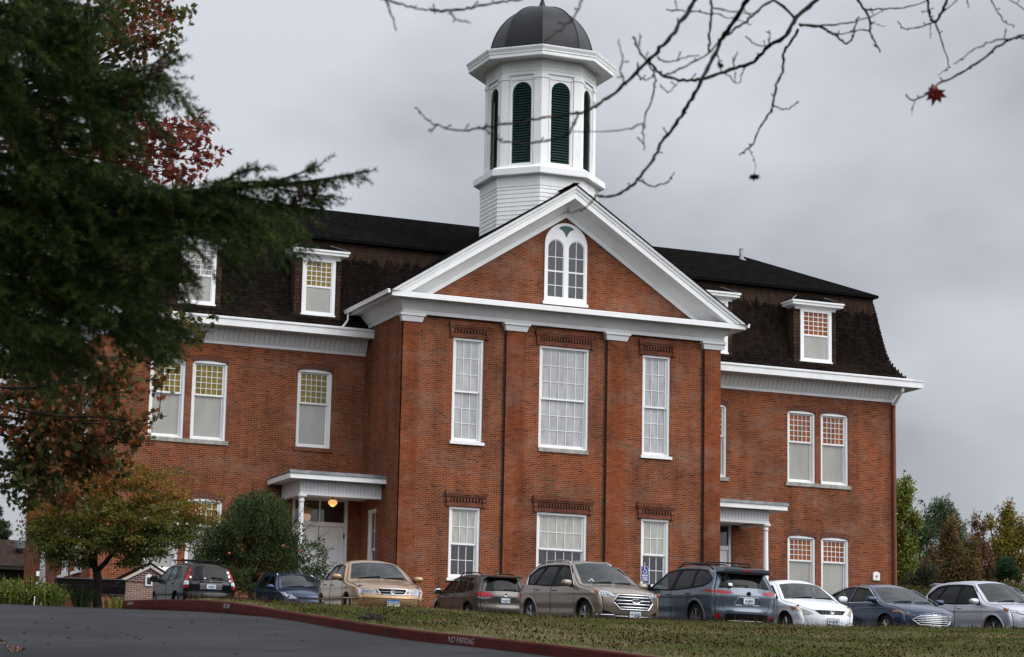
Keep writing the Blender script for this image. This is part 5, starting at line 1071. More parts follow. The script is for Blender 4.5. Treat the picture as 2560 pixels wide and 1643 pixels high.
    for s_ in (1, -1):
        q = round_poly([(.95, 1.07), (.25, 1.575), (-.3, 1.605), (-1.05, 1.60), (-1.40, 1.55), (-1.80, 1.30), (-1.66, 1.10), (-.3, 1.055)], .08); mb.tube([(a[0], (float(c.W(a[0], a[1]))+.001)*s_, a[1]) for a in np.vstack([q, q[:1]])], .008, 4, cap=False)
    mb.build('window_trim', CHROME, root)
    g = [(-.54, .70), (-.42, .875), (.42, .875), (.54, .70), (.38, .525), (-.38, .525), (-.54, .70)]; gp = []
    for a, b in zip(g[:-1], g[1:]): gp += [(a[0]+(b[0]-a[0])*t, a[1]+(b[1]-a[1])*t) for t in np.linspace(0, 1, 8, endpoint=False)]
    c.line(root, 'grille_frame', c.face_pts(gp+gp[:1]), .016, CHROME)
    for z in (.815, .735, .655, .58):
        hw = np.interp(z, [.54, .70, .86], [.36, .50, .40])
        c.line(root, 'grille_bar', c.face_pts([(y, z) for y in np.linspace(-hw, hw, 16)], lift=.006), .017, CHROME)
    xb = c.xat(.73)+.035; ellipse_badge(root, xb, .73, .115, .048, CHROME, fill=m_plain('badge_dark', (.05, .055, .07), .3), tube=.009)
    badge_text(root, xb+.004, 0, .728, 'Ford', .062, CHROME, True)
    for s_ in (1, -1):
        for y, z, r in ((.62, .875, .036), (.74, .90, .032)):
            p = c.face_pts([(y*s_, z)], lift=.004)[0]; b = MB(); b.tube([p, (p[0]+.012, p[1], p[2])], r, 12); b.build('lamp_bulb', CHROME, root)
        b = MB(); pts = c.face_pts([(y*s_, .815+(y-.5)*.22) for y in np.linspace(.48, .72, 8)], lift=.006); b.tube(pts, .010, 5); b.build('lamp_strip', DARKL, root)
        p = (1.96, (float(c.W(np.array(1.96), np.array(.93)))+.0)*s_, .93); b = MB(); b.obox((1.93, p[1]-.012*s_, .925), (1, -.5*s_ if False else 0, 0), (0, 1, 0), (0, 0, 1), .085, .028, .030); b.build('turn_signal', AMBL, root)
        b = MB(); b.tube(c.face_pts([(.86*s_, .41), (.87*s_, .55)], lift=.01), .022, 6); b.build('fog_lamp', CHROME, root)
        b = MB(); b.tube(c.face_pts([(y*s_, .385) for y in np.linspace(.50, .84, 6)], lift=.008), .014, 6); b.build('bumper_trim', CHROME, root)
    c.line(root, 'skid_trim', c.face_pts([(y, .36) for y in np.linspace(-.5, .5, 12)], lift=.012), .02, RIM)
    c.mirror(root, .80, 1.10, paint); c.handle(root, [(-.06, .965), (-1.02, .985)], paint); wipers(c, root, 13.1)
    c.plate(root, .41, plate, True)
    return root, c, paint
r_, c_, p_ = cross_suv('parked_car', (-5.1, -28.0, LOT(-5.1, -28)-.05), -86.5, 'bronze beige crossover with wide chrome grille and silver roof rails facing the lawn', 'beige_paint', (.235, .190, .150), '957 NUS')
c_.rails(r_, 7.6, 10.9, .60, RIM, .045, .02)
tk = MB()
for y, z in ((-.55, 1.19), (-.47, 1.19), (-.50, 1.23)):
    a = c_.key(12.75); p = c_.P(np.array([a+(1.2-z)*.0]), np.array([y/np.interp(a, c_.arc, c_.we)]))[0]; tk.obox((p[0]+.012, p[1], p[2]+.012+(z-1.19)), (0, 1, 0), (.86, 0, -.5), (.5, 0, .86), .035, .025, .002)
tk.build('window_sticker', m_plain('sticker', (.30, .42, .42), .5), r_)
r_, c_, p_ = cross_suv('parked_car', (7.35, -26.9, LOT(7.35, -26.9)+.05), -88.5, 'light silver crossover parked past an empty space at the right end of the row', 'silver_paint', (.47, .485, .53), '402 LKD')
sp = MB(); sp.add([(-1.72, -.62, 1.66), (-1.72, .62, 1.66), (-2.06, .56, 1.60), (-2.06, -.56, 1.60), (-1.75, -.62, 1.61), (-1.75, .62, 1.61), (-2.05, .55, 1.57), (-2.05, -.55, 1.57)], [(0, 1, 2, 3), (7, 6, 5, 4), (0, 4, 5, 1), (1, 5, 6, 2), (2, 6, 7, 3), (3, 7, 4, 0)]); sp.build('spoiler', p_, r_)

def sedan(name, pos, yaw, label, colname, col, metal, keys, wprof, glass, ws, doors, hl, hl_side, hl_mat, hubs, rw, hl_clear=True, tf=.16, chrome_line=True, sill=.22, lower=.27, nosew=None):
    root = car_root(name, pos, yaw, label); paint = m_car(colname, col, metal, .33)
    c = Car(keys, wprof, tf=tf, tr=.14, shoulder=[(.80, .008, .05), (.45, -.012, .08)], sill=sill)
    xs_ = [q[0] for g in glass for q in g]; regs = [dict(name='windshield', mat=WSG, strip=[strip_quad(c, ws[0], ws[1], .90, .90)], each=False, inset=.006), dict(name='rear_window', mat=WSG, strip=[strip_quad(c, ws[2], ws[3], .86, .88)], each=False, inset=.006)]
    regs += [dict(name='side_window' if i < 2 else 'quarter_window', mat=SDL, side=[round_poly(g, .035)], inset=.010) for i, g in enumerate(glass)]
    regs += [dict(name='headlight', mat=hl_mat, strip=fsym(c, hl), side=[np.array(hl_side)])]
    regs += [dict(name='front_door', mat=paint, side=[round_poly(doors[0], .06)], seam=True), dict(name='rear_door', mat=paint, side=[round_poly(doors[1], .06)], seam=True)]
    return root, paint, c, regs
# ---- gold sedan
keys = [(-2.33, .26, -2.16, .28), (-2.40, .45, -2.22, .45), (-2.42, .70, -2.24, .70), (-2.37, .90, -2.20, .88), (-2.25, .955, -2.10, .925), (-1.75, .99, -1.64, .95), (-1.55, 1.02, -1.46, .985), (-1.0, 1.34, -.98, 1.27), (-.72, 1.415, -.72, 1.35), (-.25, 1.455, -.30, 1.395), (.10, 1.445, .02, 1.385), (.36, 1.385, .24, 1.325), (.80, 1.17, .66, 1.12), (1.14, 1.00, .92, .965), (1.28, .965, 1.06, .925), (1.85, .875, 1.68, .835), (2.22, .80, 1.98, .77), (2.34, .745, 2.08, .73), (2.37, .62, 2.12, .62), (2.43, .575, 2.18, .575), (2.445, .45, 2.19, .45), (2.40, .33, 2.15, .33), (2.3, .23, 2.06, .25)]
root, paint, c, regs = sedan('parked_car', (-10.95, -28.3, LOT(-10.9, -28.3)-.06), -96.5, 'gold sedan with clear square headlights and slim chrome framed grille', 'gold_paint', (.33, .205, .105), .55, keys,
    [(0, .86), (.22, .875), (.40, .893), (.58, .897), (.75, .885), (.90, .865), (.96, .845), (1.15, .755), (1.33, .655), (1.45, .58)],
    [[(.86, .965), (.28, 1.285), (-.30, 1.335), (-.28, .965)], [(-.38, .965), (-.40, 1.335), (-.78, 1.30), (-1.12, 1.08), (-1.18, .965)]], (10.9+.08, 13.0, 6.1, 7.6),
    [[(.98, .32), (1.0, .75), (.90, .95), (.26, 1.315), (-.34, 1.365), (-.33, .32)], [(-.35, .32), (-.36, 1.365), (-.82, 1.32), (-1.30, .97), (-1.18, .72), (-.98, .45), (-.93, .32)]],
    [(.36, .625), (.40, .735), (.90, .735), (.90, .625)], [(2.3, .63), (2.3, .75), (1.88, .74), (1.92, .63)], CLEARL, (1.42, -1.30), .315)
regs.insert(0, dict(name='grille', mat=TRIM, strip=[fpoly(c, [(-.27, .625), (-.345, .735), (.345, .735), (.27, .625)])], each=False, inset=.012))
regs.append(dict(name='lower_grille', mat=TRIM, strip=[fpoly(c, [(-.62, .33), (.62, .33), (.60, .26), (-.60, .26)])], each=False, inset=.01))
c.strip_seams = [[(c.key(13.5), -.80), (c.key(17.0), -.70)], [(c.key(13.5), .80), (c.key(17.0), .70)]]
c.make(root, paint, regs, (1.42, -1.30), .355, .315, lower=.24); c.arch_trim(root, (1.42, -1.30), .355, .315, paint, .02)
g = [(-.275, .615), (-.36, .745), (.36, .745), (.275, .615), (-.275, .615)]; gp = []
for a, b in zip(g[:-1], g[1:]): gp += [(a[0]+(b[0]-a[0])*t, a[1]+(b[1]-a[1])*t) for t in np.linspace(0, 1, 8, endpoint=False)]
c.line(root, 'grille_frame', c.face_pts(gp+gp[:1]), .012, CHROME); c.line(root, 'grille_bar', c.face_pts([(y, .68) for y in np.linspace(-.3, .3, 9)], lift=.002), .005, CHROME)
xb = c.xat(.68)+.025; ellipse_badge(root, xb, .68, .058, .040, CHROME, bars=((.018, .038, 0), (.038, .014, .012)), tube=.006)
for s_ in (1, -1):
    b = MB(); b.tube(c.face_pts([(.55*s_, .63), (.55*s_, .73)], lift=.004), .006, 5); b.build('lamp_divider', DARKL, root)
    y = .80*s_; P_ = c.face_pts([(y, .64), (y, .72)], lift=.003); b = MB(); b.tube([(P_[0][0]-.02, P_[0][1]-.035*s_, .64), (P_[0][0]-.02, P_[0][1]-.035*s_, .725)], .045, 8); b.build('turn_signal', AMBL, root)
    b = MB(); b.tube([(x, (float(c.W(np.array(x), np.array(.52)))+.004)*s_, .52) for x in np.linspace(-2.0, 2.0, 30) if min(abs(x-1.42), abs(x+1.3)) > .37 or True], .014, 5); b.build('body_moulding', paint, root)
c.line(root, 'bumper_moulding', c.face_pts([(y, .535) for y in np.linspace(-.80, .80, 20)], lift=.004), .016, paint)
c.line(root, 'bumper_lip', c.face_pts([(y, .262) for y in np.linspace(-.7, .7, 20)], lift=.006), .012, RIM)
c.mirror(root, .78, .985, paint, (.08, .115, .07)); c.handle(root, [(-.18, .84), (-1.0, .86)], paint); wipers(c, root, 13.15)
c.plate(root, .42, 'DYZ AAY', True, style=1)
# ---- white sedan
keys = [(-2.30, .26, -2.12, .28), (-2.38, .48, -2.20, .48), (-2.40, .75, -2.22, .75), (-2.36, .96, -2.19, .93), (-2.22, 1.01, -2.08, .975), (-1.85, 1.04, -1.74, 1.0), (-1.55, 1.07, -1.46, 1.03), (-1.05, 1.36, -1.02, 1.29), (-.72, 1.445, -.72, 1.38), (-.2, 1.485, -.26, 1.42), (.18, 1.47, .08, 1.405), (.44, 1.40, .32, 1.34), (.92, 1.17, .76, 1.12), (1.28, 1.00, 1.04, .965), (1.42, .975, 1.16, .93), (1.9, .89, 1.64, .84), (2.20, .79, 1.90, .755), (2.31, .715, 2.0, .70), (2.36, .60, 2.05, .60), (2.40, .47, 2.10, .47), (2.38, .32, 2.08, .33), (2.28, .21, 2.0, .24)]
root, paint, c, regs = sedan('parked_car', (0.45, -28.3, LOT(.4, -28.3)-.02), -94, 'white sedan with cloudy headlights and small dark grille nosed up to the bank', 'white_car_paint', (.72, .74, .77), .0, keys,
    [(0, .86), (.22, .878), (.40, .893), (.60, .898), (.80, .885), (.95, .865), (1.0, .845), (1.2, .745), (1.38, .645), (1.5, .58)],
    [[(.98, .985), (.34, 1.30), (-.28, 1.36), (-.26, .985)], [(-.36, .985), (-.38, 1.36), (-.85, 1.32), (-1.20, 1.10), (-1.24, .99)]], (11.05, 13.0, 6.1, 7.6),
    [[(1.04, .32), (1.06, .78), (.98, .97), (.34, 1.33), (-.32, 1.39), (-.31, .32)], [(-.33, .32), (-.34, 1.39), (-.88, 1.35), (-1.34, 1.0), (-1.20, .72), (-1.0, .45), (-.95, .32)]],
    [(.44, .60), (.62, .74), (.92, .76), (.92, .66), (.72, .60)], [(2.2, .645), (2.2, .775), (1.62, .80), (1.80, .70)], FOGL, (1.43, -1.29), .325, tf=.19)
regs.insert(0, dict(name='grille', mat=TRIM, strip=[fpoly(c, [(-.30, .60), (-.42, .70), (.42, .70), (.30, .60)])], each=False, inset=.012))
regs.append(dict(name='lower_grille', mat=TRIM, strip=[fpoly(c, [(-.40, .30), (.40, .30), (.36, .24), (-.36, .24)])], each=False, inset=.01))
c.strip_seams = [[(c.key(13.5), -.80), (c.key(16.0), -.62), (c.key(17.1), -.46), (c.key(17.1), .46), (c.key(16.0), .62), (c.key(13.5), .80)], [(c.key(18.2), -.78), (c.key(18.1), -.5)], [(c.key(18.2), .78), (c.key(18.1), .5)]]
c.make(root, paint, regs, (1.43, -1.29), .36, .325, lower=.24)
for z in (.62, .645, .67): c.line(root, 'grille_bar', c.face_pts([(y, z) for y in np.linspace(-.32, .32, 9)], lift=.0), .005, RIM)
xb = c.xat(.66)+.03; ellipse_badge(root, xb, .665, .062, .043, CHROME, bars=((.019, .040, 0), (.040, .014, .012)), tube=.007)
for s_ in (1, -1):
    p = (1.80, (float(c.W(np.array(1.80), np.array(.74)))-.02)*s_, .735); b = MB(); b.obox(p, (.9, -.35*s_, 0), (.35*s_, .9, 0), (0, 0, 1), .085, .03, .03); b.build('turn_signal', AMBL, root)
c.mirror(root, .92, 1.0, paint, (.08, .115, .075)); c.handle(root, [(-.16, .87), (-1.02, .89)], paint); wipers(c, root, 13.1); c.plate(root, .43, '042 KEB', True)
# ---- navy sedan
keys = [(-2.34, .28, -2.16, .30), (-2.42, .50, -2.24, .50), (-2.43, .80, -2.25, .80), (-2.36, 1.03, -2.20, 1.0), (-2.20, 1.08, -2.08, 1.04), (-1.95, 1.10, -1.85, 1.06), (-1.70, 1.13, -1.60, 1.09), (-1.10, 1.37, -1.08, 1.305), (-.70, 1.45, -.72, 1.39), (-.2, 1.48, -.26, 1.42), (.16, 1.46, .06, 1.40), (.42, 1.40, .30, 1.345), (.98, 1.16, .82, 1.115), (1.36, 1.00, 1.12, .975), (1.48, .98, 1.22, .945), (1.95, .91, 1.72, .87), (2.25, .82, 1.96, .785), (2.36, .74, 2.05, .73), (2.41, .62, 2.10, .62), (2.43, .48, 2.13, .48), (2.40, .32, 2.10, .33), (2.3, .21, 2.02, .24)]
root, paint, c, regs = sedan('parked_car', (3.15, -28.4, LOT(3.1, -28.4)), -90, 'navy blue sedan with wide chrome barred grille between white and silver cars', 'navy_paint', (.010, .025, .062), .4, keys,
    [(0, .89), (.22, .905), (.40, .922), (.60, .926), (.82, .915), (.96, .90), (1.03, .875), (1.2, .77), (1.38, .66), (1.5, .59)],
    [[(1.06, 1.02), (.34, 1.32), (-.26, 1.37), (-.24, 1.0)], [(-.34, 1.0), (-.36, 1.37), (-.85, 1.34), (-1.22, 1.15), (-1.26, 1.04)], [(-1.32, 1.045), (-1.28, 1.13), (-1.05, 1.27), (-1.45, 1.13)]], (11.05, 13.0, 6.1, 7.6),
    [[(1.12, .34), (1.14, .80), (1.08, 1.0), (.34, 1.35), (-.30, 1.40), (-.29, .34)], [(-.31, .34), (-.32, 1.40), (-.88, 1.37), (-1.38, 1.03), (-1.22, .76), (-1.02, .47), (-.97, .34)]],
    [(.46, .655), (.66, .755), (.92, .775), (.92, .70), (.72, .655)], [(2.2, .69), (2.2, .79), (1.68, .80), (1.80, .745)], DARKL, (1.45, -1.40), .335, tf=.18)
regs.insert(0, dict(name='grille', mat=TRIM, strip=[fpoly(c, [(-.54, .56), (-.36, .66), (.36, .66), (.54, .56), (.40, .45), (-.40, .45)])], each=False, inset=.015))
regs.append(dict(name='lower_grille', mat=TRIM, strip=[fpoly(c, [(-.70, .36), (.70, .36), (.62, .25), (-.62, .25)])], each=False, inset=.01))
c.strip_seams = [[(c.key(13.5), -.82), (c.key(16.6), -.66)], [(c.key(13.5), .82), (c.key(16.6), .66)], [(c.key(16.9), -.6), (c.key(16.9), .6)]]
c.make(root, paint, regs, (1.45, -1.40), .375, .335, lower=.26)
g = [(-.56, .56), (-.37, .67), (.37, .67), (.56, .56), (.41, .44), (-.41, .44), (-.56, .56)]; gp = []
for a, b in zip(g[:-1], g[1:]): gp += [(a[0]+(b[0]-a[0])*t, a[1]+(b[1]-a[1])*t) for t in np.linspace(0, 1, 8, endpoint=False)]
c.line(root, 'grille_frame', c.face_pts(gp+gp[:1]), .013, CHROME)
for z in (.63, .585, .54, .495):
    hw = np.interp(z, [.45, .56, .66], [.40, .53, .37]); c.line(root, 'grille_bar', c.face_pts([(y, z) for y in np.linspace(-hw, hw, 14)], lift=.006), .013, CHROME)
xb = c.xat(.725)+.012; ellipse_badge(root, xb, .725, .07, .028, CHROME, fill=m_plain('badge_blue', (.06, .10, .18), .3), tube=.006); badge_text(root, xb+.004, 0, .724, 'Ford', .036, CHROME, True)
mb = MB()
for s_ in (1, -1):
    q = round_poly([(1.14, .99), (.34, 1.345), (-.3, 1.395), (-.9, 1.365), (-1.25, 1.23), (-1.50, 1.12), (-1.40, 1.02), (-.3, .975)], .06); mb.tube([(a[0], (float(c.W(a[0], a[1]))+.002)*s_, a[1]) for a in np.vstack([q, q[:1]])], .008, 4, cap=False)
    p = (1.86, (float(c.W(np.array(1.86), np.array(.77)))-.012)*s_, .765); b = MB(); b.obox(p, (.9, -.30*s_, .0), (.30*s_, .9, 0), (0, 0, 1), .075, .028, .024); b.build('turn_signal', AMBL, root)
    for y, z, r in ((.62, .715, .03), (.74, .73, .028)):
        pp = c.face_pts([(y*s_, z)], lift=.0)[0]; b = MB(); b.tube([pp, (pp[0]+.010, pp[1], pp[2])], r, 10); b.build('lamp_bulb', CHROME, root)
mb.build('window_trim', CHROME, root); c.mirror(root, .98, 1.02, paint, (.085, .12, .07)); c.handle(root, [(-.12, .89), (-1.04, .91)], paint); wipers(c, root, 13.1); c.plate(root, .36, '371 LMT', True)

# ---- rear-facing crossovers
def rear_suv(name, pos, yaw, label, colname, col, keys, wprof, regsf, hubs, ra, rw, metal=.5, sill=.26, lower=.34, tr=.06):
    root = car_root(name, pos, yaw, label); paint = m_car(colname, col, metal, .34, .45 if col[0] < .02 else .75)
    c = Car(keys, wprof, tf=.17, tr=tr, shoulder=[(.95, .010, .05), (.55, -.012, .09)], sill=sill); regs, seams = regsf(c, paint); c.strip_seams = seams
    c.make(root, paint, regs, hubs, ra, rw, lower=lower); return root, c, paint
# ---- steel-blue three-row crossover
def rg(c, paint):
    return [dict(name='rear_window', mat=SDG, strip=[strip_quad(c, 5.15, 6.75, .90, .80)], each=False, inset=.006), dict(name='windshield', mat=WSG, strip=[strip_quad(c, 12.1, 14.0, .9, .9)], each=False, inset=.006),
            dict(name='side_window', mat=SDL, side=[round_poly([(.98, 1.13), (.38, 1.55), (-.16, 1.60), (-.14, 1.10)], .04)], inset=.010), dict(name='side_window', mat=SDG, side=[round_poly([(-.26, 1.10), (-.28, 1.60), (-1.02, 1.60), (-1.16, 1.14)], .04)], inset=.010), dict(name='quarter_window', mat=SDG, side=[round_poly([(-1.24, 1.15), (-1.10, 1.595), (-1.60, 1.56), (-1.98, 1.36), (-1.94, 1.27), (-1.72, 1.20)], .05)], inset=.010),
            dict(name='window_surround', mat=TRIM, side=[round_poly([(1.05, 1.10), (.38, 1.585), (-.2, 1.635), (-1.1, 1.63), (-1.62, 1.59), (-2.05, 1.36), (-1.98, 1.25), (-1.74, 1.165), (-1.2, 1.115), (-.2, 1.065)], .05)], inset=.004),
            dict(name='tail_light', mat=REDL, strip=fsym(c, [(.40, 1.02), (.46, 1.075), (.9, 1.10), (.9, 1.03), (.60, 1.0)], False), side=[np.array([(-2.5, 1.03), (-2.5, 1.10), (-1.82, 1.10), (-1.72, 1.075), (-1.95, 1.03)])]),
            dict(name='reflector', mat=REDL, strip=fsym(c, [(.66, .38), (.72, .52), (.86, .54), (.80, .42)], False)), dict(name='smoked_lens', mat=DARKL, strip=fsym(c, [(.46, 1.015), (.60, .995), (.9, 1.025), (.9, .97), (.66, .95)], False), side=[np.array([(-2.5, .97), (-2.5, 1.025), (-1.98, 1.025), (-2.06, .97)])]),
            dict(name='rear_valance', mat=TRIM, strip=[fpoly(c, [(-.66, .30), (-.60, .53), (.60, .53), (.66, .30)], False)], each=False, inset=.012),
            dict(name='front_door', mat=paint, side=[round_poly([(1.04, .38), (1.1, .85), (1.02, 1.12), (.38, 1.60), (-.20, 1.65), (-.20, .38)], .06)], seam=True), dict(name='rear_door', mat=paint, side=[round_poly([(-.22, .38), (-.22, 1.65), (-1.06, 1.64), (-1.24, 1.12), (-1.12, .88), (-.94, .55), (-.88, .38)], .06)], seam=True)], \
           [[(c.key(5.05), -.74), (c.key(3.0), -.62), (c.key(2.0), -.58), (c.key(2.0), .58), (c.key(3.0), .62), (c.key(5.05), .74)]]
keys = [(-2.30, .30, -2.10, .34), (-2.42, .46, -2.20, .46), (-2.455, .58, -2.22, .58), (-2.42, .66, -2.21, .66), (-2.43, 1.0, -2.22, .99), (-2.36, 1.12, -2.16, 1.09), (-2.16, 1.45, -2.06, 1.40), (-2.08, 1.62, -1.98, 1.54), (-1.80, 1.67, -1.72, 1.60), (-1.2, 1.71, -1.2, 1.65), (-.4, 1.73, -.45, 1.67), (.1, 1.715, .02, 1.655), (.42, 1.66, .30, 1.59), (.90, 1.42, .74, 1.36), (1.40, 1.16, 1.16, 1.13), (1.55, 1.13, 1.28, 1.09), (2.1, 1.03, 1.86, .98), (2.36, .93, 2.05, .89), (2.45, .78, 2.14, .78), (2.46, .5, 2.15, .5), (2.3, .25, 2.05, .28)]
root, c, paint = rear_suv('parked_car', (-2.0, -28.0, LOT(-2, -28)-.03), 91.5, 'steel blue three row crossover parked tail out with black roof bars', 'steel_blue_paint', (.085, .108, .142), keys, [(0, .92), (.25, .93), (.42, .955), (.65, .965), (.85, .962), (1.0, .955), (1.10, .935), (1.18, .905), (1.4, .80), (1.6, .685), (1.75, .61)], rg, (1.42, -1.43), .44, .385)
c.arch_trim(root, (1.42, -1.43), .44, .385, paint, .05)
sp = MB(); sp.add([(-1.9, -.66, 1.665), (-1.9, .66, 1.665), (-2.30, .62, 1.615), (-2.30, -.62, 1.615), (-2.0, -.70, 1.54), (-2.0, .70, 1.54), (-2.29, .66, 1.55), (-2.29, -.66, 1.55)], [(0, 1, 2, 3), (7, 6, 5, 4), (0, 4, 5, 1), (1, 5, 6, 2), (2, 6, 7, 3), (3, 7, 4, 0)]); so = sp.build('spoiler', paint, root)
sp = MB(); sp.add([(-2.302, -.655, 1.552), (-2.302, .655, 1.552), (-2.302, .60, 1.50), (-2.302, .25, 1.555), (-2.302, -.25, 1.555), (-2.302, -.60, 1.50)], [(0, 5, 4), (0, 4, 3, 1), (1, 3, 2)]); sp.box(-2.29, -1.98, -.66, .66, 1.50, 1.548); sp.build('spoiler_underside', TRIM, so)
b = MB(); b.obox((-2.306, 0, 1.585), (1, 0, 0), (0, 1, 0), (0, 0, 1), .006, .16, .014); b.build('brake_light', REDL, so)
c.rails(root, 8.0, 11.6, .62, TRIM, .06, .018)
for xx in (-1.35, -.15):
    b = MB(); b.tube([(xx, -.62, 1.74), (xx, -.60, 1.79), (xx, .60, 1.79), (xx, .62, 1.74)], .02, 6); b.build('roof_bar', TRIM, root)
b = MB(); b.obox((-1.72, 0, 1.73), (1, 0, 0), (0, 1, 0), (0, 0, 1), .07, .02, .03); b.build('roof_antenna', paint, root)
gp = [(-.40, .74), (-.28, .93), (.28, .93), (.40, .74), (-.40, .74)]; pl = []
for a, b in zip(gp[:-1], gp[1:]): pl += [(a[0]+(b[0]-a[0])*t, a[1]+(b[1]-a[1])*t) for t in np.linspace(0, 1, 8, endpoint=False)]
c.line(root, 'plate_surround', c.face_pts(pl+pl[:1], False), .009, RIM); c.plate(root, .84, '181 PKF', False)
ellipse_badge(root, c.xat(1.02, 0, False)-.015, 1.02, .055, .048, TRIM, False, bars=((.02, .045, 0), (.045, .018, .012)), tube=.008, fill=TRIM)
b = MB(); b.tube([(-2.33, -.02, 1.19), (-2.30, .05, 1.215), (-2.30, .34, 1.22)], [.03, .02, .008], 6); b.build('rear_wiper', TRIM, root)
b = MB(); b.obox((-2.325, .46, 1.235), (.46, 0, .88), (0, 1, 0), (-.88, 0, .46), .035, .05, .003); b.build('window_sticker', WHITE, root)
c.line(root, 'bumper_lip', c.face_pts([(y, .36) for y in np.linspace(-.5, .5, 12)], False), .012, RIM)
badge_text(root, c.xat(.60, .45, False)-.012, .46, .60, 'HIGHLANDER', .034, TRIM); badge_text(root, c.xat(.93, .62, False)-.012, -.55, .93, 'HYBRID', .03, TRIM); badge_text(root, c.xat(.60, .5, False)-.012, -.50, .60, 'XLE', .034, TRIM)
c.mirror(root, .95, 1.14, paint); c.handle(root, [(-.04, .99), (-1.05, 1.01)], paint)
# ---- dark brown-grey crossover in the second row
def rg2(c, paint):
    return [dict(name='rear_window', mat=SDG, strip=[strip_quad(c, 5.1, 6.9, .86, .80)], each=False, inset=.006), dict(name='windshield', mat=WSG, strip=[strip_quad(c, 12.1, 14.0, .9, .9)], each=False, inset=.006),
            dict(name='side_window', mat=SDL, side=[round_poly([(.95, 1.10), (.40, 1.52), (-.14, 1.57), (-.12, 1.08)], .04)], inset=.010), dict(name='side_window', mat=SDG, side=[round_poly([(-.22, 1.08), (-.24, 1.57), (-.92, 1.565), (-1.06, 1.11)], .04)], inset=.010), dict(name='quarter_window', mat=SDG, side=[round_poly([(-1.13, 1.12), (-1.0, 1.56), (-1.50, 1.53), (-1.74, 1.25), (-1.62, 1.17)], .05)], inset=.010),
            dict(name='tail_light', mat=REDL, strip=fsym(c, [(.38, .99), (.50, 1.10), (.9, 1.12), (.9, .96), (.56, .96)], False), side=[np.array([(-2.4, .96), (-2.4, 1.13), (-1.96, 1.12), (-1.90, 1.06), (-2.0, .96)])]),
            dict(name='reverse_lens', mat=CLEARL, strip=fsym(c, [(.42, .93), (.52, .955), (.9, .955), (.9, .90), (.66, .88)], False), side=[np.array([(-2.4, .90), (-2.4, .955), (-2.02, .955), (-2.10, .90)])]),
            dict(name='rear_valance', mat=TRIM, strip=[fpoly(c, [(-.80, .30), (-.82, .52), (.82, .52), (.80, .30)], False)], each=False, inset=.006),
            dict(name='front_door', mat=paint, side=[round_poly([(1.0, .38), (1.06, .85), (1.0, 1.09), (.40, 1.56), (-.18, 1.61), (-.18, .38)], .06)], seam=True), dict(name='rear_door', mat=paint, side=[round_poly([(-.20, .38), (-.20, 1.61), (-.97, 1.60), (-1.14, 1.10), (-1.06, .85), (-.90, .52), (-.84, .38)], .06)], seam=True)], \
           [[(c.key(5.05), -.72), (c.key(3.6), -.66), (c.key(2.1), -.60), (c.key(2.1), .60), (c.key(3.6), .66), (c.key(5.05), .72)]]
keys = [(-2.16, .32, -2.0, .34), (-2.28, .48, -2.10, .48), (-2.31, .62, -2.12, .62), (-2.27, .72, -2.10, .72), (-2.28, 1.02, -2.10, 1.0), (-2.22, 1.13, -2.06, 1.10), (-2.06, 1.46, -1.96, 1.41), (-2.0, 1.62, -1.90, 1.54), (-1.72, 1.675, -1.66, 1.61), (-1.2, 1.70, -1.2, 1.645), (-.4, 1.715, -.45, 1.655), (.1, 1.70, .02, 1.64), (.40, 1.64, .28, 1.575), (.85, 1.40, .70, 1.345), (1.28, 1.15, 1.05, 1.12), (1.42, 1.12, 1.18, 1.08), (1.95, 1.03, 1.72, .98), (2.2, .93, 1.92, .89), (2.29, .78, 2.0, .78), (2.3, .5, 2.02, .5), (2.18, .25, 1.95, .28)]
root, c, paint = rear_suv('parked_car', (-.84, -10.1, LOT(-.8, -10.1)+.05), 90.5, 'dark taupe crossover with black roof rails before the schoolhouse wall, tail to the lawn', 'taupe_paint', (.072, .063, .054), keys, [(0, .86), (.25, .875), (.42, .898), (.65, .908), (.85, .905), (1.0, .895), (1.10, .875), (1.16, .85), (1.4, .76), (1.6, .66), (1.75, .60)], rg2, (1.36, -1.31), .42, .36)
c.arch_trim(root, (1.36, -1.31), .42, .36, TRIM, .07); c.rails(root, 7.6, 11.6, .60, TRIM, .075, .02)
c.plate(root, .86, '594 NOF', False); ellipse_badge(root, c.xat(1.035, 0, False)-.012, 1.035, .06, .036, CHROME, False, tube=.008, fill=m_plain('badge_navy', (.05, .08, .2)))
c.line(root, 'plate_surround', c.face_pts([(y, .965) for y in np.linspace(-.36, .36, 9)], False), .012, paint)
b = MB(); b.tube([(-2.20, .02, 1.20), (-2.18, -.05, 1.215), (-2.17, -.42, 1.21)], [.025, .02, .012], 6); b.build('rear_wiper', TRIM, root)
sp = MB(); sp.add([(-1.85, -.64, 1.665), (-1.85, .64, 1.665), (-2.18, .60, 1.62), (-2.18, -.60, 1.62), (-1.92, -.66, 1.58), (-1.92, .66, 1.58), (-2.17, .62, 1.575), (-2.17, -.62, 1.575)], [(0, 1, 2, 3), (7, 6, 5, 4), (0, 4, 5, 1), (1, 5, 6, 2), (2, 6, 7, 3), (3, 7, 4, 0)]); sp.build('spoiler', paint, root)
badge_text(root, c.xat(.78, .6, False)-.012, .56, .79, 'FORESTER', .034, CHROME); c.mirror(root, .95, 1.10, CHROME); c.handle(root, [(-.02, .96), (-.98, .98)], paint)
b = MB(); b.tube([(-1.55, 0, 1.70), (-1.62, 0, 1.76)], [.03, .008], 6); b.build('roof_antenna', CHROME, root)
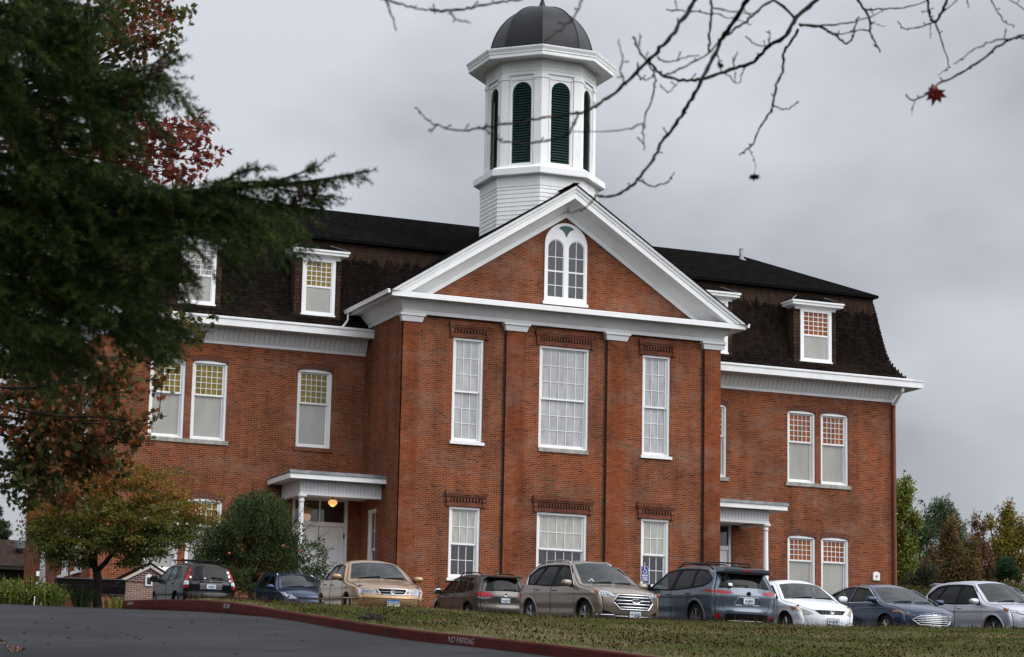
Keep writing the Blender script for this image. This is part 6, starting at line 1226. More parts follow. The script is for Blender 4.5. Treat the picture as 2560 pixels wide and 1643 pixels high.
# ---- black compact crossover by the brick sign
def rg3(c, paint):
    return [dict(name='rear_window', mat=SDG, strip=[strip_quad(c, 4.9, 6.9, .80, .74)], each=False, inset=.004), dict(name='windshield', mat=WSG, strip=[strip_quad(c, 12.1, 14.0, .9, .9)], each=False, inset=.006),
            dict(name='side_window', mat=WSG, side=[round_poly([(.95, 1.08), (.40, 1.47), (-.14, 1.53), (-.12, 1.06)], .04)], inset=.010), dict(name='side_window', mat=WSG, side=[round_poly([(-.22, 1.06), (-.24, 1.53), (-.80, 1.53), (-1.0, 1.08)], .04)], inset=.010), dict(name='quarter_window', mat=WSG, side=[round_poly([(-1.08, 1.09), (-.88, 1.525), (-1.22, 1.49), (-1.55, 1.16)], .05)], inset=.010),
            dict(name='tail_light', mat=REDL, strip=fsym(c, [(.70, 1.06), (.56, 1.52), (.68, 1.53), (.95, 1.08)], False), side=[np.array([(-2.3, 1.06), (-2.02, 1.53), (-1.84, 1.53), (-1.98, 1.06)])]),
            dict(name='reverse_lens', mat=CLEARL, strip=fsym(c, [(.71, .92), (.70, 1.055), (.95, 1.055), (.95, .92)], False), side=[np.array([(-2.3, .92), (-2.3, 1.055), (-1.99, 1.055), (-1.99, .92)])]),
            dict(name='tail_light', mat=REDL, strip=fsym(c, [(.72, .82), (.71, .915), (.95, .915), (.95, .82)], False), side=[np.array([(-2.3, .82), (-2.3, .915), (-2.0, .915), (-2.0, .82)])]),
            dict(name='plate_recess', mat=m_plain('grey_recess', (.10, .10, .10), .4), strip=[fpoly(c, [(-.36, .80), (-.36, .99), (.36, .99), (.36, .80)], False)], each=False, inset=.006),
            dict(name='front_door', mat=paint, side=[round_poly([(.98, .38), (1.02, .82), (.96, 1.06), (.40, 1.51), (-.18, 1.57), (-.18, .38)], .06)], seam=True), dict(name='rear_door', mat=paint, side=[round_poly([(-.20, .38), (-.20, 1.57), (-.86, 1.56), (-1.10, 1.06), (-1.02, .82), (-.86, .50), (-.80, .38)], .06)], seam=True)], \
           [[(c.key(4.8), -.66), (c.key(3.6), -.68), (c.key(2.4), -.66), (c.key(2.4), .66), (c.key(3.6), .68), (c.key(4.8), .66)]]
keys = [(-2.10, .32, -1.96, .34), (-2.22, .46, -2.06, .46), (-2.26, .60, -2.08, .60), (-2.22, .70, -2.07, .70), (-2.22, 1.0, -2.06, .98), (-2.17, 1.10, -2.02, 1.07), (-1.99, 1.44, -1.90, 1.39), (-1.92, 1.57, -1.83, 1.49), (-1.65, 1.63, -1.58, 1.565), (-1.1, 1.66, -1.1, 1.60), (-.4, 1.675, -.45, 1.615), (.1, 1.66, .02, 1.60), (.40, 1.60, .28, 1.535), (.85, 1.36, .70, 1.31), (1.30, 1.12, 1.06, 1.09), (1.42, 1.09, 1.16, 1.05), (1.95, 1.0, 1.7, .95), (2.15, .90, 1.9, .86), (2.25, .75, 1.97, .75), (2.26, .5, 1.98, .5), (2.15, .25, 1.92, .28)]
root, c, paint = rear_suv('parked_car', (-9.2, -5.9, LOT(-9.2, -5.9)+.10), 91, 'black compact crossover with tall red tail lights and roof rack beside the brick sign', 'black_car_paint', (.005, .0055, .006), keys, [(0, .86), (.25, .872), (.42, .895), (.65, .908), (.85, .905), (1.0, .89), (1.08, .87), (1.14, .845), (1.35, .76), (1.55, .66), (1.7, .60)], rg3, (1.32, -1.30), .40, .34, metal=.2)
c.plate(root, .89, '768 PJZ', False); xr = c.xat(1.055, 0, False)-.015
hm = MB(); hm.tube([(xr, .045, 1.095), (xr, .038, 1.02)], .008, 5); hm.tube([(xr, -.045, 1.095), (xr, -.038, 1.02)], .008, 5); hm.tube([(xr, .04, 1.055), (xr, -.04, 1.055)], .008, 5); hm.tube([(xr, .06, 1.10), (xr, .055, 1.01), (xr, -.055, 1.01), (xr, -.06, 1.10), (xr, .06, 1.10)], .006, 5); hm.build('emblem', CHROME, root)
badge_text(root, c.xat(.99, .5, False)-.012, .53, .985, 'CR-V', .06, CHROME); badge_text(root, c.xat(.99, .5, False)-.012, -.54, .985, '4WD', .04, CHROME)
c.line(root, 'tailgate_handle', c.face_pts([(y, 1.045) for y in np.linspace(-.36, .36, 9)], False), .018, paint)
b = MB(); b.tube([(-2.17, -.02, 1.16), (-2.15, -.06, 1.185), (-2.15, -.42, 1.16)], [.03, .024, .012], 6); b.build('rear_wiper', TRIM, root)
for y, z, s1, s2 in ((.63, 1.17, .035, .05), (.20, 1.15, .03, .02), (-.60, 1.36, .045, .06), (-.64, 1.24, .03, .07), (-.66, 1.10, .03, .035)):
    a, _ = c.yz(y, z, False); p = c.P(np.array([a]), np.array([y/np.interp(a, c.arc, c.we)]))[0]; b = MB(); b.obox((p[0]-.006, p[1], p[2]), (.46, 0, .88), (0, 1, 0), (-.88, 0, .46), s2*.7, s1, .003); b.build('window_sticker', WHITE, root)
for xx in (-1.05, .0):
    b = MB(); b.tube([(xx, -.60, 1.63), (xx, -.58, 1.73), (xx, -.68, 1.735), (xx, .68, 1.735), (xx, .58, 1.73), (xx, .60, 1.63)], [.03, .02, .02, .02, .02, .03], 6); b.build('roof_bar', TRIM, root)
c.mirror(root, .92, 1.09, TRIM, (.09, .13, .10)); c.handle(root, [(-.02, .95), (-.92, .97)], paint); c.arch_trim(root, (1.32, -1.30), .40, .34, paint, .04)
c.line(root, 'bumper_edge', c.face_pts([(y, .585) for y in np.linspace(-.8, .8, 20)], False, .01), .014, paint)
# ---- dark blue hatchback crossover facing the lawn, second row
keys = [(-2.05, .30, -1.9, .32), (-2.15, .48, -1.99, .48), (-2.17, .75, -2.0, .75), (-2.12, 1.0, -1.96, .97), (-1.95, 1.15, -1.84, 1.11), (-1.72, 1.38, -1.64, 1.32), (-1.62, 1.46, -1.55, 1.39), (-1.2, 1.50, -1.2, 1.44), (-.4, 1.53, -.45, 1.47), (.1, 1.515, .02, 1.455), (.38, 1.46, .26, 1.40), (.85, 1.25, .70, 1.20), (1.25, 1.05, 1.02, 1.02), (1.38, 1.02, 1.12, .98), (1.85, .93, 1.6, .88), (2.05, .83, 1.78, .80), (2.14, .70, 1.86, .70), (2.18, .5, 1.9, .5), (2.06, .25, 1.82, .28)]
root = car_root('parked_car', (-6.7, -8.9, LOT(-6.7, -8.9)+.02), -91, 'dark blue hatchback with silver roof rails parked below the leafy apple tree'); paint = m_car('dark_blue_paint', (.012, .026, .065), .4)
c = Car(keys, [(0, .86), (.25, .872), (.42, .892), (.65, .902), (.85, .895), (.95, .875), (1.02, .85), (1.2, .77), (1.4, .665), (1.55, .60)], shoulder=[(.88, .010, .05)], sill=.24)
regs = [dict(name='windshield', mat=WSG, strip=[strip_quad(c, 10.05, 12.0, .9, .9)], each=False, inset=.006), dict(name='rear_window', mat=SDG, strip=[strip_quad(c, 4.1, 5.8, .85, .8)], each=False, inset=.006),
        dict(name='side_window', mat=SDL, side=[round_poly([(.92, 1.0), (.36, 1.35), (-.14, 1.40), (-.12, .98)], .04)], inset=.01), dict(name='side_window', mat=SDG, side=[round_poly([(-.22, .98), (-.24, 1.40), (-.85, 1.38), (-1.15, 1.05)], .04)], inset=.01),
        dict(name='headlight', mat=CLEARL, strip=fsym(c, [(.46, .68), (.60, .80), (.9, .84), (.9, .72), (.70, .66)]), side=[np.array([(2.0, .70), (2.0, .86), (1.46, .86), (1.62, .76)])]),
        dict(name='grille', mat=TRIM, strip=[fpoly(c, [(-.42, .66), (-.44, .73), (.44, .73), (.42, .66)])], each=False, inset=.01), dict(name='lower_grille', mat=TRIM, strip=[fpoly(c, [(-.5, .35), (-.55, .5), (.55, .5), (.5, .35)])], each=False, inset=.01),
        dict(name='front_door', mat=paint, side=[round_poly([(.96, .34), (1.0, .80), (.94, .98), (.36, 1.39), (-.18, 1.44), (-.18, .34)], .06)], seam=True), dict(name='rear_door', mat=paint, side=[round_poly([(-.20, .34), (-.20, 1.44), (-.90, 1.42), (-1.22, 1.03), (-1.06, .75), (-.88, .46), (-.82, .34)], .06)], seam=True)]
c.make(root, paint, regs, (1.33, -1.33), .38, .33, lower=.32); c.rails(root, 6.5, 9.6, .58, CHROME, .04, .016); c.mirror(root, .88, 1.0, paint, (.08, .12, .075)); wipers(c, root, 12.1); c.arch_trim(root, (1.33, -1.33), .38, .33, TRIM, .04)
for s_ in (1, -1):
    p = c.face_pts([(.66*s_, .745)], lift=-.005)[0]; b = MB(); b.tube([p, (p[0]+.02, p[1], p[2])], .055, 14); b.build('lamp_bulb', CHROME, root); b = MB(); b.tube([(p[0]+.021, p[1], p[2]), (p[0]+.026, p[1], p[2])], .036, 12); b.build('lamp_lens', DARKL, root)
c.plate(root, .42, '885 MQC', True); c.handle(root, [(-.02, .89), (-.95, .91)], paint)
# ================================================================== plants
q_ = 2560/2400
LEAF = m_attr('leaf', 0.65, 0.22, 0.32); NEEDLE = m_attr('needle', 0.7, 0.12, 0.12); BARK = m_plain('bark', (0.035, 0.028, 0.023), 0.95, spec=0.1, var=0.5, scale=8); BARKD = m_plain('dark_bark', (0.012, 0.011, 0.010), 0.95, spec=0.1, var=0.4, scale=20)
OAKLEAF = [(0, 0), (.07, .10), (.28, .12), (.16, .26), (.44, .34), (.18, .44), (.42, .66), (.13, .64), (.10, .80), (0, 1.0), (-.10, .80), (-.13, .64), (-.42, .66), (-.18, .44), (-.44, .34), (-.16, .26), (-.28, .12), (-.07, .10)]
MAPLELEAF = [(0, 0), (.10, .12), (.42, .05), (.30, .22), (.55, .38), (.30, .46), (.34, .72), (.12, .62), (0, 1.0), (-.12, .62), (-.34, .72), (-.30, .46), (-.55, .38), (-.30, .22), (-.42, .05), (-.10, .12)]
OVAL = [(0, 0), (.20, .28), (.21, .55), (0, 1), (-.21, .55), (-.20, .28)]; LANCE = [(0, 0), (.13, .4), (0, 1), (-.13, .4)]
def rand_frames(n, up=0.0, rng=RNG):
    a = rng.normal(size=(n, 3)); a[:, 2] += up; a /= np.linalg.norm(a, axis=1)[:, None]; b = rng.normal(size=(n, 3)); b -= a*(a*b).sum(1)[:, None]; b /= np.linalg.norm(b, axis=1)[:, None]; return a, b
def leaves(name, P, size, col, shape, parent, up=0.0, mat=None, flat=0.0):       # one mesh of many small leaves; up tips the leaf axes, flat lays the blades level
    n = len(P); a, b = rand_frames(n, up)
    if flat > 0: b[:, 2] *= (1-flat); b -= a*(a*b).sum(1)[:, None]; b /= np.linalg.norm(b, axis=1)[:, None]+1e-9
    T = np.array(shape); k = len(T); c = np.cross(a, b); cup = 0.18*np.abs(T[:, 0])
    V = P[:, None]+size[:, None, None]*(b[:, None]*T[None, :, :1]+a[:, None]*T[None, :, 1:]+c[:, None]*cup[None, :, None]*RNG.uniform(-1, 1.4, (n, 1, 1)))
    return np_mesh(name, V.reshape(-1, 3), np.arange(n*k).reshape(n, k), mat or LEAF, parent, col=np.repeat(col, k, 0))
def pick(pal, n, jit=0.35):
    pal = np.array(pal); return pal[RNG.integers(0, len(pal), n)]*RNG.uniform(1-jit, 1+jit, (n, 1))*RNG.uniform(0.9, 1.1, (n, 3))
def blob(c, r, n, shell=0.35):
    u = RNG.normal(size=(n, 3)); u /= np.linalg.norm(u, axis=1)[:, None]; return np.array(c)+u*np.array(r)*(RNG.random((n, 1))**shell)
def wob(pts, amp, n=4):
    o = smooth_poly([np.array(p, float) for p in pts], n); return [p+RNG.normal(0, amp, 3) if 0 < i < len(o)-1 else p for i, p in enumerate(o)]
def view(px, py, d): return at(px*q_, py*q_, d)        # same, in the 2400-wide reading of the photograph
# ---- generic tree: trunk, limbs to each clump, clumps of leaves
def tree(name, label, cat, base, clumps, pal, leafn, size, shape, trunk_r=0.15, group=None, up=0.3, barkm=None, sprout=0, fork=0.35, shell=0.45):
    base = np.array(base, float); t = thing(name, tuple(base), label, cat, group); P = []; C = []; tk = MB(); top = max(c[0][2] for c in clumps); ctr = np.mean([c[0] for c in clumps], 0)
    f = base+(ctr-base)*np.array((fork*0.8, fork*0.8, fork)); tk.tube(wob([base-(0, 0, .2), base+(f-base)*.5, f], .01), list(np.linspace(trunk_r, trunk_r*.72, 9)), 9)
    for c, r, nn, *pl in clumps:
        c = np.array(c); m = (f+c)/2+np.array((0, 0, -0.10*np.linalg.norm(c-f))); tk.tube(wob([f, m, c], .012), list(np.linspace(trunk_r*.55, trunk_r*.10, 9)), 6)
        n = int(nn*leafn*5.0); p = blob(c, r, n, shell); keep = vnoise(p[:, 0]*1.3+p[:, 1], p[:, 2]*1.3+p[:, 1], 1.6/max(min(r), .2), 5) > 0.24; p = p[keep]; P.append(p); C.append(pick(pl[0] if pl else pal, len(p)))
        for s in range(sprout):
            u = RNG.normal(size=3); u[2] = abs(u[2])+.6; u /= np.linalg.norm(u); e0 = c+u*np.array(r)*.6; e1 = c+u*np.array(r)*RNG.uniform(1.25, 1.7); tk.tube([e0, e1], [trunk_r*.06, trunk_r*.03], 4); m_ = max(4, int(n*0.02)); tt = RNG.random((m_, 1)); P.append(e0+(e1-e0)*tt+RNG.normal(0, size*.5, (m_, 3))); C.append(pick(pl[0] if pl else pal, m_))
    tk.build('trunk', barkm or BARK, t, True); P = np.vstack(P); leaves('crown', P, RNG.uniform(.7, 1.3, len(P))*size, np.vstack(C), shape, t, up); return t
# ---- tall red oak at the left, behind the conifer
OD = 33.0
pal_red = [(.17, .022, .018), (.12, .018, .017), (.21, .040, .018), (.09, .035, .014)]; pal_or = [(.15, .048, .014), (.08, .06, .014), (.15, .035, .016), (.05, .055, .013)]; pal_gr = [(.040, .060, .013), (.055, .068, .015), (.085, .070, .016)]; pal_br = [(.24, .085, .028), (.16, .058, .022), (.065, .062, .015), (.040, .056, .013)]
oak_b = view(-230, 1520, OD); oak_b[2] = road_z(30)-.2
oak = thing('oak_tree', tuple(oak_b), 'tall oak with red and bronze autumn leaves, partly hidden behind the dark conifer', 'tree')
OB = [(300, 25, 110, 45, pal_or, 150), (385, 25, 55, 32, pal_or, 70), (415, 45, 28, 25, pal_gr, 26), (230, 90, 100, 55, pal_or, 150), (345, 85, 70, 36, pal_or, 90), (390, 100, 30, 22, pal_gr, 25), (180, 160, 110, 80, pal_or, 190), (290, 170, 70, 45, pal_gr, 80), (110, 60, 100, 80, pal_gr, 140), (330, 210, 40, 24, pal_gr, 24),
      (330, 315, 100, 36, pal_red, 130), (425, 300, 60, 20, pal_red, 60), (478, 305, 26, 13, pal_red, 18), (265, 350, 110, 50, pal_red, 140), (395, 355, 50, 24, pal_red, 46), (462, 352, 40, 16, pal_red, 34), (492, 372, 16, 13, pal_red, 10), (340, 405, 100, 32, pal_red, 120), (430, 405, 40, 26, pal_red, 46), (130, 380, 150, 110, pal_or, 260), (440, 325, 30, 10, pal_red, 20),
      (420, 772, 50, 13, pal_gr, 60), (470, 778, 24, 8, pal_gr, 20), (350, 812, 60, 30, pal_gr, 90), (395, 838, 30, 16, pal_gr, 32), (250, 900, 70, 80, pal_br, 170), (120, 990, 150, 130, pal_br, 520), (225, 1075, 80, 65, pal_br, 200), (60, 1110, 90, 70, pal_gr, 220), (310, 1030, 32, 26, pal_br, 26), (80, 820, 110, 150, pal_gr, 340), (374, 888, 16, 16, pal_br, 12), (335, 985, 16, 12, pal_br, 6), (280, 990, 50, 36, pal_br, 60), (30, 700, 90, 120, pal_gr, 200), (150, 1145, 100, 36, pal_br, 90), (60, 300, 120, 120, pal_or, 240), (40, 540, 100, 120, pal_or, 200)]
tk = MB(); f0 = view(-200, 900, OD); f1 = view(-190, 300, OD); tk.tube(wob([oak_b-(0, 0, .3), view(-215, 1200, OD), f0, f1, view(-150, -150, OD)], .02), list(np.linspace(.28, .12, 17)), 10); P = []; C = []
for cx, cy, rx, ry, pl, n in OB:
    dd = OD+RNG.uniform(-1.6, 1.6); c = view(cx, cy, dd); s = q_*dd/6032; hub = f1 if cy < 430 else f0; hub = hub+RNG.normal(0, .25, 3); mid = (hub+c)/2+np.array((0, 0, -.15 if cy > 430 else .1))
    tk.tube(wob([hub, mid, c], .015), list(np.linspace(.040, .007, 9)), 6); ext = view(cx+rx*1.0, cy-ry*.25, dd); tk.tube(wob([c, ext], .01), list(np.linspace(.007, .002, 5)), 4)
    n = int(n*(2.3 if cy < 600 else 3.6)); nt_ = max(3, n//9)          # leaves sit in bunches along fine twigs
    tw = blob(c, (rx*s, .55, ry*s), nt_, .6)
    for t_ in tw:
        k = max(1, int(n/nt_)); e1 = t_+RNG.normal(0, .10, 3); 
        if RNG.random() < .5: tk.tube([c+(t_-c)*.55, t_, e1], [.004, .003, .0015], 3, cap=False)
        P.append(t_+(e1-t_)*RNG.random((k, 1))+RNG.normal(0, .055, (k, 3))); C.append(pick(pl, k))
for a in ([(210, 985), (300, 990), (350, 985), (395, 975)], [(300, 1000), (365, 985), (380, 890)], [(250, 1040), (330, 1010)], [(250, 330), (330, 345), (390, 340), (450, 318)], [(230, 345), (300, 380), (350, 405), (420, 392)], [(170, 200), (240, 150), (300, 95), (360, 60)], [(220, 340), (270, 400)], [(300, 800), (400, 785), (490, 778)]): tk.tube(wob([view(x, y, OD-.4) for x, y in a], .006), list(np.linspace(.016, .004, (len(a)-1)*4+1)), 5)
tk.build('trunk', BARK, oak, True); P = np.vstack(P); leaves('crown', P, RNG.uniform(.075, .135, len(P)), np.vstack(C), OAKLEAF, oak, -.25)
# ---- dark conifer close to the camera
con_b = view(-260, 1500, 10.0); con_b[2] = road_z(10.0)-.1
con = thing('conifer_tree', tuple(con_b), 'dark green conifer with drooping needle boughs and cones at the near left', 'tree')
SH_ = []; wood = MB(); hubx = -300
def shoots(p, d, ln, lvl):      # needle shoots: (start, direction, length)
    SH_.append((p, d*ln))
def bough(pts, spread, hang, dens=1.0, thick=.012):
    Pt = smooth_poly([view(x, y, dd) for x, y, dd in pts], 8); wood.tube(Pt, list(np.linspace(thick, .0025, len(Pt))), 6); L_ = np.concatenate([[0], np.cumsum([np.linalg.norm(b-a) for a, b in zip(Pt[:-1], Pt[1:])])]); tot = L_[-1]
    n = int(tot/.030*dens)
    for i in range(n):
        s = tot*(i+RNG.random())/n; j = min(np.searchsorted(L_, s), len(Pt)-1); j = max(j, 1); p = Pt[j-1]+(Pt[j]-Pt[j-1])*((s-L_[j-1])/(L_[j]-L_[j-1]+1e-9)); dr = Pt[j]-Pt[j-1]; dr /= np.linalg.norm(dr); f = 1-s/tot
        side = RNG.choice((-1, 1)); lat = np.array(FW)*side*RNG.uniform(.3, 1.0)+RT*0; u = dr*RNG.uniform(.5, 1.0)+lat*.8+np.array((0, 0, RNG.uniform(-.25, .35))); u /= np.linalg.norm(u); l = (spread*1.1 if vnoise(np.array([s*9.0]), np.array([float(len(SH_))*.0003]), 1.0, 6)[0] > .35 else spread*.5)*(.35+.65*f)*RNG.uniform(.5, 1.1)
        nb = max(2, int(l/.055)); q = p.copy(); dirn = u.copy(); pts_ = [q.copy()]
        for k in range(nb):
            st = l/nb; dirn = dirn+np.array((0, 0, -hang*.16))+RNG.normal(0, .06, 3); dirn /= np.linalg.norm(dirn); nq = q+dirn*st; SH_.append((q, nq-q))
            for sd_ in (-1, 1):
                if RNG.random() < .75: w_ = np.cross(dirn, UP*.6+np.array((0, 0, 1.0))); w_ /= np.linalg.norm(w_)+1e-9; v = dirn*.75+w_*sd_*.7+np.array((0, 0, RNG.uniform(-.35, .15)-hang*.25)); v /= np.linalg.norm(v); SH_.append((q, v*RNG.uniform(.045, .10)))
            q = nq; pts_.append(q.copy())
        wood.tube(pts_, list(np.linspace(.003, .0012, len(pts_))), 3, cap=False)
    e_ = Pt[-1]; d_ = Pt[-1]-Pt[-4]; d_ /= np.linalg.norm(d_); SH_.append((e_-d_*.05, d_*.13))
bough([(-300, 500, 10.5), (100, 470, 10.2), (350, 455, 9.8), (560, 440, 9.6), (700, 428, 9.5), (770, 418, 9.5), (838, 406, 9.5)], .26, .9, 1.15, .016)
bough([(420, 470, 9.7), (560, 430, 9.5), (640, 425, 9.4), (720, 400, 9.4), (745, 388, 9.4)], .11, .2, 1.0, .006)
bough([(480, 450, 9.7), (560, 405, 9.6), (600, 398, 9.6)], .10, .1, 1.0, .005); bough([(640, 440, 9.6), (720, 455, 9.5), (780, 462, 9.5)], .10, 1.1, 1.0, .005); bough([(560, 460, 9.6), (680, 480, 9.5), (740, 470, 9.5)], .13, 1.0, 1.0, .005)
bough([(-300, 100, 10.5), (60, 170, 10.2), (230, 190, 10.0), (340, 160, 9.9), (402, 118, 9.9)], .20, 1.2, 1.0, .012); bough([(100, 180, 10.1), (250, 215, 10.0), (330, 190, 9.9), (385, 160, 9.9)], .16, 1.2, .9, .006); bough([(120, 120, 10.3), (200, 175, 10.2), (290, 240, 10.0), (310, 250, 10)], .16, 1.2, 1.0, .006)
for y0, y1, x1, hg in ((-60, 20, 230, 1.0), (0, 60, 190, 1.2), (40, 110, 200, 1.2), (150, 260, 260, 1.5), (230, 330, 250, 1.6), (250, 300, 180, 1.2)): bough([(-300, y0, 10.6), (-40, (y0+y1)/2-10, 10.3), (x1*.6, y1-15, 10.0), (x1, y1, 9.8)], .24, hg, 1.25, .012)
for y0, y1, x1, hg, sp_ in ((380, 400, 290, 1.0, .24), (420, 455, 420, 1.0, .24), (450, 490, 540, 1.0, .20), (480, 520, 590, .9, .17), (500, 545, 480, 1.0, .18), (530, 570, 420, 1.0, .18), (560, 600, 370, 1.1, .20), (600, 650, 340, 1.2, .22), (640, 700, 320, 1.2, .22), (680, 740, 250, 1.2, .22), (720, 780, 170, 1.2, .22)): bough([(-300, y0, 10.8), (-20, (y0+y1)/2-20, 10.3), (x1*.6, y1-28, 9.9), (x1, y1, 9.5)], sp_, hg, 1.3, .012)
for y0, y1, x1 in ((500, 535, 380), (560, 590, 320), (620, 670, 270), (480, 510, 280), (420, 450, 200), (660, 710, 150), (20, 40, 120), (90, 110, 100), (160, 190, 120)): bough([(-300, y0, 11.4), (-20, (y0+y1)/2-20, 11.0), (x1*.6, y1-20, 10.8), (x1, y1, 10.6)], .24, 1.2, 1.3, .012)
wood.tube([con_b-(0, 0, .2), view(-280, 900, 10.7), view(-290, 200, 10.8), view(-295, -500, 10.9)], [.17, .14, .10, .06], 10); wood.build('trunk', BARKD, con, True)
def mass(poly, n, d0, d1, seed):
    Q = np.array(poly, float); lo, hi = Q.min(0), Q.max(0); c = 0
    while c < n:
        p = RNG.uniform(lo, hi, (900, 2)); p = p[inside(p, Q)]; p = p[vnoise(p[:, 0], p[:, 1], .030, seed) > .46]
        for x, y in p[:max(1, (n-c)//9)]:
            o = view(x, y, RNG.uniform(d0, d1)); u = RT*RNG.uniform(.25, 1.0)+FW*RNG.normal(0, .45)+np.array((0, 0, -RNG.uniform(.0, .85))); u /= np.linalg.norm(u); lw = np.cross(u, np.array((0, 0, 1.0))+RNG.normal(0, .35, 3)); lw /= np.linalg.norm(lw); L3 = RNG.uniform(.16, .30)
            for k in range(4):
                q = o+u*L3*k/4+np.array((0, 0, -.02*k*k*L3)); SH_.append((q, u*L3/4*1.15+np.array((0, 0, -.012*k))))
                for sg in (-1, 1):
                    w_ = u*.72+lw*sg*.7+np.array((0, 0, -RNG.uniform(.0, .4))); w_ /= np.linalg.norm(w_); SH_.append((q, w_*L3*(.55-.10*k)*RNG.uniform(.6, 1.1)))
            c += 9
mass([(-60, 390), (200, 385), (330, 415), (500, 440), (640, 448), (680, 470), (650, 525), (570, 550), (540, 585), (470, 570), (420, 590), (395, 610), (370, 690), (340, 740), (290, 760), (215, 780), (150, 810), (60, 840), (-60, 850)], 4300, 9.7, 11.6, 4)
mass([(-60, -60), (235, -60), (240, 20), (190, 90), (270, 165), (370, 125), (385, 130), (350, 190), (290, 205), (310, 240), (240, 245), (262, 300), (190, 330), (110, 400), (-60, 420)], 2700, 9.8, 11.6, 8)
S0 = np.array([s[0] for s in SH_]); SD = np.array([s[1] for s in SH_]); nn = np.maximum(8, (np.linalg.norm(SD, axis=1)*560).astype(int)); idx = np.repeat(np.arange(len(S0)), nn); n = len(idx); t_ = RNG.random((n, 1)); b0 = S0[idx]+SD[idx]*t_; ax = SD[idx]/np.linalg.norm(SD[idx], axis=1)[:, None]; rv = RNG.normal(size=(n, 3)); rv -= ax*(rv*ax).sum(1)[:, None]; rv /= np.linalg.norm(rv, axis=1)[:, None]
nd_ = ax*RNG.uniform(.45, .9, (n, 1))+rv*.8; nd_ /= np.linalg.norm(nd_, axis=1)[:, None]; ln = RNG.uniform(.017, .028, (n, 1)); wv = np.cross(nd_, RNG.normal(size=(n, 3))); wv /= np.linalg.norm(wv, axis=1)[:, None]; V = np.stack([b0-wv*.0016, b0+wv*.0016, b0+nd_*ln], 1).reshape(-1, 3)
shc = pick([(.022, .040, .007), (.034, .054, .009), (.014, .027, .006), (.048, .064, .011)], len(S0), .3); np_mesh('needles', V, np.arange(3*n).reshape(-1, 3), NEEDLE, con, col=np.repeat(shc[idx], 3, 0))
CONE = m_plain('cone_scale', (.045, .024, .014), .9, var=.5, scale=60)
for x, y, d in ((738, 440, 9.5), (648, 470, 9.6), (360, 165, 9.85), (378, 150, 9.85), (310, 205, 9.9), (295, 240, 9.95), (705, 452, 9.5), (690, 475, 9.55)):
    c = view(x, y, d); mb = MB(); mb.lathe((c[0], c[1]), [(.002, c[2]+.035)]+[(.013*math.sin(math.pi*(i+.5)/9)+(.004 if i % 2 else 0), c[2]+.03-.0085*i) for i in range(9)]+[(.001, c[2]-.05)], 8); mb.build('cone', CONE, con)
print('conifer needles', n, 'shoots', len(S0))
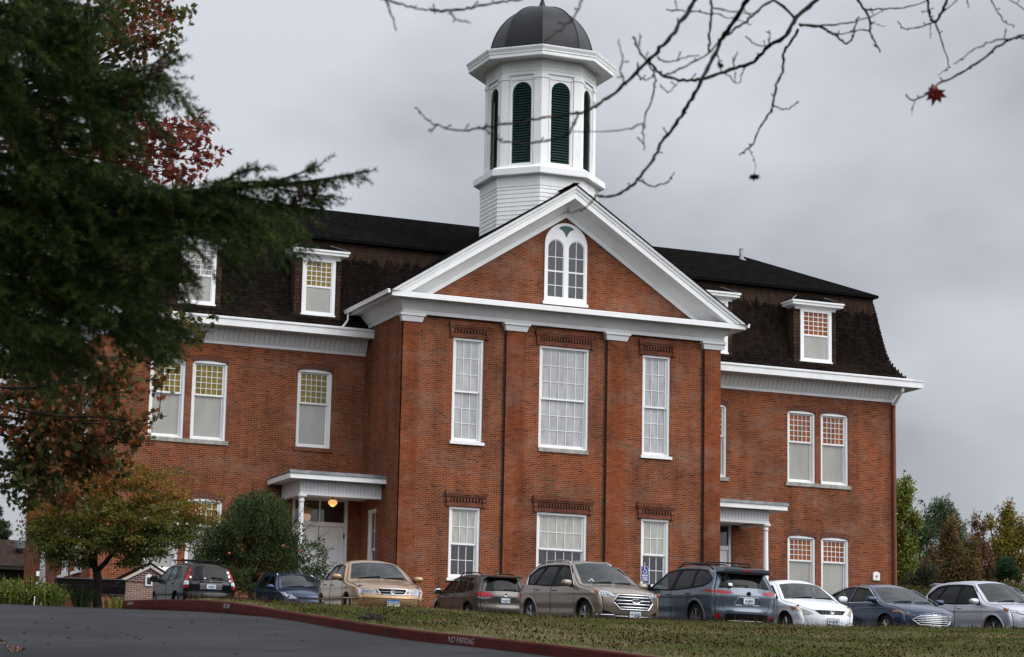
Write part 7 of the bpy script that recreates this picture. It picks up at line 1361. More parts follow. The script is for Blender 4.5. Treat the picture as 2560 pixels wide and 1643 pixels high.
# ---- bare maple twigs close overhead
TW = m_plain('twig_bark', (.014, .011, .010), .9, spec=.15, var=.4, scale=40)
c8 = lambda x, y: (1400+x/2.069, y/2.069); tt8 = lambda x, y: (1100+x/2.5667, y/2.5667)
mb_root = at(2900, -1500, 10.5)
mapl_b = at(3300, 1700, 10.0); mapl_b[2] = road_z(10)-.2
bare = thing('bare_maple_tree', tuple(mapl_b), 'bare maple boughs with two last red leaves hanging into the sky at the upper right', 'tree')
LINES = [(8.2, .0085, .0045, c8, [(760, -110), (700, 0), (650, 75), (590, 170), (520, 250), (440, 330), (330, 440), (230, 520), (160, 565), (90, 585)]),
 (7.6, .0042, .0022, tt8, [(885, 725), (700, 750), (590, 770), (470, 790), (330, 815), (240, 830), (100, 835), (0, 805), (-70, 780), (-160, 690)]), (7.6, .003, .0018, tt8, [(-20, 800), (-60, 850)]),
 (7.4, .0042, .0022, tt8, [(885, 725), (840, 840), (780, 880), (700, 905), (590, 920), (430, 915), (370, 890), (320, 850), (250, 815)]),
 (8.6, .0085, .0045, c8, [(1050, -130), (970, 0), (890, 120), (830, 210), (780, 320), (730, 420), (670, 530), (600, 640), (530, 730), (480, 830), (400, 930), (350, 975), (290, 1010), (200, 1020)]), (8.4, .0035, .0018, tt8, [(1040, 1258), (1000, 1260), (950, 1320), (870, 1360), (790, 1370)]),
 (8.6, .0036, .002, c8, [(400, 930), (440, 950), (490, 960), (560, 940), (585, 895)]), (9.6, .0095, .005, c8, [(1420, -110), (1330, 0), (1220, 95), (1170, 180), (1080, 240), (1000, 320), (880, 360), (740, 410), (640, 415), (540, 395), (490, 350), (460, 310)]),
 (9.7, .006, .005, c8, [(1220, 95), (1110, 0), (1030, -70)]), (9.6, .006, .003, c8, [(1235, 125), (1340, 140), (1400, 170), (1450, 205), (1490, 225), (1520, 170), (1540, 90)]), (9.8, .0045, .002, c8, [(1240, 135), (1400, 130), (1530, 110), (1670, 60)]),
 (9.5, .006, .0028, c8, [(1230, 150), (1200, 210), (1155, 280), (1155, 360), (1120, 440), (1100, 540), (1080, 590), (1040, 650), (1000, 740), (970, 770), (930, 795)]), (9.5, .003, .002, c8, [(1100, 548), (1160, 565), (1210, 545), (1230, 525)]), (9.5, .0016, .001, c8, [(975, 770), (990, 800), (1010, 860), (1006, 900)]),
 (8.9, .0055, .004, c8, [(775, -60), (780, 0), (785, 70), (775, 160), (770, 265)]), (9.0, .005, .004, c8, [(1110, 0), (1040, 40), (960, 110), (880, 170), (830, 210)]), (8.6, .003, .0016, c8, [(550, 50), (660, 60), (790, 70), (890, 95), (990, 130)]), (7.9, .003, .0016, c8, [(790, 40), (900, 65), (1000, 75)]),
 (8.0, .0032, .0018, c8, [(510, 295), (550, 320), (650, 300), (720, 285)]), (8.2, .0035, .003, c8, [(540, 390), (640, 350), (760, 280), (860, 180)]), (7.4, .0032, .0016, c8, [(340, 435), (310, 370), (320, 290), (300, 210)]), (8.2, .0042, .002, c8, [(380, 190), (410, 260), (460, 330), (490, 400), (480, 500), (430, 630), (430, 700), (440, 775)]), (8.0, .003, .0015, c8, [(430, 640), (310, 675), (80, 680)]),
 (8.2, .0028, .0016, c8, [(410, 240), (415, 180)]), (8.2, .003, .0018, c8, [(400, 325), (410, 400), (450, 410), (490, 395)]), (8.4, .0026, .0015, c8, [(520, 440), (560, 475), (620, 420)]), (8.7, .003, .0016, c8, [(815, 280), (830, 350), (880, 400), (920, 430), (945, 380)]), (8.9, .003, .0016, c8, [(900, 350), (905, 300), (920, 265)]),
 (9.3, .003, .0018, c8, [(960, 190), (1020, 235), (1075, 240)]), (9.3, .003, .0018, c8, [(1080, 240), (1085, 200), (1085, 155)]), (10.0, .0065, .003, c8, [(1500, -80), (1545, 0), (1600, 90), (1600, 160), (1630, 220), (1660, 270)]), (10.2, .004, .0022, c8, [(1590, 50), (1690, 45), (1780, 40), (1900, 5)]), (10.0, .0035, .002, c8, [(1600, 160), (1560, 155), (1450, 175), (1350, 150)]), (10.0, .002, .001, c8, [(1605, 115), (1680, 135)]),
 (10.4, .007, .005, c8, [(2020, -80), (2000, 0), (1960, 90), (1930, 115), (1905, 50), (1900, -40)]), (10.4, .004, .002, c8, [(1930, 115), (1860, 140), (1780, 150), (1755, 120)]), (10.4, .0038, .002, c8, [(1940, 118), (1980, 230), (2015, 345)]), (10.4, .0022, .0012, c8, [(2015, 345), (1960, 385)]), (10.3, .002, .0012, c8, [(1915, 120), (1915, 200)]), (10.2, .003, .002, c8, [(2060, -10), (1960, 90)]),
 (9.2, .0055, .0028, c8, [(2520, 150), (2400, 185), (2310, 215), (2180, 310), (2050, 390), (1940, 440), (1900, 480), (1830, 520), (1790, 490)]), (9.2, .0022, .0012, c8, [(1830, 520), (1820, 590)]), (8.6, .0034, .0018, c8, [(2520, 180), (2400, 195), (2230, 215), (2130, 265), (2040, 330)]), (9.9, .003, .0018, c8, [(2220, -20), (2280, 90), (2320, 125), (2350, 132)]), (9.9, .003, .0018, c8, [(2300, -20), (2400, 45)]), (9.9, .003, .0015, c8, [(1870, 62), (1920, 60)]), (9.8, .0028, .0015, c8, [(2100, -10), (2115, 40)]),
 (7.8, .0048, .0028, tt8, [(-60, 55), (0, 70), (130, 65), (250, 40), (400, 15), (540, -10), (700, -60)]), (7.0, .003, .0016, tt8, [(60, 90), (130, 130), (190, 145)]), (6.6, .0032, .002, tt8, [(930, -60), (910, 0), (860, 110), (770, 190), (680, 260)]), (7.2, .0035, .002, tt8, [(-360, -30), (-330, 40), (-310, 110), (-285, 200)]), (7.4, .0038, .002, tt8, [(-380, -10), (-240, 30), (-120, 60), (0, 70)])]
tw = MB()
for i, (d, r0, r1, mp_, pts) in enumerate(LINES):
    P_ = []; 
    for j, (x, y) in enumerate(pts): a, b = mp_(x, y); P_.append(at(a, b, d+.10*math.sin(1.3*j+i)))
    S_ = smooth_poly(P_, 5); S_ = [p+RNG.normal(0, .0022, 3) for p in S_]; rr = np.linspace(r0, r1, len(S_))*(1+.16*np.sin(np.arange(len(S_))*1.9+i)); tw.tube(S_, list(rr), 6)
    # buds and spurs
    for k in range(3, len(S_), 5):
        if RNG.random() < .7: u = RNG.normal(size=3); u /= np.linalg.norm(u); u = u*.6+np.array((0, 0, .3)); l = RNG.uniform(.012, .045); tw.tube([S_[k], S_[k]+u*l*.6, S_[k]+u*l], [rr[k]*.55, .0022, .003], 5)
    tw.tube([S_[-1], S_[-1]+(S_[-1]-S_[-2])*.35], [r1*1.5, r1*.5], 5)
for (x, y), d in (((760, -110), 8.2), ((1050, -130), 8.6), ((1420, -110), 9.6), ((1500, -80), 10.0), ((2020, -80), 10.4), ((2520, 150), 9.2), ((2520, 180), 8.6)):
    a, b = c8(x, y); p = at(a, b, d); tw.tube(wob([p, (p+mb_root)/2+(0, 0, .1), mb_root], .01), list(np.linspace(.010, .03, 9)), 6)
a, b = tt8(700, -60); p = at(a, b, 7.8); tw.tube(wob([p, (p+mb_root)/2, mb_root], .01), list(np.linspace(.006, .02, 9)), 5)
tw.build('branches', TW, bare, True); tk = MB(); tk.tube([mapl_b-(0, 0, .2), at(3260, 600, 10.2), mb_root, at(2800, -2400, 10.6)], [.16, .12, .08, .04], 10); tk.build('trunk', TW, bare, True)
RL = m_plain('red_leaf', (.26, .018, .016), .6, var=.3, scale=30)
def big_leaf(x, y, d, s, mat, ang, tilt):
    c = at(x, y, d); ca, sa = math.cos(ang), math.sin(ang); ex = RT*ca+UP*sa; ey = (-RT*sa+UP*ca)*math.cos(tilt)+FW*math.sin(tilt); n = np.cross(ex, ey); mb = MB(); mb.add([tuple(c+s*(ex*u+ey*(v-.3)+n*(.25*abs(u)))) for u, v in MAPLELEAF], [tuple(range(len(MAPLELEAF)))]); mb.build('leaf', mat, bare)
a, b = c8(1942, 480); big_leaf(a, b, 9.2, .085, RL, math.pi*.95, .5); big_leaf(a+4, b-4, 9.22, .06, RL, 2.2, -.7); a, b = c8(1005, 910); big_leaf(a, b, 9.5, .05, m_plain('dark_red_leaf', (.06, .012, .010), .7), math.pi, .9); a, b = c8(832, 335); big_leaf(a, b, 8.8, .03, m_plain('brown_leaf', (.10, .05, .04), .8), 2.6, .6)
# ---- small Japanese maple before the bench
jb = view(228, 1424, 59.0); jb[2] = float(terr(jb[0], jb[1]))
jm = thing('japanese_maple', tuple(jb), 'spreading japanese maple with orange and green lace leaves in front of the bench', 'tree'); tk = MB(); V_ = lambda x, y, d=59.0: view(x, y, d)
tk.tube(wob([jb-(0, 0, .2), V_(229, 1385), V_(228, 1350), V_(226, 1335)], .01), list(np.linspace(.115, .095, 13)), 10)
limbs = [[(226, 1338), (212, 1310), (208, 1270), (190, 1220), (150, 1180)], [(228, 1338), (255, 1310), (278, 1280), (300, 1230), (330, 1170), (370, 1130)], [(226, 1340), (222, 1290), (240, 1230), (260, 1170), (270, 1120)], [(208, 1285), (170, 1260), (120, 1240), (90, 1245)], [(278, 1285), (340, 1260), (400, 1240), (470, 1225)], [(300, 1230), (360, 1200), (430, 1190)], [(212, 1300), (150, 1290), (110, 1280)]]
for i, l in enumerate(limbs): tk.tube(wob([V_(x, y, 59+((i*37) % 9-4)*.22*j/len(l)) for j, (x, y) in enumerate(l)], .015), list(np.linspace(.07 if i < 3 else .04, .010, (len(l)-1)*4+1)), 7)
P = []; C = []; U = []
jo = [(.20, .092, .014), (.21, .080, .015), (.15, .11, .015)]; jo2 = [(.115, .108, .014), (.13, .095, .013), (.080, .092, .012)]; jg = [(.048, .066, .011), (.060, .074, .013), (.074, .078, .013)]
ns = 0
while ns < 430:
    x, y = RNG.uniform(75, 470), RNG.uniform(1085, 1330); top = 1085+ (abs(x-275)/205)**2*105; bot = 1325-max(0, (x-300)/170)*75-max(0, (130-x)/60)*70
    if not (top < y < bot): continue
    if abs(x-245) < 45 and y > 1290: continue
    d = 59+RNG.normal(0, .95); c = V_(x, y, d); n = 105; rx = RNG.uniform(.20, .42); tilt = (x-240)/240; p = RNG.normal(size=(n, 3))*np.array((rx*.5, rx*.5, .045)); p[:, 2] -= np.hypot(p[:, 0], p[:, 1])*.28; p[:, 2] += p[:, 0]*tilt*-.12; P.append(c+p); f = (y-top)/(bot-top)+RNG.normal(0, .12); pal = jo if f < .30 else jo2 if f < .58 else jg; C.append(pick(pal, n, .3)); ns += 1
for k in range(70):    # wisps reaching out
    x, y, ex, ey = [(330, 1120, 470, 1090), (420, 1200, 515, 1165), (430, 1235, 520, 1205), (250, 1110, 300, 1085), (110, 1210, 70, 1225), (400, 1160, 450, 1125)][k % 6]; t = RNG.random(); c = V_(x+(ex-x)*t+RNG.normal(0, 8), y+(ey-y)*t+RNG.normal(0, 7), 59+RNG.normal(0, .4)); p = RNG.normal(size=(26, 3))*np.array((.14, .14, .03)); P.append(c+p); C.append(pick(jo if k % 3 else jo2, 26, .3))
tk.build('trunk', BARK, jm, True); P = np.vstack(P); leaves('crown', P, RNG.uniform(.035, .075, len(P)), np.vstack(C), MAPLELEAF, jm, -.2, flat=.5)
# ---- apple tree by the left porch
ap_b = view(585, 1420, 80.0); ap_b[2] = float(lot_z(ap_b[0], ap_b[1])); ap = thing('apple_tree', tuple(ap_b), 'dense dark green apple tree with a few red apples beside the left porch', 'tree'); tk = MB(); P = []; C = []
ag = [(.036, .060, .014), (.048, .074, .018), (.028, .046, .013), (.075, .098, .028)]
A_ = lambda x, y, d=80.0: view(x, y, d); fk = A_(590, 1375); tk.tube(wob([ap_b-(0, 0, .2), fk], .01), list(np.linspace(.12, .10, 5)), 8)
blobs = [(600, 1290, 120, 80), (530, 1310, 75, 60), (680, 1310, 80, 60), (600, 1220, 85, 60), (560, 1360, 90, 35), (680, 1360, 70, 35), (540, 1240, 50, 45), (660, 1245, 55, 45), (740, 1300, 30, 30), (480, 1330, 36, 36), (620, 1180, 40, 36), (745, 1340, 30, 26), (480, 1385, 40, 20), (500, 1290, 45, 55), (515, 1245, 36, 40), (468, 1345, 40, 42), (570, 1185, 30, 30), (655, 1195, 26, 30)]
for x, y, rx, ry in blobs:
    s = q_*80/6032; d = 80+RNG.uniform(-.8, .8); c = A_(x, y, d); tk.tube(wob([fk, (fk+c)/2-(0, 0, .1), c], .02), list(np.linspace(.05, .012, 9)), 6); n = int(rx*ry*1.15); p = blob(c, (rx*s, min(rx*s, 1.3), ry*s), n, .45); k = vnoise(p[:, 0], p[:, 2], 2.6, int(x)) > .22; P.append(p[k]); C.append(pick(ag, k.sum(), .4))
for k in range(95):      # upright water shoots
    x = RNG.uniform(455, 700); y = 1250+abs(x-600)*.45+RNG.normal(0, 14); L2 = RNG.uniform(22, 85)*(1-.4*abs(x-590)/150); d = 80+RNG.normal(0, .6); a = A_(x, y, d); b = A_(x+RNG.normal(0, 9)-4, y-L2-20, d); tk.tube([a, b], [.012, .004], 4); n = int(L2*.9)+8; t = RNG.random((n, 1)); P.append(a+(b-a)*t+RNG.normal(0, .045, (n, 3))); C.append(pick(ag, n, .4))
for (x0, y0, x1, y1) in ((690, 1330, 785, 1285), (700, 1350, 790, 1320), (710, 1310, 760, 1260), (700, 1375, 775, 1350), (480, 1310, 445, 1290), (690, 1260, 750, 1215), (680, 1240, 720, 1180), (480, 1350, 440, 1350), (700, 1300, 770, 1245)):
    d = 79.6+RNG.normal(0, .3); a, b = A_(x0, y0, d), A_(x1, y1, d); tk.tube([a, b], [.014, .004], 4); n = 46; t = RNG.random((n, 1))**.7; P.append(a+(b-a)*t+RNG.normal(0, .05, (n, 3))); C.append(pick(ag, n, .4))
tk.build('trunk', BARK, ap, True); P = np.vstack(P); leaves('crown', P, RNG.uniform(.05, .10, len(P)), np.vstack(C), OVAL, ap, .3)
APM = m_plain('apple_skin', (.34, .045, .022), .35, var=.3, scale=20)
for x, y in ((663, 1280), (703, 1292), (537, 1297)):
    c = A_(x, y, 78.4); mb = MB(); mb.lathe((c[0], c[1]), [(.003, c[2]+.040)]+[(.052*math.sin(math.pi*(i+.5)/8), c[2]+.045*math.cos(math.pi*(i+.5)/8)) for i in range(8)]+[(.002, c[2]-.042)], 12); mb.build('apple', APM, ap, True)
# ---- trees beyond the right end
def far(px, py, d): return view(px, py, d)
def ftree(name, label, d, bx, blist, pal, leafn, size, shape, tr, **kw):
    b = far(bx, 1480, d); b[2] = 4.9; s = q_*d/6032; cl = []
    for x, y, rx, ry, *pl in blist: cl.append((far(x, y, d+RNG.uniform(-1, 1)*rx*s*.6), (rx*s, max(rx*s*.9, .4), ry*s), rx*ry/1000.0, *pl))
    return tree(name, label, 'tree', b, cl, pal, leafn, size, shape, tr, 'trees beyond the right end of the schoolhouse', **kw)
yg = [(.19, .21, .028), (.14, .18, .025), (.22, .23, .04), (.09, .13, .022)]; dg = [(.034, .066, .018), (.046, .082, .022), (.06, .092, .026)]; rb = [(.19, .070, .036), (.13, .064, .03), (.17, .088, .034), (.085, .09, .024), (.08, .096, .022)]; og = [(.24, .15, .016), (.12, .13, .02), (.28, .17, .02), (.09, .11, .02)]
ftree('ash_tree', 'yellow green leafy tree rising directly against the right end of the schoolhouse', 112, 2105, [(2090, 1250, 40, 90), (2110, 1200, 30, 60), (2125, 1150, 18, 36), (2115, 1290, 40, 60), (2142, 1215, 18, 20), (2120, 1350, 40, 50), (2105, 1170, 22, 50), (2150, 1235, 12, 12)], yg, 210, .16, OVAL, .16, sprout=3)
ftree('pine_tree', 'rounded dark green evergreen behind the red shrubs', 135, 2205, [(2205, 1225, 48, 50), (2180, 1260, 50, 50), (2235, 1255, 34, 50), (2205, 1190, 30, 26), (2170, 1310, 50, 60), (2240, 1300, 40, 60), (2150, 1270, 30, 40)], dg, 330, .17, LANCE, .2, up=.5, sprout=2)
ftree('red_maple', 'broad russet leaved tree in front of the dark evergreen', 104, 2235, [(2235, 1330, 55, 60), (2225, 1260, 26, 50), (2200, 1340, 50, 50), (2270, 1340, 40, 55), (2240, 1230, 12, 26), (2190, 1385, 60, 40), (2265, 1390, 60, 40), (2280, 1290, 22, 40)], rb, 250, .12, OVAL, .10, sprout=3, shell=.6)
ftree('narrow_red_tree', 'slender dark red tree between the russet tree and the orange one', 108, 2292, [(2290, 1260, 16, 40), (2300, 1290, 20, 40), (2285, 1225, 8, 22), (2305, 1240, 8, 18), (2298, 1340, 24, 50), (2320, 1340, 22, 40)], [(.16, .050, .032), (.13, .066, .028), (.09, .076, .024)], 300, .11, OVAL, .07, sprout=4, shell=.7)
ftree('orange_tree', 'tall orange and green autumn tree at the right edge of the picture', 110, 2370, [(2365, 1240, 36, 45), (2345, 1290, 40, 45), (2390, 1290, 40, 50), (2360, 1200, 16, 26), (2320, 1230, 16, 16), (2400, 1250, 26, 30), (2380, 1340, 50, 50), (2340, 1350, 36, 40), (2430, 1300, 40, 60), (2318, 1215, 8, 8)], og, 250, .13, OVAL, .13, sprout=4, shell=.6)
ftree('round_bush', 'small round glossy green bush before the orange tree', 100, 2358, [(2358, 1325, 26, 24), (2345, 1340, 24, 20), (2372, 1342, 24, 18)], [(.02, .05, .018), (.03, .065, .022)], 700, .08, OVAL, .05)
ftree('purple_bush', 'dark purple leaved bush at the foot of the yellow green tree', 102, 2150, [(2150, 1365, 40, 30), (2175, 1345, 30, 26), (2125, 1385, 30, 30)], [(.05, .036, .03), (.06, .06, .02), (.04, .05, .018)], 520, .09, OVAL, .05)
ftree('green_bush', 'low yellow green bush below the russet tree, above the navy sedan', 98, 2200, [(2130, 1395, 50, 22), (2200, 1400, 60, 22), (2290, 1395, 60, 26), (2360, 1390, 60, 26)], [(.08, .09, .02), (.05, .07, .016), (.10, .06, .02)], 420, .10, OVAL, .05)
ftree('edge_fir', 'green conifer boughs at the far left edge above the shed roof', 118, -20, [(-5, 1230, 30, 12), (5, 1250, 26, 10), (-25, 1200, 30, 25), (-20, 1270, 36, 14), (12, 1262, 8, 8)], [(.03, .05, .016), (.045, .065, .02)], 1100, .16, LANCE, .2, up=.1)
bpy.data.objects['edge_fir']['group'] = 'trees at the left edge'; del bpy.data.objects['edge_fir']['group']
# ---- garden plants at the left of the bench
def sword_plant(label, x, y, d, w_, h_, n, pal, leafy=0):
    b = view(x, y, d); b[2] = float(terr(b[0], b[1])); t = thing('garden_plant', tuple(b), label, 'plant', 'garden plants beside the bench'); a = RNG.uniform(0, 6.28, n); r = w_*.5*RNG.random(n)**.5; P = b+np.stack([np.cos(a)*r, np.sin(a)*r, np.zeros(n)], 1); h = RNG.uniform(.5, 1.0, n)*h_; ln = RNG.uniform(.1, .55, n); dx = np.stack([np.cos(a)*ln*h, np.sin(a)*ln*h, h], 1); w3 = np.stack([-np.sin(a), np.cos(a), 0*a], 1)*RNG.uniform(.012, .024, n)[:, None]
    m = P+dx*.6; m[:, 2] += h*.08; V = np.stack([P-w3*.6, P+w3*.6, m+w3, m-w3], 1); V2 = np.stack([m-w3, m+w3, P+dx*np.array((1.2, 1.2, .98))+w3*.1, P+dx*np.array((1.2, 1.2, .98))-w3*.1], 1); V = np.concatenate([V, V2]).reshape(-1, 3); c = pick(pal, n, .35); np_mesh('blades', V, np.arange(len(V)).reshape(-1, 4), LEAF, t, col=np.repeat(np.vstack([c, c]), 4, 0))
    if leafy: p = blob(b+np.array((0, 0, h_*.42)), (w_*.6, w_*.5, h_*.42), leafy, .6); leaves('foliage', p, RNG.uniform(.05, .11, leafy), pick(pal, leafy, .35), OVAL, t, .2)
    return t
gp_ = [(.13, .16, .022), (.085, .12, .018), (.19, .19, .035), (.035, .055, .012), (.05, .075, .014)]
sword_plant('leafy yellow green garden plant at the picture\'s left edge', 18, 1420, 63, 1.1, .85, 26, gp_, 1500); sword_plant('tall rust tipped sword leaved plant below the shed eave', 62, 1422, 64, .9, 1.0, 70, gp_+[(.16, .07, .02), (.03, .05, .012)], 650); sword_plant('bushy lime green plant touching the bench\'s left end', 112, 1422, 63.5, .95, .80, 30, gp_, 1300); sword_plant('small dark green seedling in front of the bench', 192, 1424, 58.5, .45, .62, 80, [(.025, .045, .012), (.035, .055, .014)], 160); sword_plant('yellowing leafy tuft to the right of the bench leg', 278, 1424, 62, .4, .45, 40, [(.20, .19, .03), (.14, .15, .03)], 40); sword_plant('dried yellow perennial under the bench seat', 250, 1424, 63.5, .7, .42, 50, [(.22, .17, .05), (.15, .12, .04), (.06, .03, .02)], 60)
# ---- unseen wood behind the photographer, added and heightened to darken reflections in paint and glass
n = 16000; a = RNG.uniform(R_(115), R_(290), n); r = RNG.uniform(26, 55, n); x, y = CAM[0]+r*np.sin(a), CAM[1]+r*np.cos(a); hh = 13+12*vnoise(x, y, .12, 31); P = np.stack([x, y, -4+hh*RNG.random(n)**.8], 1)
tag(leaves('unseen_woodland', P, RNG.uniform(.7, 1.3, n), pick([(.022, .040, .014), (.03, .05, .016), (.07, .05, .02)], n), OVAL, None), 'leafy wood on the slope behind the photographer', 'wood', kind='stuff')
# ================================================================== small things
# ---- bench
BL = m_plain('black_steel', (.008, .008, .009), .4, .3, var=.3)
bc = view(209, 1422, 66.0); ang = R_(-14)
bench = thing('park_bench', tuple(bc), 'black slatted steel bench with curled arms behind the small maple', 'bench', rot=(0, 0, ang)); W2 = .93; bench.scale = (1, 1, .87)
mb = MB(); mb.tube([(-W2, .0, .86), (W2, .0, .86)], .03, 8); mb.tube([(-W2, .06, .40), (W2, .06, .40)], .022, 8)
for i in range(44):
    x = -W2+.03+(2*W2-.06)*i/43; mb.tube([(x, .0, .86), (x, .035, .62), (x, .07, .42)], .0205, 4)
mb.tube([(-W2, .02, .66), (W2, .02, .66)], .012, 6); mb.build('backrest', BL, bench)
mb = MB()
for i in range(44): x = -W2+.03+(2*W2-.06)*i/43; mb.tube([(x, .07, .42), (x, .30, .43), (x, .52, .42), (x, .56, .38)], .011, 4)
mb.tube([(-W2, .56, .38), (W2, .56, .38)], .022, 6); mb.build('seat', BL, bench)
for s in (-1, 1):
    mb = MB(); mb.tube([(s*W2, .0, .87), (s*W2, .06, .42), (s*W2, -.05, .0)], .035, 8); mb.build('leg', BL, bench); mb = MB(); mb.tube([(s*W2, .56, .38), (s*W2, .60, .20), (s*W2, .58, .0)], .035, 8); mb.build('leg', BL, bench)
    mb = MB(); mb.tube([(s*W2, .02, .66), (s*W2, .25, .68), (s*W2, .52, .66), (s*W2, .62, .56), (s*W2, .58, .44), (s*W2, .50, .40)], .03, 8); mb.build('armrest', BL, bench)
# ---- brick sign like a little house
sc_ = view(347, 1424, 83.0); sz = float(terr(sc_[0], sc_[1])); sign = thing('brick_sign', (sc_[0], sc_[1], sz), 'little gabled brick monument with white trimmed roof beside the black crossover', 'monument'); X0, Y0 = sc_[0], sc_[1]; hw, zb = 1.08, sz-.6; za = view(347, 1323, 83.0)[2]; zt = za-.56; sz = za-1.44
BR3 = m_brick('salvaged_brick', (.20, .085, .06), (.26, .17, .13), (.08, .05, .045), (.40, .36, .32), stain=False); BR4 = m_brick('maroon_brick', (.12, .035, .03), (.09, .028, .026), (.06, .02, .02), (.42, .38, .35), stain=False, ms=.010)
mb = MB(); mb.box(X0-hw+.02, X0+hw-.02, Y0, Y0+.9, zb, zt-.05); mb.build('base', BR3, sign)
mb = MB(); mb.prism([(X0-hw+.04, zt-.049), (X0+hw-.04, zt-.049), (X0, za-.08)], Y0-.02, Y0+.88); mb.build('gable', BR4, sign)
mb = MB()
for s in (-1, 1): mb.add([(X0+s*(hw+.14), Y0-.10, zt-.10), (X0, Y0-.10, za), (X0, Y0-.10, za-.10), (X0+s*(hw+.14), Y0-.10, zt-.20), (X0+s*(hw+.14), Y0-.03, zt-.10), (X0, Y0-.03, za), (X0, Y0-.03, za-.10), (X0+s*(hw+.14), Y0-.03, zt-.20)], [(0, 1, 2, 3), (4, 5, 6, 7), (0, 3, 7, 4), (3, 2, 6, 7), (0, 1, 5, 4)])
mb.build('trim', m_paint('cream_trim', (.55, .50, .43), .3), sign)
mb = MB()
for s in (-1, 1): mb.add([(X0+s*(hw+.17), Y0-.12, zt-.09), (X0, Y0-.12, za+.03), (X0, Y0+1.0, za+.03), (X0+s*(hw+.17), Y0+1.0, zt-.09), (X0+s*(hw+.17), Y0-.12, zt-.05), (X0, Y0-.12, za+.08), (X0, Y0+1.0, za+.08), (X0+s*(hw+.17), Y0+1.0, zt-.05)], [(0, 1, 2, 3), (4, 7, 6, 5), (0, 4, 5, 1), (0, 3, 7, 4)])
mb.build('roof', ASPH, sign)
mb = MB(); mb.prism(arch_poly(X0-.02, .125, sz+.72, sz+1.00, 10), Y0-.05, Y0-.021); w_ = mb.build('window', WHITE, sign)
mb = MB()
for c in (-.058, .018): mb.prism(arch_poly(X0+c, .036, sz+.77, sz+.98, 8), Y0-.055, Y0-.0505)
mb.build('pane', GREYG, w_)
# ---- accessible parking sign
sp_ = at(1611.5, 1500, 79.0); top = at(1611.5, 1415, 79.0)[2]; bs = float(lot_z(sp_[0], sp_[1])); ps = thing('parking_sign', (sp_[0], sp_[1], bs), 'blue accessible parking sign on a post before the right hand lower window', 'sign'); X0, Y0 = sp_[0], sp_[1]
mb = MB(); mb.box(X0-.02, X0+.02, Y0+.01, Y0+.03, bs-.2, top+.13); mb.build('post', STEEL, ps)
BLUE = m_plain('sign_blue', (.020, .040, .22), .5, var=.1); mb = MB(); mb.box(X0-.135, X0+.135, Y0-.002, Y0+.008, top-.49, top); pl = mb.build('sign_panel', BLUE, ps)
wl = MB(); yy = Y0-.006; q = lambda pts, r: wl.tube([(X0+a, yy, top-.14+b) for a, b in pts], r, 6)
q([(-.02, .07), (-.02, .02), (.035, .02), (.06, -.055), (.08, -.05)], .010); q([(-.02, .045), (.03, .045)], .008); wl.tube([(X0-.028, yy, top-.14+.092), (X0-.012, yy, top-.14+.092)], .017, 8); q([(-.005+.062*math.cos(t), -.03+.055*math.sin(t)) for t in np.linspace(R_(150), R_(345), 14)], .009); wl.build('wheelchair_symbol', WHITE, pl)
bd = MB()
for a, b, c, d in ((-.135, .135, top-.012, top-.006), (-.135, .135, top-.262, top-.256), (-.128, -.122, top-.262, top-.006), (.122, .128, top-.262, top-.006)): bd.box(X0+max(a, -.128), X0+min(b, .128), Y0-.0035, Y0-.0025, c, d)
bd.build('sign_border', WHITE, pl)
for i, tx in enumerate(('RESERVED', 'PARKING', 'ACCESSIBLE')):
    t = text_mesh(tx, .058, 'sign_lettering', WHITE, None, .002, .80 if i < 2 else .66, .001); t.parent = pl; t.matrix_local = Matrix(((1, 0, 0, X0), (0, 0, -1, Y0-.0045), (0, 1, 0, top-.305-.068*i), (0, 0, 0, 1)))
# ---- pendant lamp in the left porch
lx, ly = -1.33*K, 2.62; lp = thing('pendant_lamp', (lx, ly, 9.55), 'lit amber schoolhouse lamp hanging in the left porch', 'lamp')
mb = MB(); mb.lathe((lx, ly), [(.10, 9.82), (.10, 9.80), (.03, 9.78), (.025, 9.72), (.07, 9.70), (.085, 9.66)], 16); mb.build('fitter', IRON_SHADE, lp, True)
GLOW = m_plain('lamp_glass', (.75, .48, .20), .4, emit=((1.0, .52, .16), 0.85)); mb = MB(); mb.lathe((lx, ly), [(.075, 9.68), (.15, 9.64), (.175, 9.57), (.165, 9.53), (.10, 9.46), (.04, 9.42), (.002, 9.415)], 20); mb.build('lamp_shade', GLOW, lp, True)
ld = bpy.data.lights.new('lamp_light', 'POINT'); ld.energy = 5; ld.color = (1, .6, .28); ld.shadow_soft_size = .15; lo = bpy.data.objects.new('lamp_light', ld); COL.objects.link(lo); lo.location = (lx, ly, 9.30)
# ---- shed at the left edge
sd0 = view(-300, 1450, 112); sd1 = view(95, 1450, 112); X0, X1, Y0 = sd0[0], sd1[0]+.6, sd1[1]; ze = view(40, 1330, 112)[2]; zr_ = view(40, 1263, 114)[2]; zg = 4.6; shed = thing('shed', ((X0+X1)/2, Y0, zg), 'low dark timber shed with brown shingle roof behind the garden', 'shed')
TIM = m_plain('dark_timber', (.030, .023, .020), .9, var=.5, scale=2, sc3=(4, 4, .3)); mb = MB(); mb.box(X0, X1, Y0, Y0+5, zg-.5, ze); mb.build('wall', TIM, shed)
mb = MB()
for x in np.arange(X0+.8, X1, 1.9): mb.box(x, x+.14, Y0-.06, Y0-.001, zg-.3, ze-.06)
mb.box(X0, X1, Y0-.08, Y0-.002, ze-.9, ze-.75); mb.box(X0-.2, X1+.2, Y0-.62, Y0-.5, ze-.16, ze+.02); mb.build('post_frame', TIM, shed)
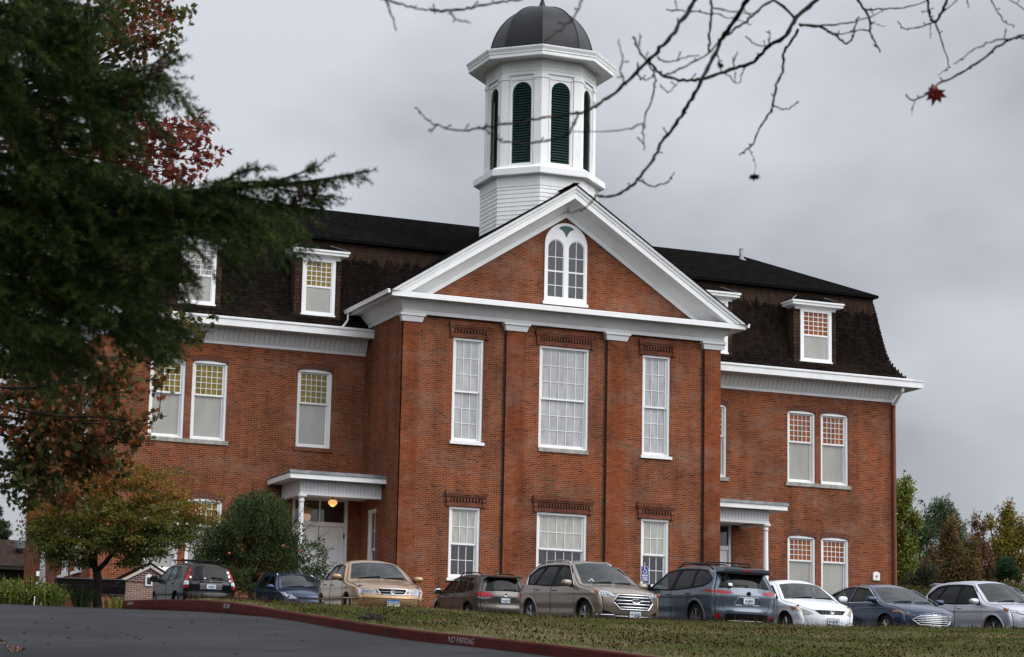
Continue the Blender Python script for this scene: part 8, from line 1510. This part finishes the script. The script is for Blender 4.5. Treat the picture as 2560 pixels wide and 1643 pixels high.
mb = MB(); mb.quad((X0-.3, Y0-.65, ze), (X1+.3, Y0-.65, ze), (X1+.3, Y0+2.6, zr_), (X0-.3, Y0+2.6, zr_)); mb.quad((X1+.3, Y0+5.6, ze), (X0-.3, Y0+5.6, ze), (X0-.3, Y0+2.6, zr_), (X1+.3, Y0+2.6, zr_)); mb.poly([(X1+.3, Y0-.65, ze), (X1+.3, Y0+5.6, ze), (X1+.3, Y0+2.6, zr_)])
mb.build('roof', m_shingle('brown_roof_shingle', (.060, .040, .034), (.045, .032, .028), (.03, .024, .022), .3, .16, .5), shed)
vp = view(48, 1274, 113.2); mb = MB(); mb.box(vp[0]-.22, vp[0]+.22, vp[1]-.3, vp[1]+.3, vp[2]-.25, vp[2]+.10); mb.build('roof_vent', STEEL, shed)
# ---- utility post by the building corner and a thin marker stake
up = view(91, 1430, 72); uz = float(terr(up[0], up[1])); zt = view(91, 1332, 72)[2]; t = thing('utility_post', (up[0], up[1], uz), 'weathered grey timber post with a pale box at the building corner', 'post'); mb = MB(); mb.box(up[0]-.05, up[0]+.07, up[1]-.06, up[1]+.06, uz-.2, zt); mb.build('post', m_plain('grey_timber', (.20, .18, .16), .9, var=.4), t); mb = MB(); mb.box(up[0]-.14, up[0]-.051, up[1]-.05, up[1]+.05, zt-.22, zt-.08); mb.build('junction_box', WHITE2, t)
st = view(79, 1424, 57); z = float(terr(st[0], st[1])); mb = MB(); mb.tube([(st[0], st[1], z-.1), (st[0]+.01, st[1], z+.22)], .012, 6); tag(mb.build('marker_stake', WHITE2), 'thin white marker stake at the road edge before the garden plants', 'stake')
# ---- leaves fallen on the road
FL = [m_plain('fallen_leaf_dark', (.020, .014, .012), .8), m_plain('fallen_leaf_brown', (.10, .045, .025), .8)]
spots = [(22, 1558), (145, 1573), (168, 1573), (195, 1567), (220, 1573), (124, 1592), (128, 1550), (172, 1598), (120, 1613), (303, 1586), (318, 1590), (340, 1598), (425, 1572), (432, 1572), (588, 1638), (62, 1606), (755, 1605), (757, 1567), (772, 1575), (552, 1547), (240, 1548), (555, 1563), (265, 1600), (350, 1602), (60, 1585), (200, 1600), (460, 1540), (640, 1556), (600, 1590), (480, 1560), (320, 1560), (410, 1612), (90, 1560), (690, 1590)]
lp_ = None; LBL = ('small dark dead leaf lying on the wet asphalt road', 'small rust brown dead leaf lying on the wet asphalt road')
for i, (x, y) in enumerate(spots):
    p = hit(x, y, 20, 50); k = 1 if i % 6 == 3 else 0; s = .045+.035*((i*7) % 5)/4; a = i*2.4; mb = MB(); mb.add([(s*(u*math.cos(a)-(v-.4)*math.sin(a)), s*(u*math.sin(a)+(v-.4)*math.cos(a)), s*(.45*abs(u)+.25*abs(v-.4)+.06*((j+i) % 3))) for j, (u, v) in enumerate(MAPLELEAF)], [tuple(range(len(MAPLELEAF)))])
    o = mb.build('fallen_leaf', FL[k]); o.location = (p[0], p[1], p[2]+.006); tag(o, LBL[k], 'leaf', 'dead leaves on the road' if k == 0 else 'rust brown leaves on the road')
# ---- grass verge with brown leaves at the lower left
vk = [(-330, 1478), (-250, 1490), (-170, 1500), (-95, 1512), (-45, 1524), (-10, 1540)]; VP = [hit(a*q_, b*q_, 15, 44) for a, b in vk]; VS = smooth_poly(VP, 5); mb = MB(); prof = [(0.0, -.3), (0.0, .0), (.02, .10), (.05, .12), (.15, .12), (.40, .11)]; P = []
for i, p in enumerate(VS):
    d = VS[min(i+1, len(VS)-1)]-VS[max(i-1, 0)]; d = d[:2]/np.linalg.norm(d[:2]); n_ = np.array((d[1], -d[0])); P += [(p[0]+n_[0]*o, p[1]+n_[1]*o, p[2]+z) for o, z in prof]
mb.add(P, [(i*6+j, (i+1)*6+j, (i+1)*6+j+1, i*6+j+1) for i in range(len(VS)-1) for j in range(5)]); tag(mb.build('kerb', m_plain('faded_red_kerb', (.16, .055, .035), .9, var=.5, scale=8)), kind='structure')
V = []; F = []
for i, p in enumerate(VS):
    for j in range(10): t = j/9; vx, vy = p[0]-GH[0]*(t*12+.02)-SH[0]*(t*6+.14), p[1]-GH[1]*(t*12+.02)-SH[1]*(t*6+.14); V.append((vx, vy, float(terr(vx, vy))+.115))
F = [(i*10+j, i*10+j+1, (i+1)*10+j+1, (i+1)*10+j) for i in range(len(VS)-1) for j in range(9)]; tag(np_mesh('verge', V, F, SOIL, smooth=True), kind='structure'); V = np.array(V)
n = 14000; i = RNG.integers(0, len(VS)-1, n); tj = RNG.random(n)**1.5*4; j = tj.astype(int); f = (tj-j)[:, None]; g = RNG.random((n, 1)); G_ = V.reshape(len(VS), 10, 3); Pp = (G_[i, j]*(1-f)+G_[i, j+1]*f)*(1-g)+(G_[i+1, j]*(1-f)+G_[i+1, j+1]*f)*g
tag(blades('verge_grass', Pp, RNG.uniform(.03, .08, n), RNG.uniform(.004, .009, n), pick([(.05, .06, .018), (.09, .075, .03), (.12, .06, .03)], n), .6), 'olive grass on the small verge at the lower left corner', 'grass', kind='stuff')
for k, (x, y) in enumerate(((18, 1626), (32, 1634), (42, 1630), (50, 1638), (25, 1640), (10, 1622), (6, 1612), (56, 1634))):
    p = hit(x, y, 15, 44); mb = MB(); s = .11; a = k*1.7; mb.add([(s*(u*math.cos(a)-(v-.4)*math.sin(a)), s*(u*math.sin(a)+(v-.4)*math.cos(a)), s*(.5*abs(u)+.3*abs(v-.4)+.08*((jj+k) % 3))) for jj, (u, v) in enumerate(MAPLELEAF)], [tuple(range(len(MAPLELEAF)))]); o = mb.build('fallen_leaf', m_plain('tan_leaf', (.22, .10, .05), .8, var=.3) if k == 0 else bpy.data.materials['tan_leaf']); o.location = (p[0], p[1], p[2]+.03); tag(o, 'curled tan oak leaf on the asphalt at the lower left corner', 'leaf', 'tan leaves at the lower left corner')
# ---- dry leaves and a mole heap on the bank
def lawn_at(x, y):
    u = (x-440*k_)/((2480-440)*k_); best = None; vs = np.linspace(.02, .72, 90); Q = lawn_pt(np.full(90, u), vs); w3 = (Q-CAM); yy = 821.5-(w3@UP)/(w3@FW)*6032.26; return Q[np.argmin(np.abs(yy-y))]
hp = lawn_at(932, 1550); mb = MB(); 
for k in range(26): a = RNG.uniform(0, 6.28); r = .22*RNG.random()**.5; mb.obox((hp[0]+r*math.cos(a), hp[1]+r*math.sin(a)*.8, hp[2]+.10*(1-r/.22)*RNG.random()+.02), *np.linalg.qr(RNG.normal(size=(3, 3)))[0], .03, .035, .025)
tag(mb.build('mole_heap', m_plain('wet_soil', (.015, .011, .009), .95)), 'small dark heap of soil clods on the grass below the gold sedan', 'soil heap')
for k, (x, y) in enumerate(((1003, 1538), (1008, 1541), (1203, 1551), (1196, 1553), (1210, 1554), (1190, 1549), (1100, 1547), (908, 1531), (1555, 1632), (1548, 1629), (1915, 1625), (1104, 1563), (1085, 1565), (1115, 1566))):
    p = lawn_at(x, y); mb = MB(); s = .10; a = k*2.1; mb.add([(s*(u*math.cos(a)-(v-.4)*math.sin(a)), s*(u*math.sin(a)+(v-.4)*math.cos(a)), s*(.6*abs(u)+.3*abs(v-.4)+.1*((jj+k) % 3))) for jj, (u, v) in enumerate(MAPLELEAF)], [tuple(range(len(MAPLELEAF)))]); o = mb.build('fallen_leaf', bpy.data.materials['tan_leaf']); o.location = (p[0], p[1], p[2]+.06); tag(o, 'curled tan leaf lying in the grass of the bank', 'leaf', 'tan leaves on the grass bank')
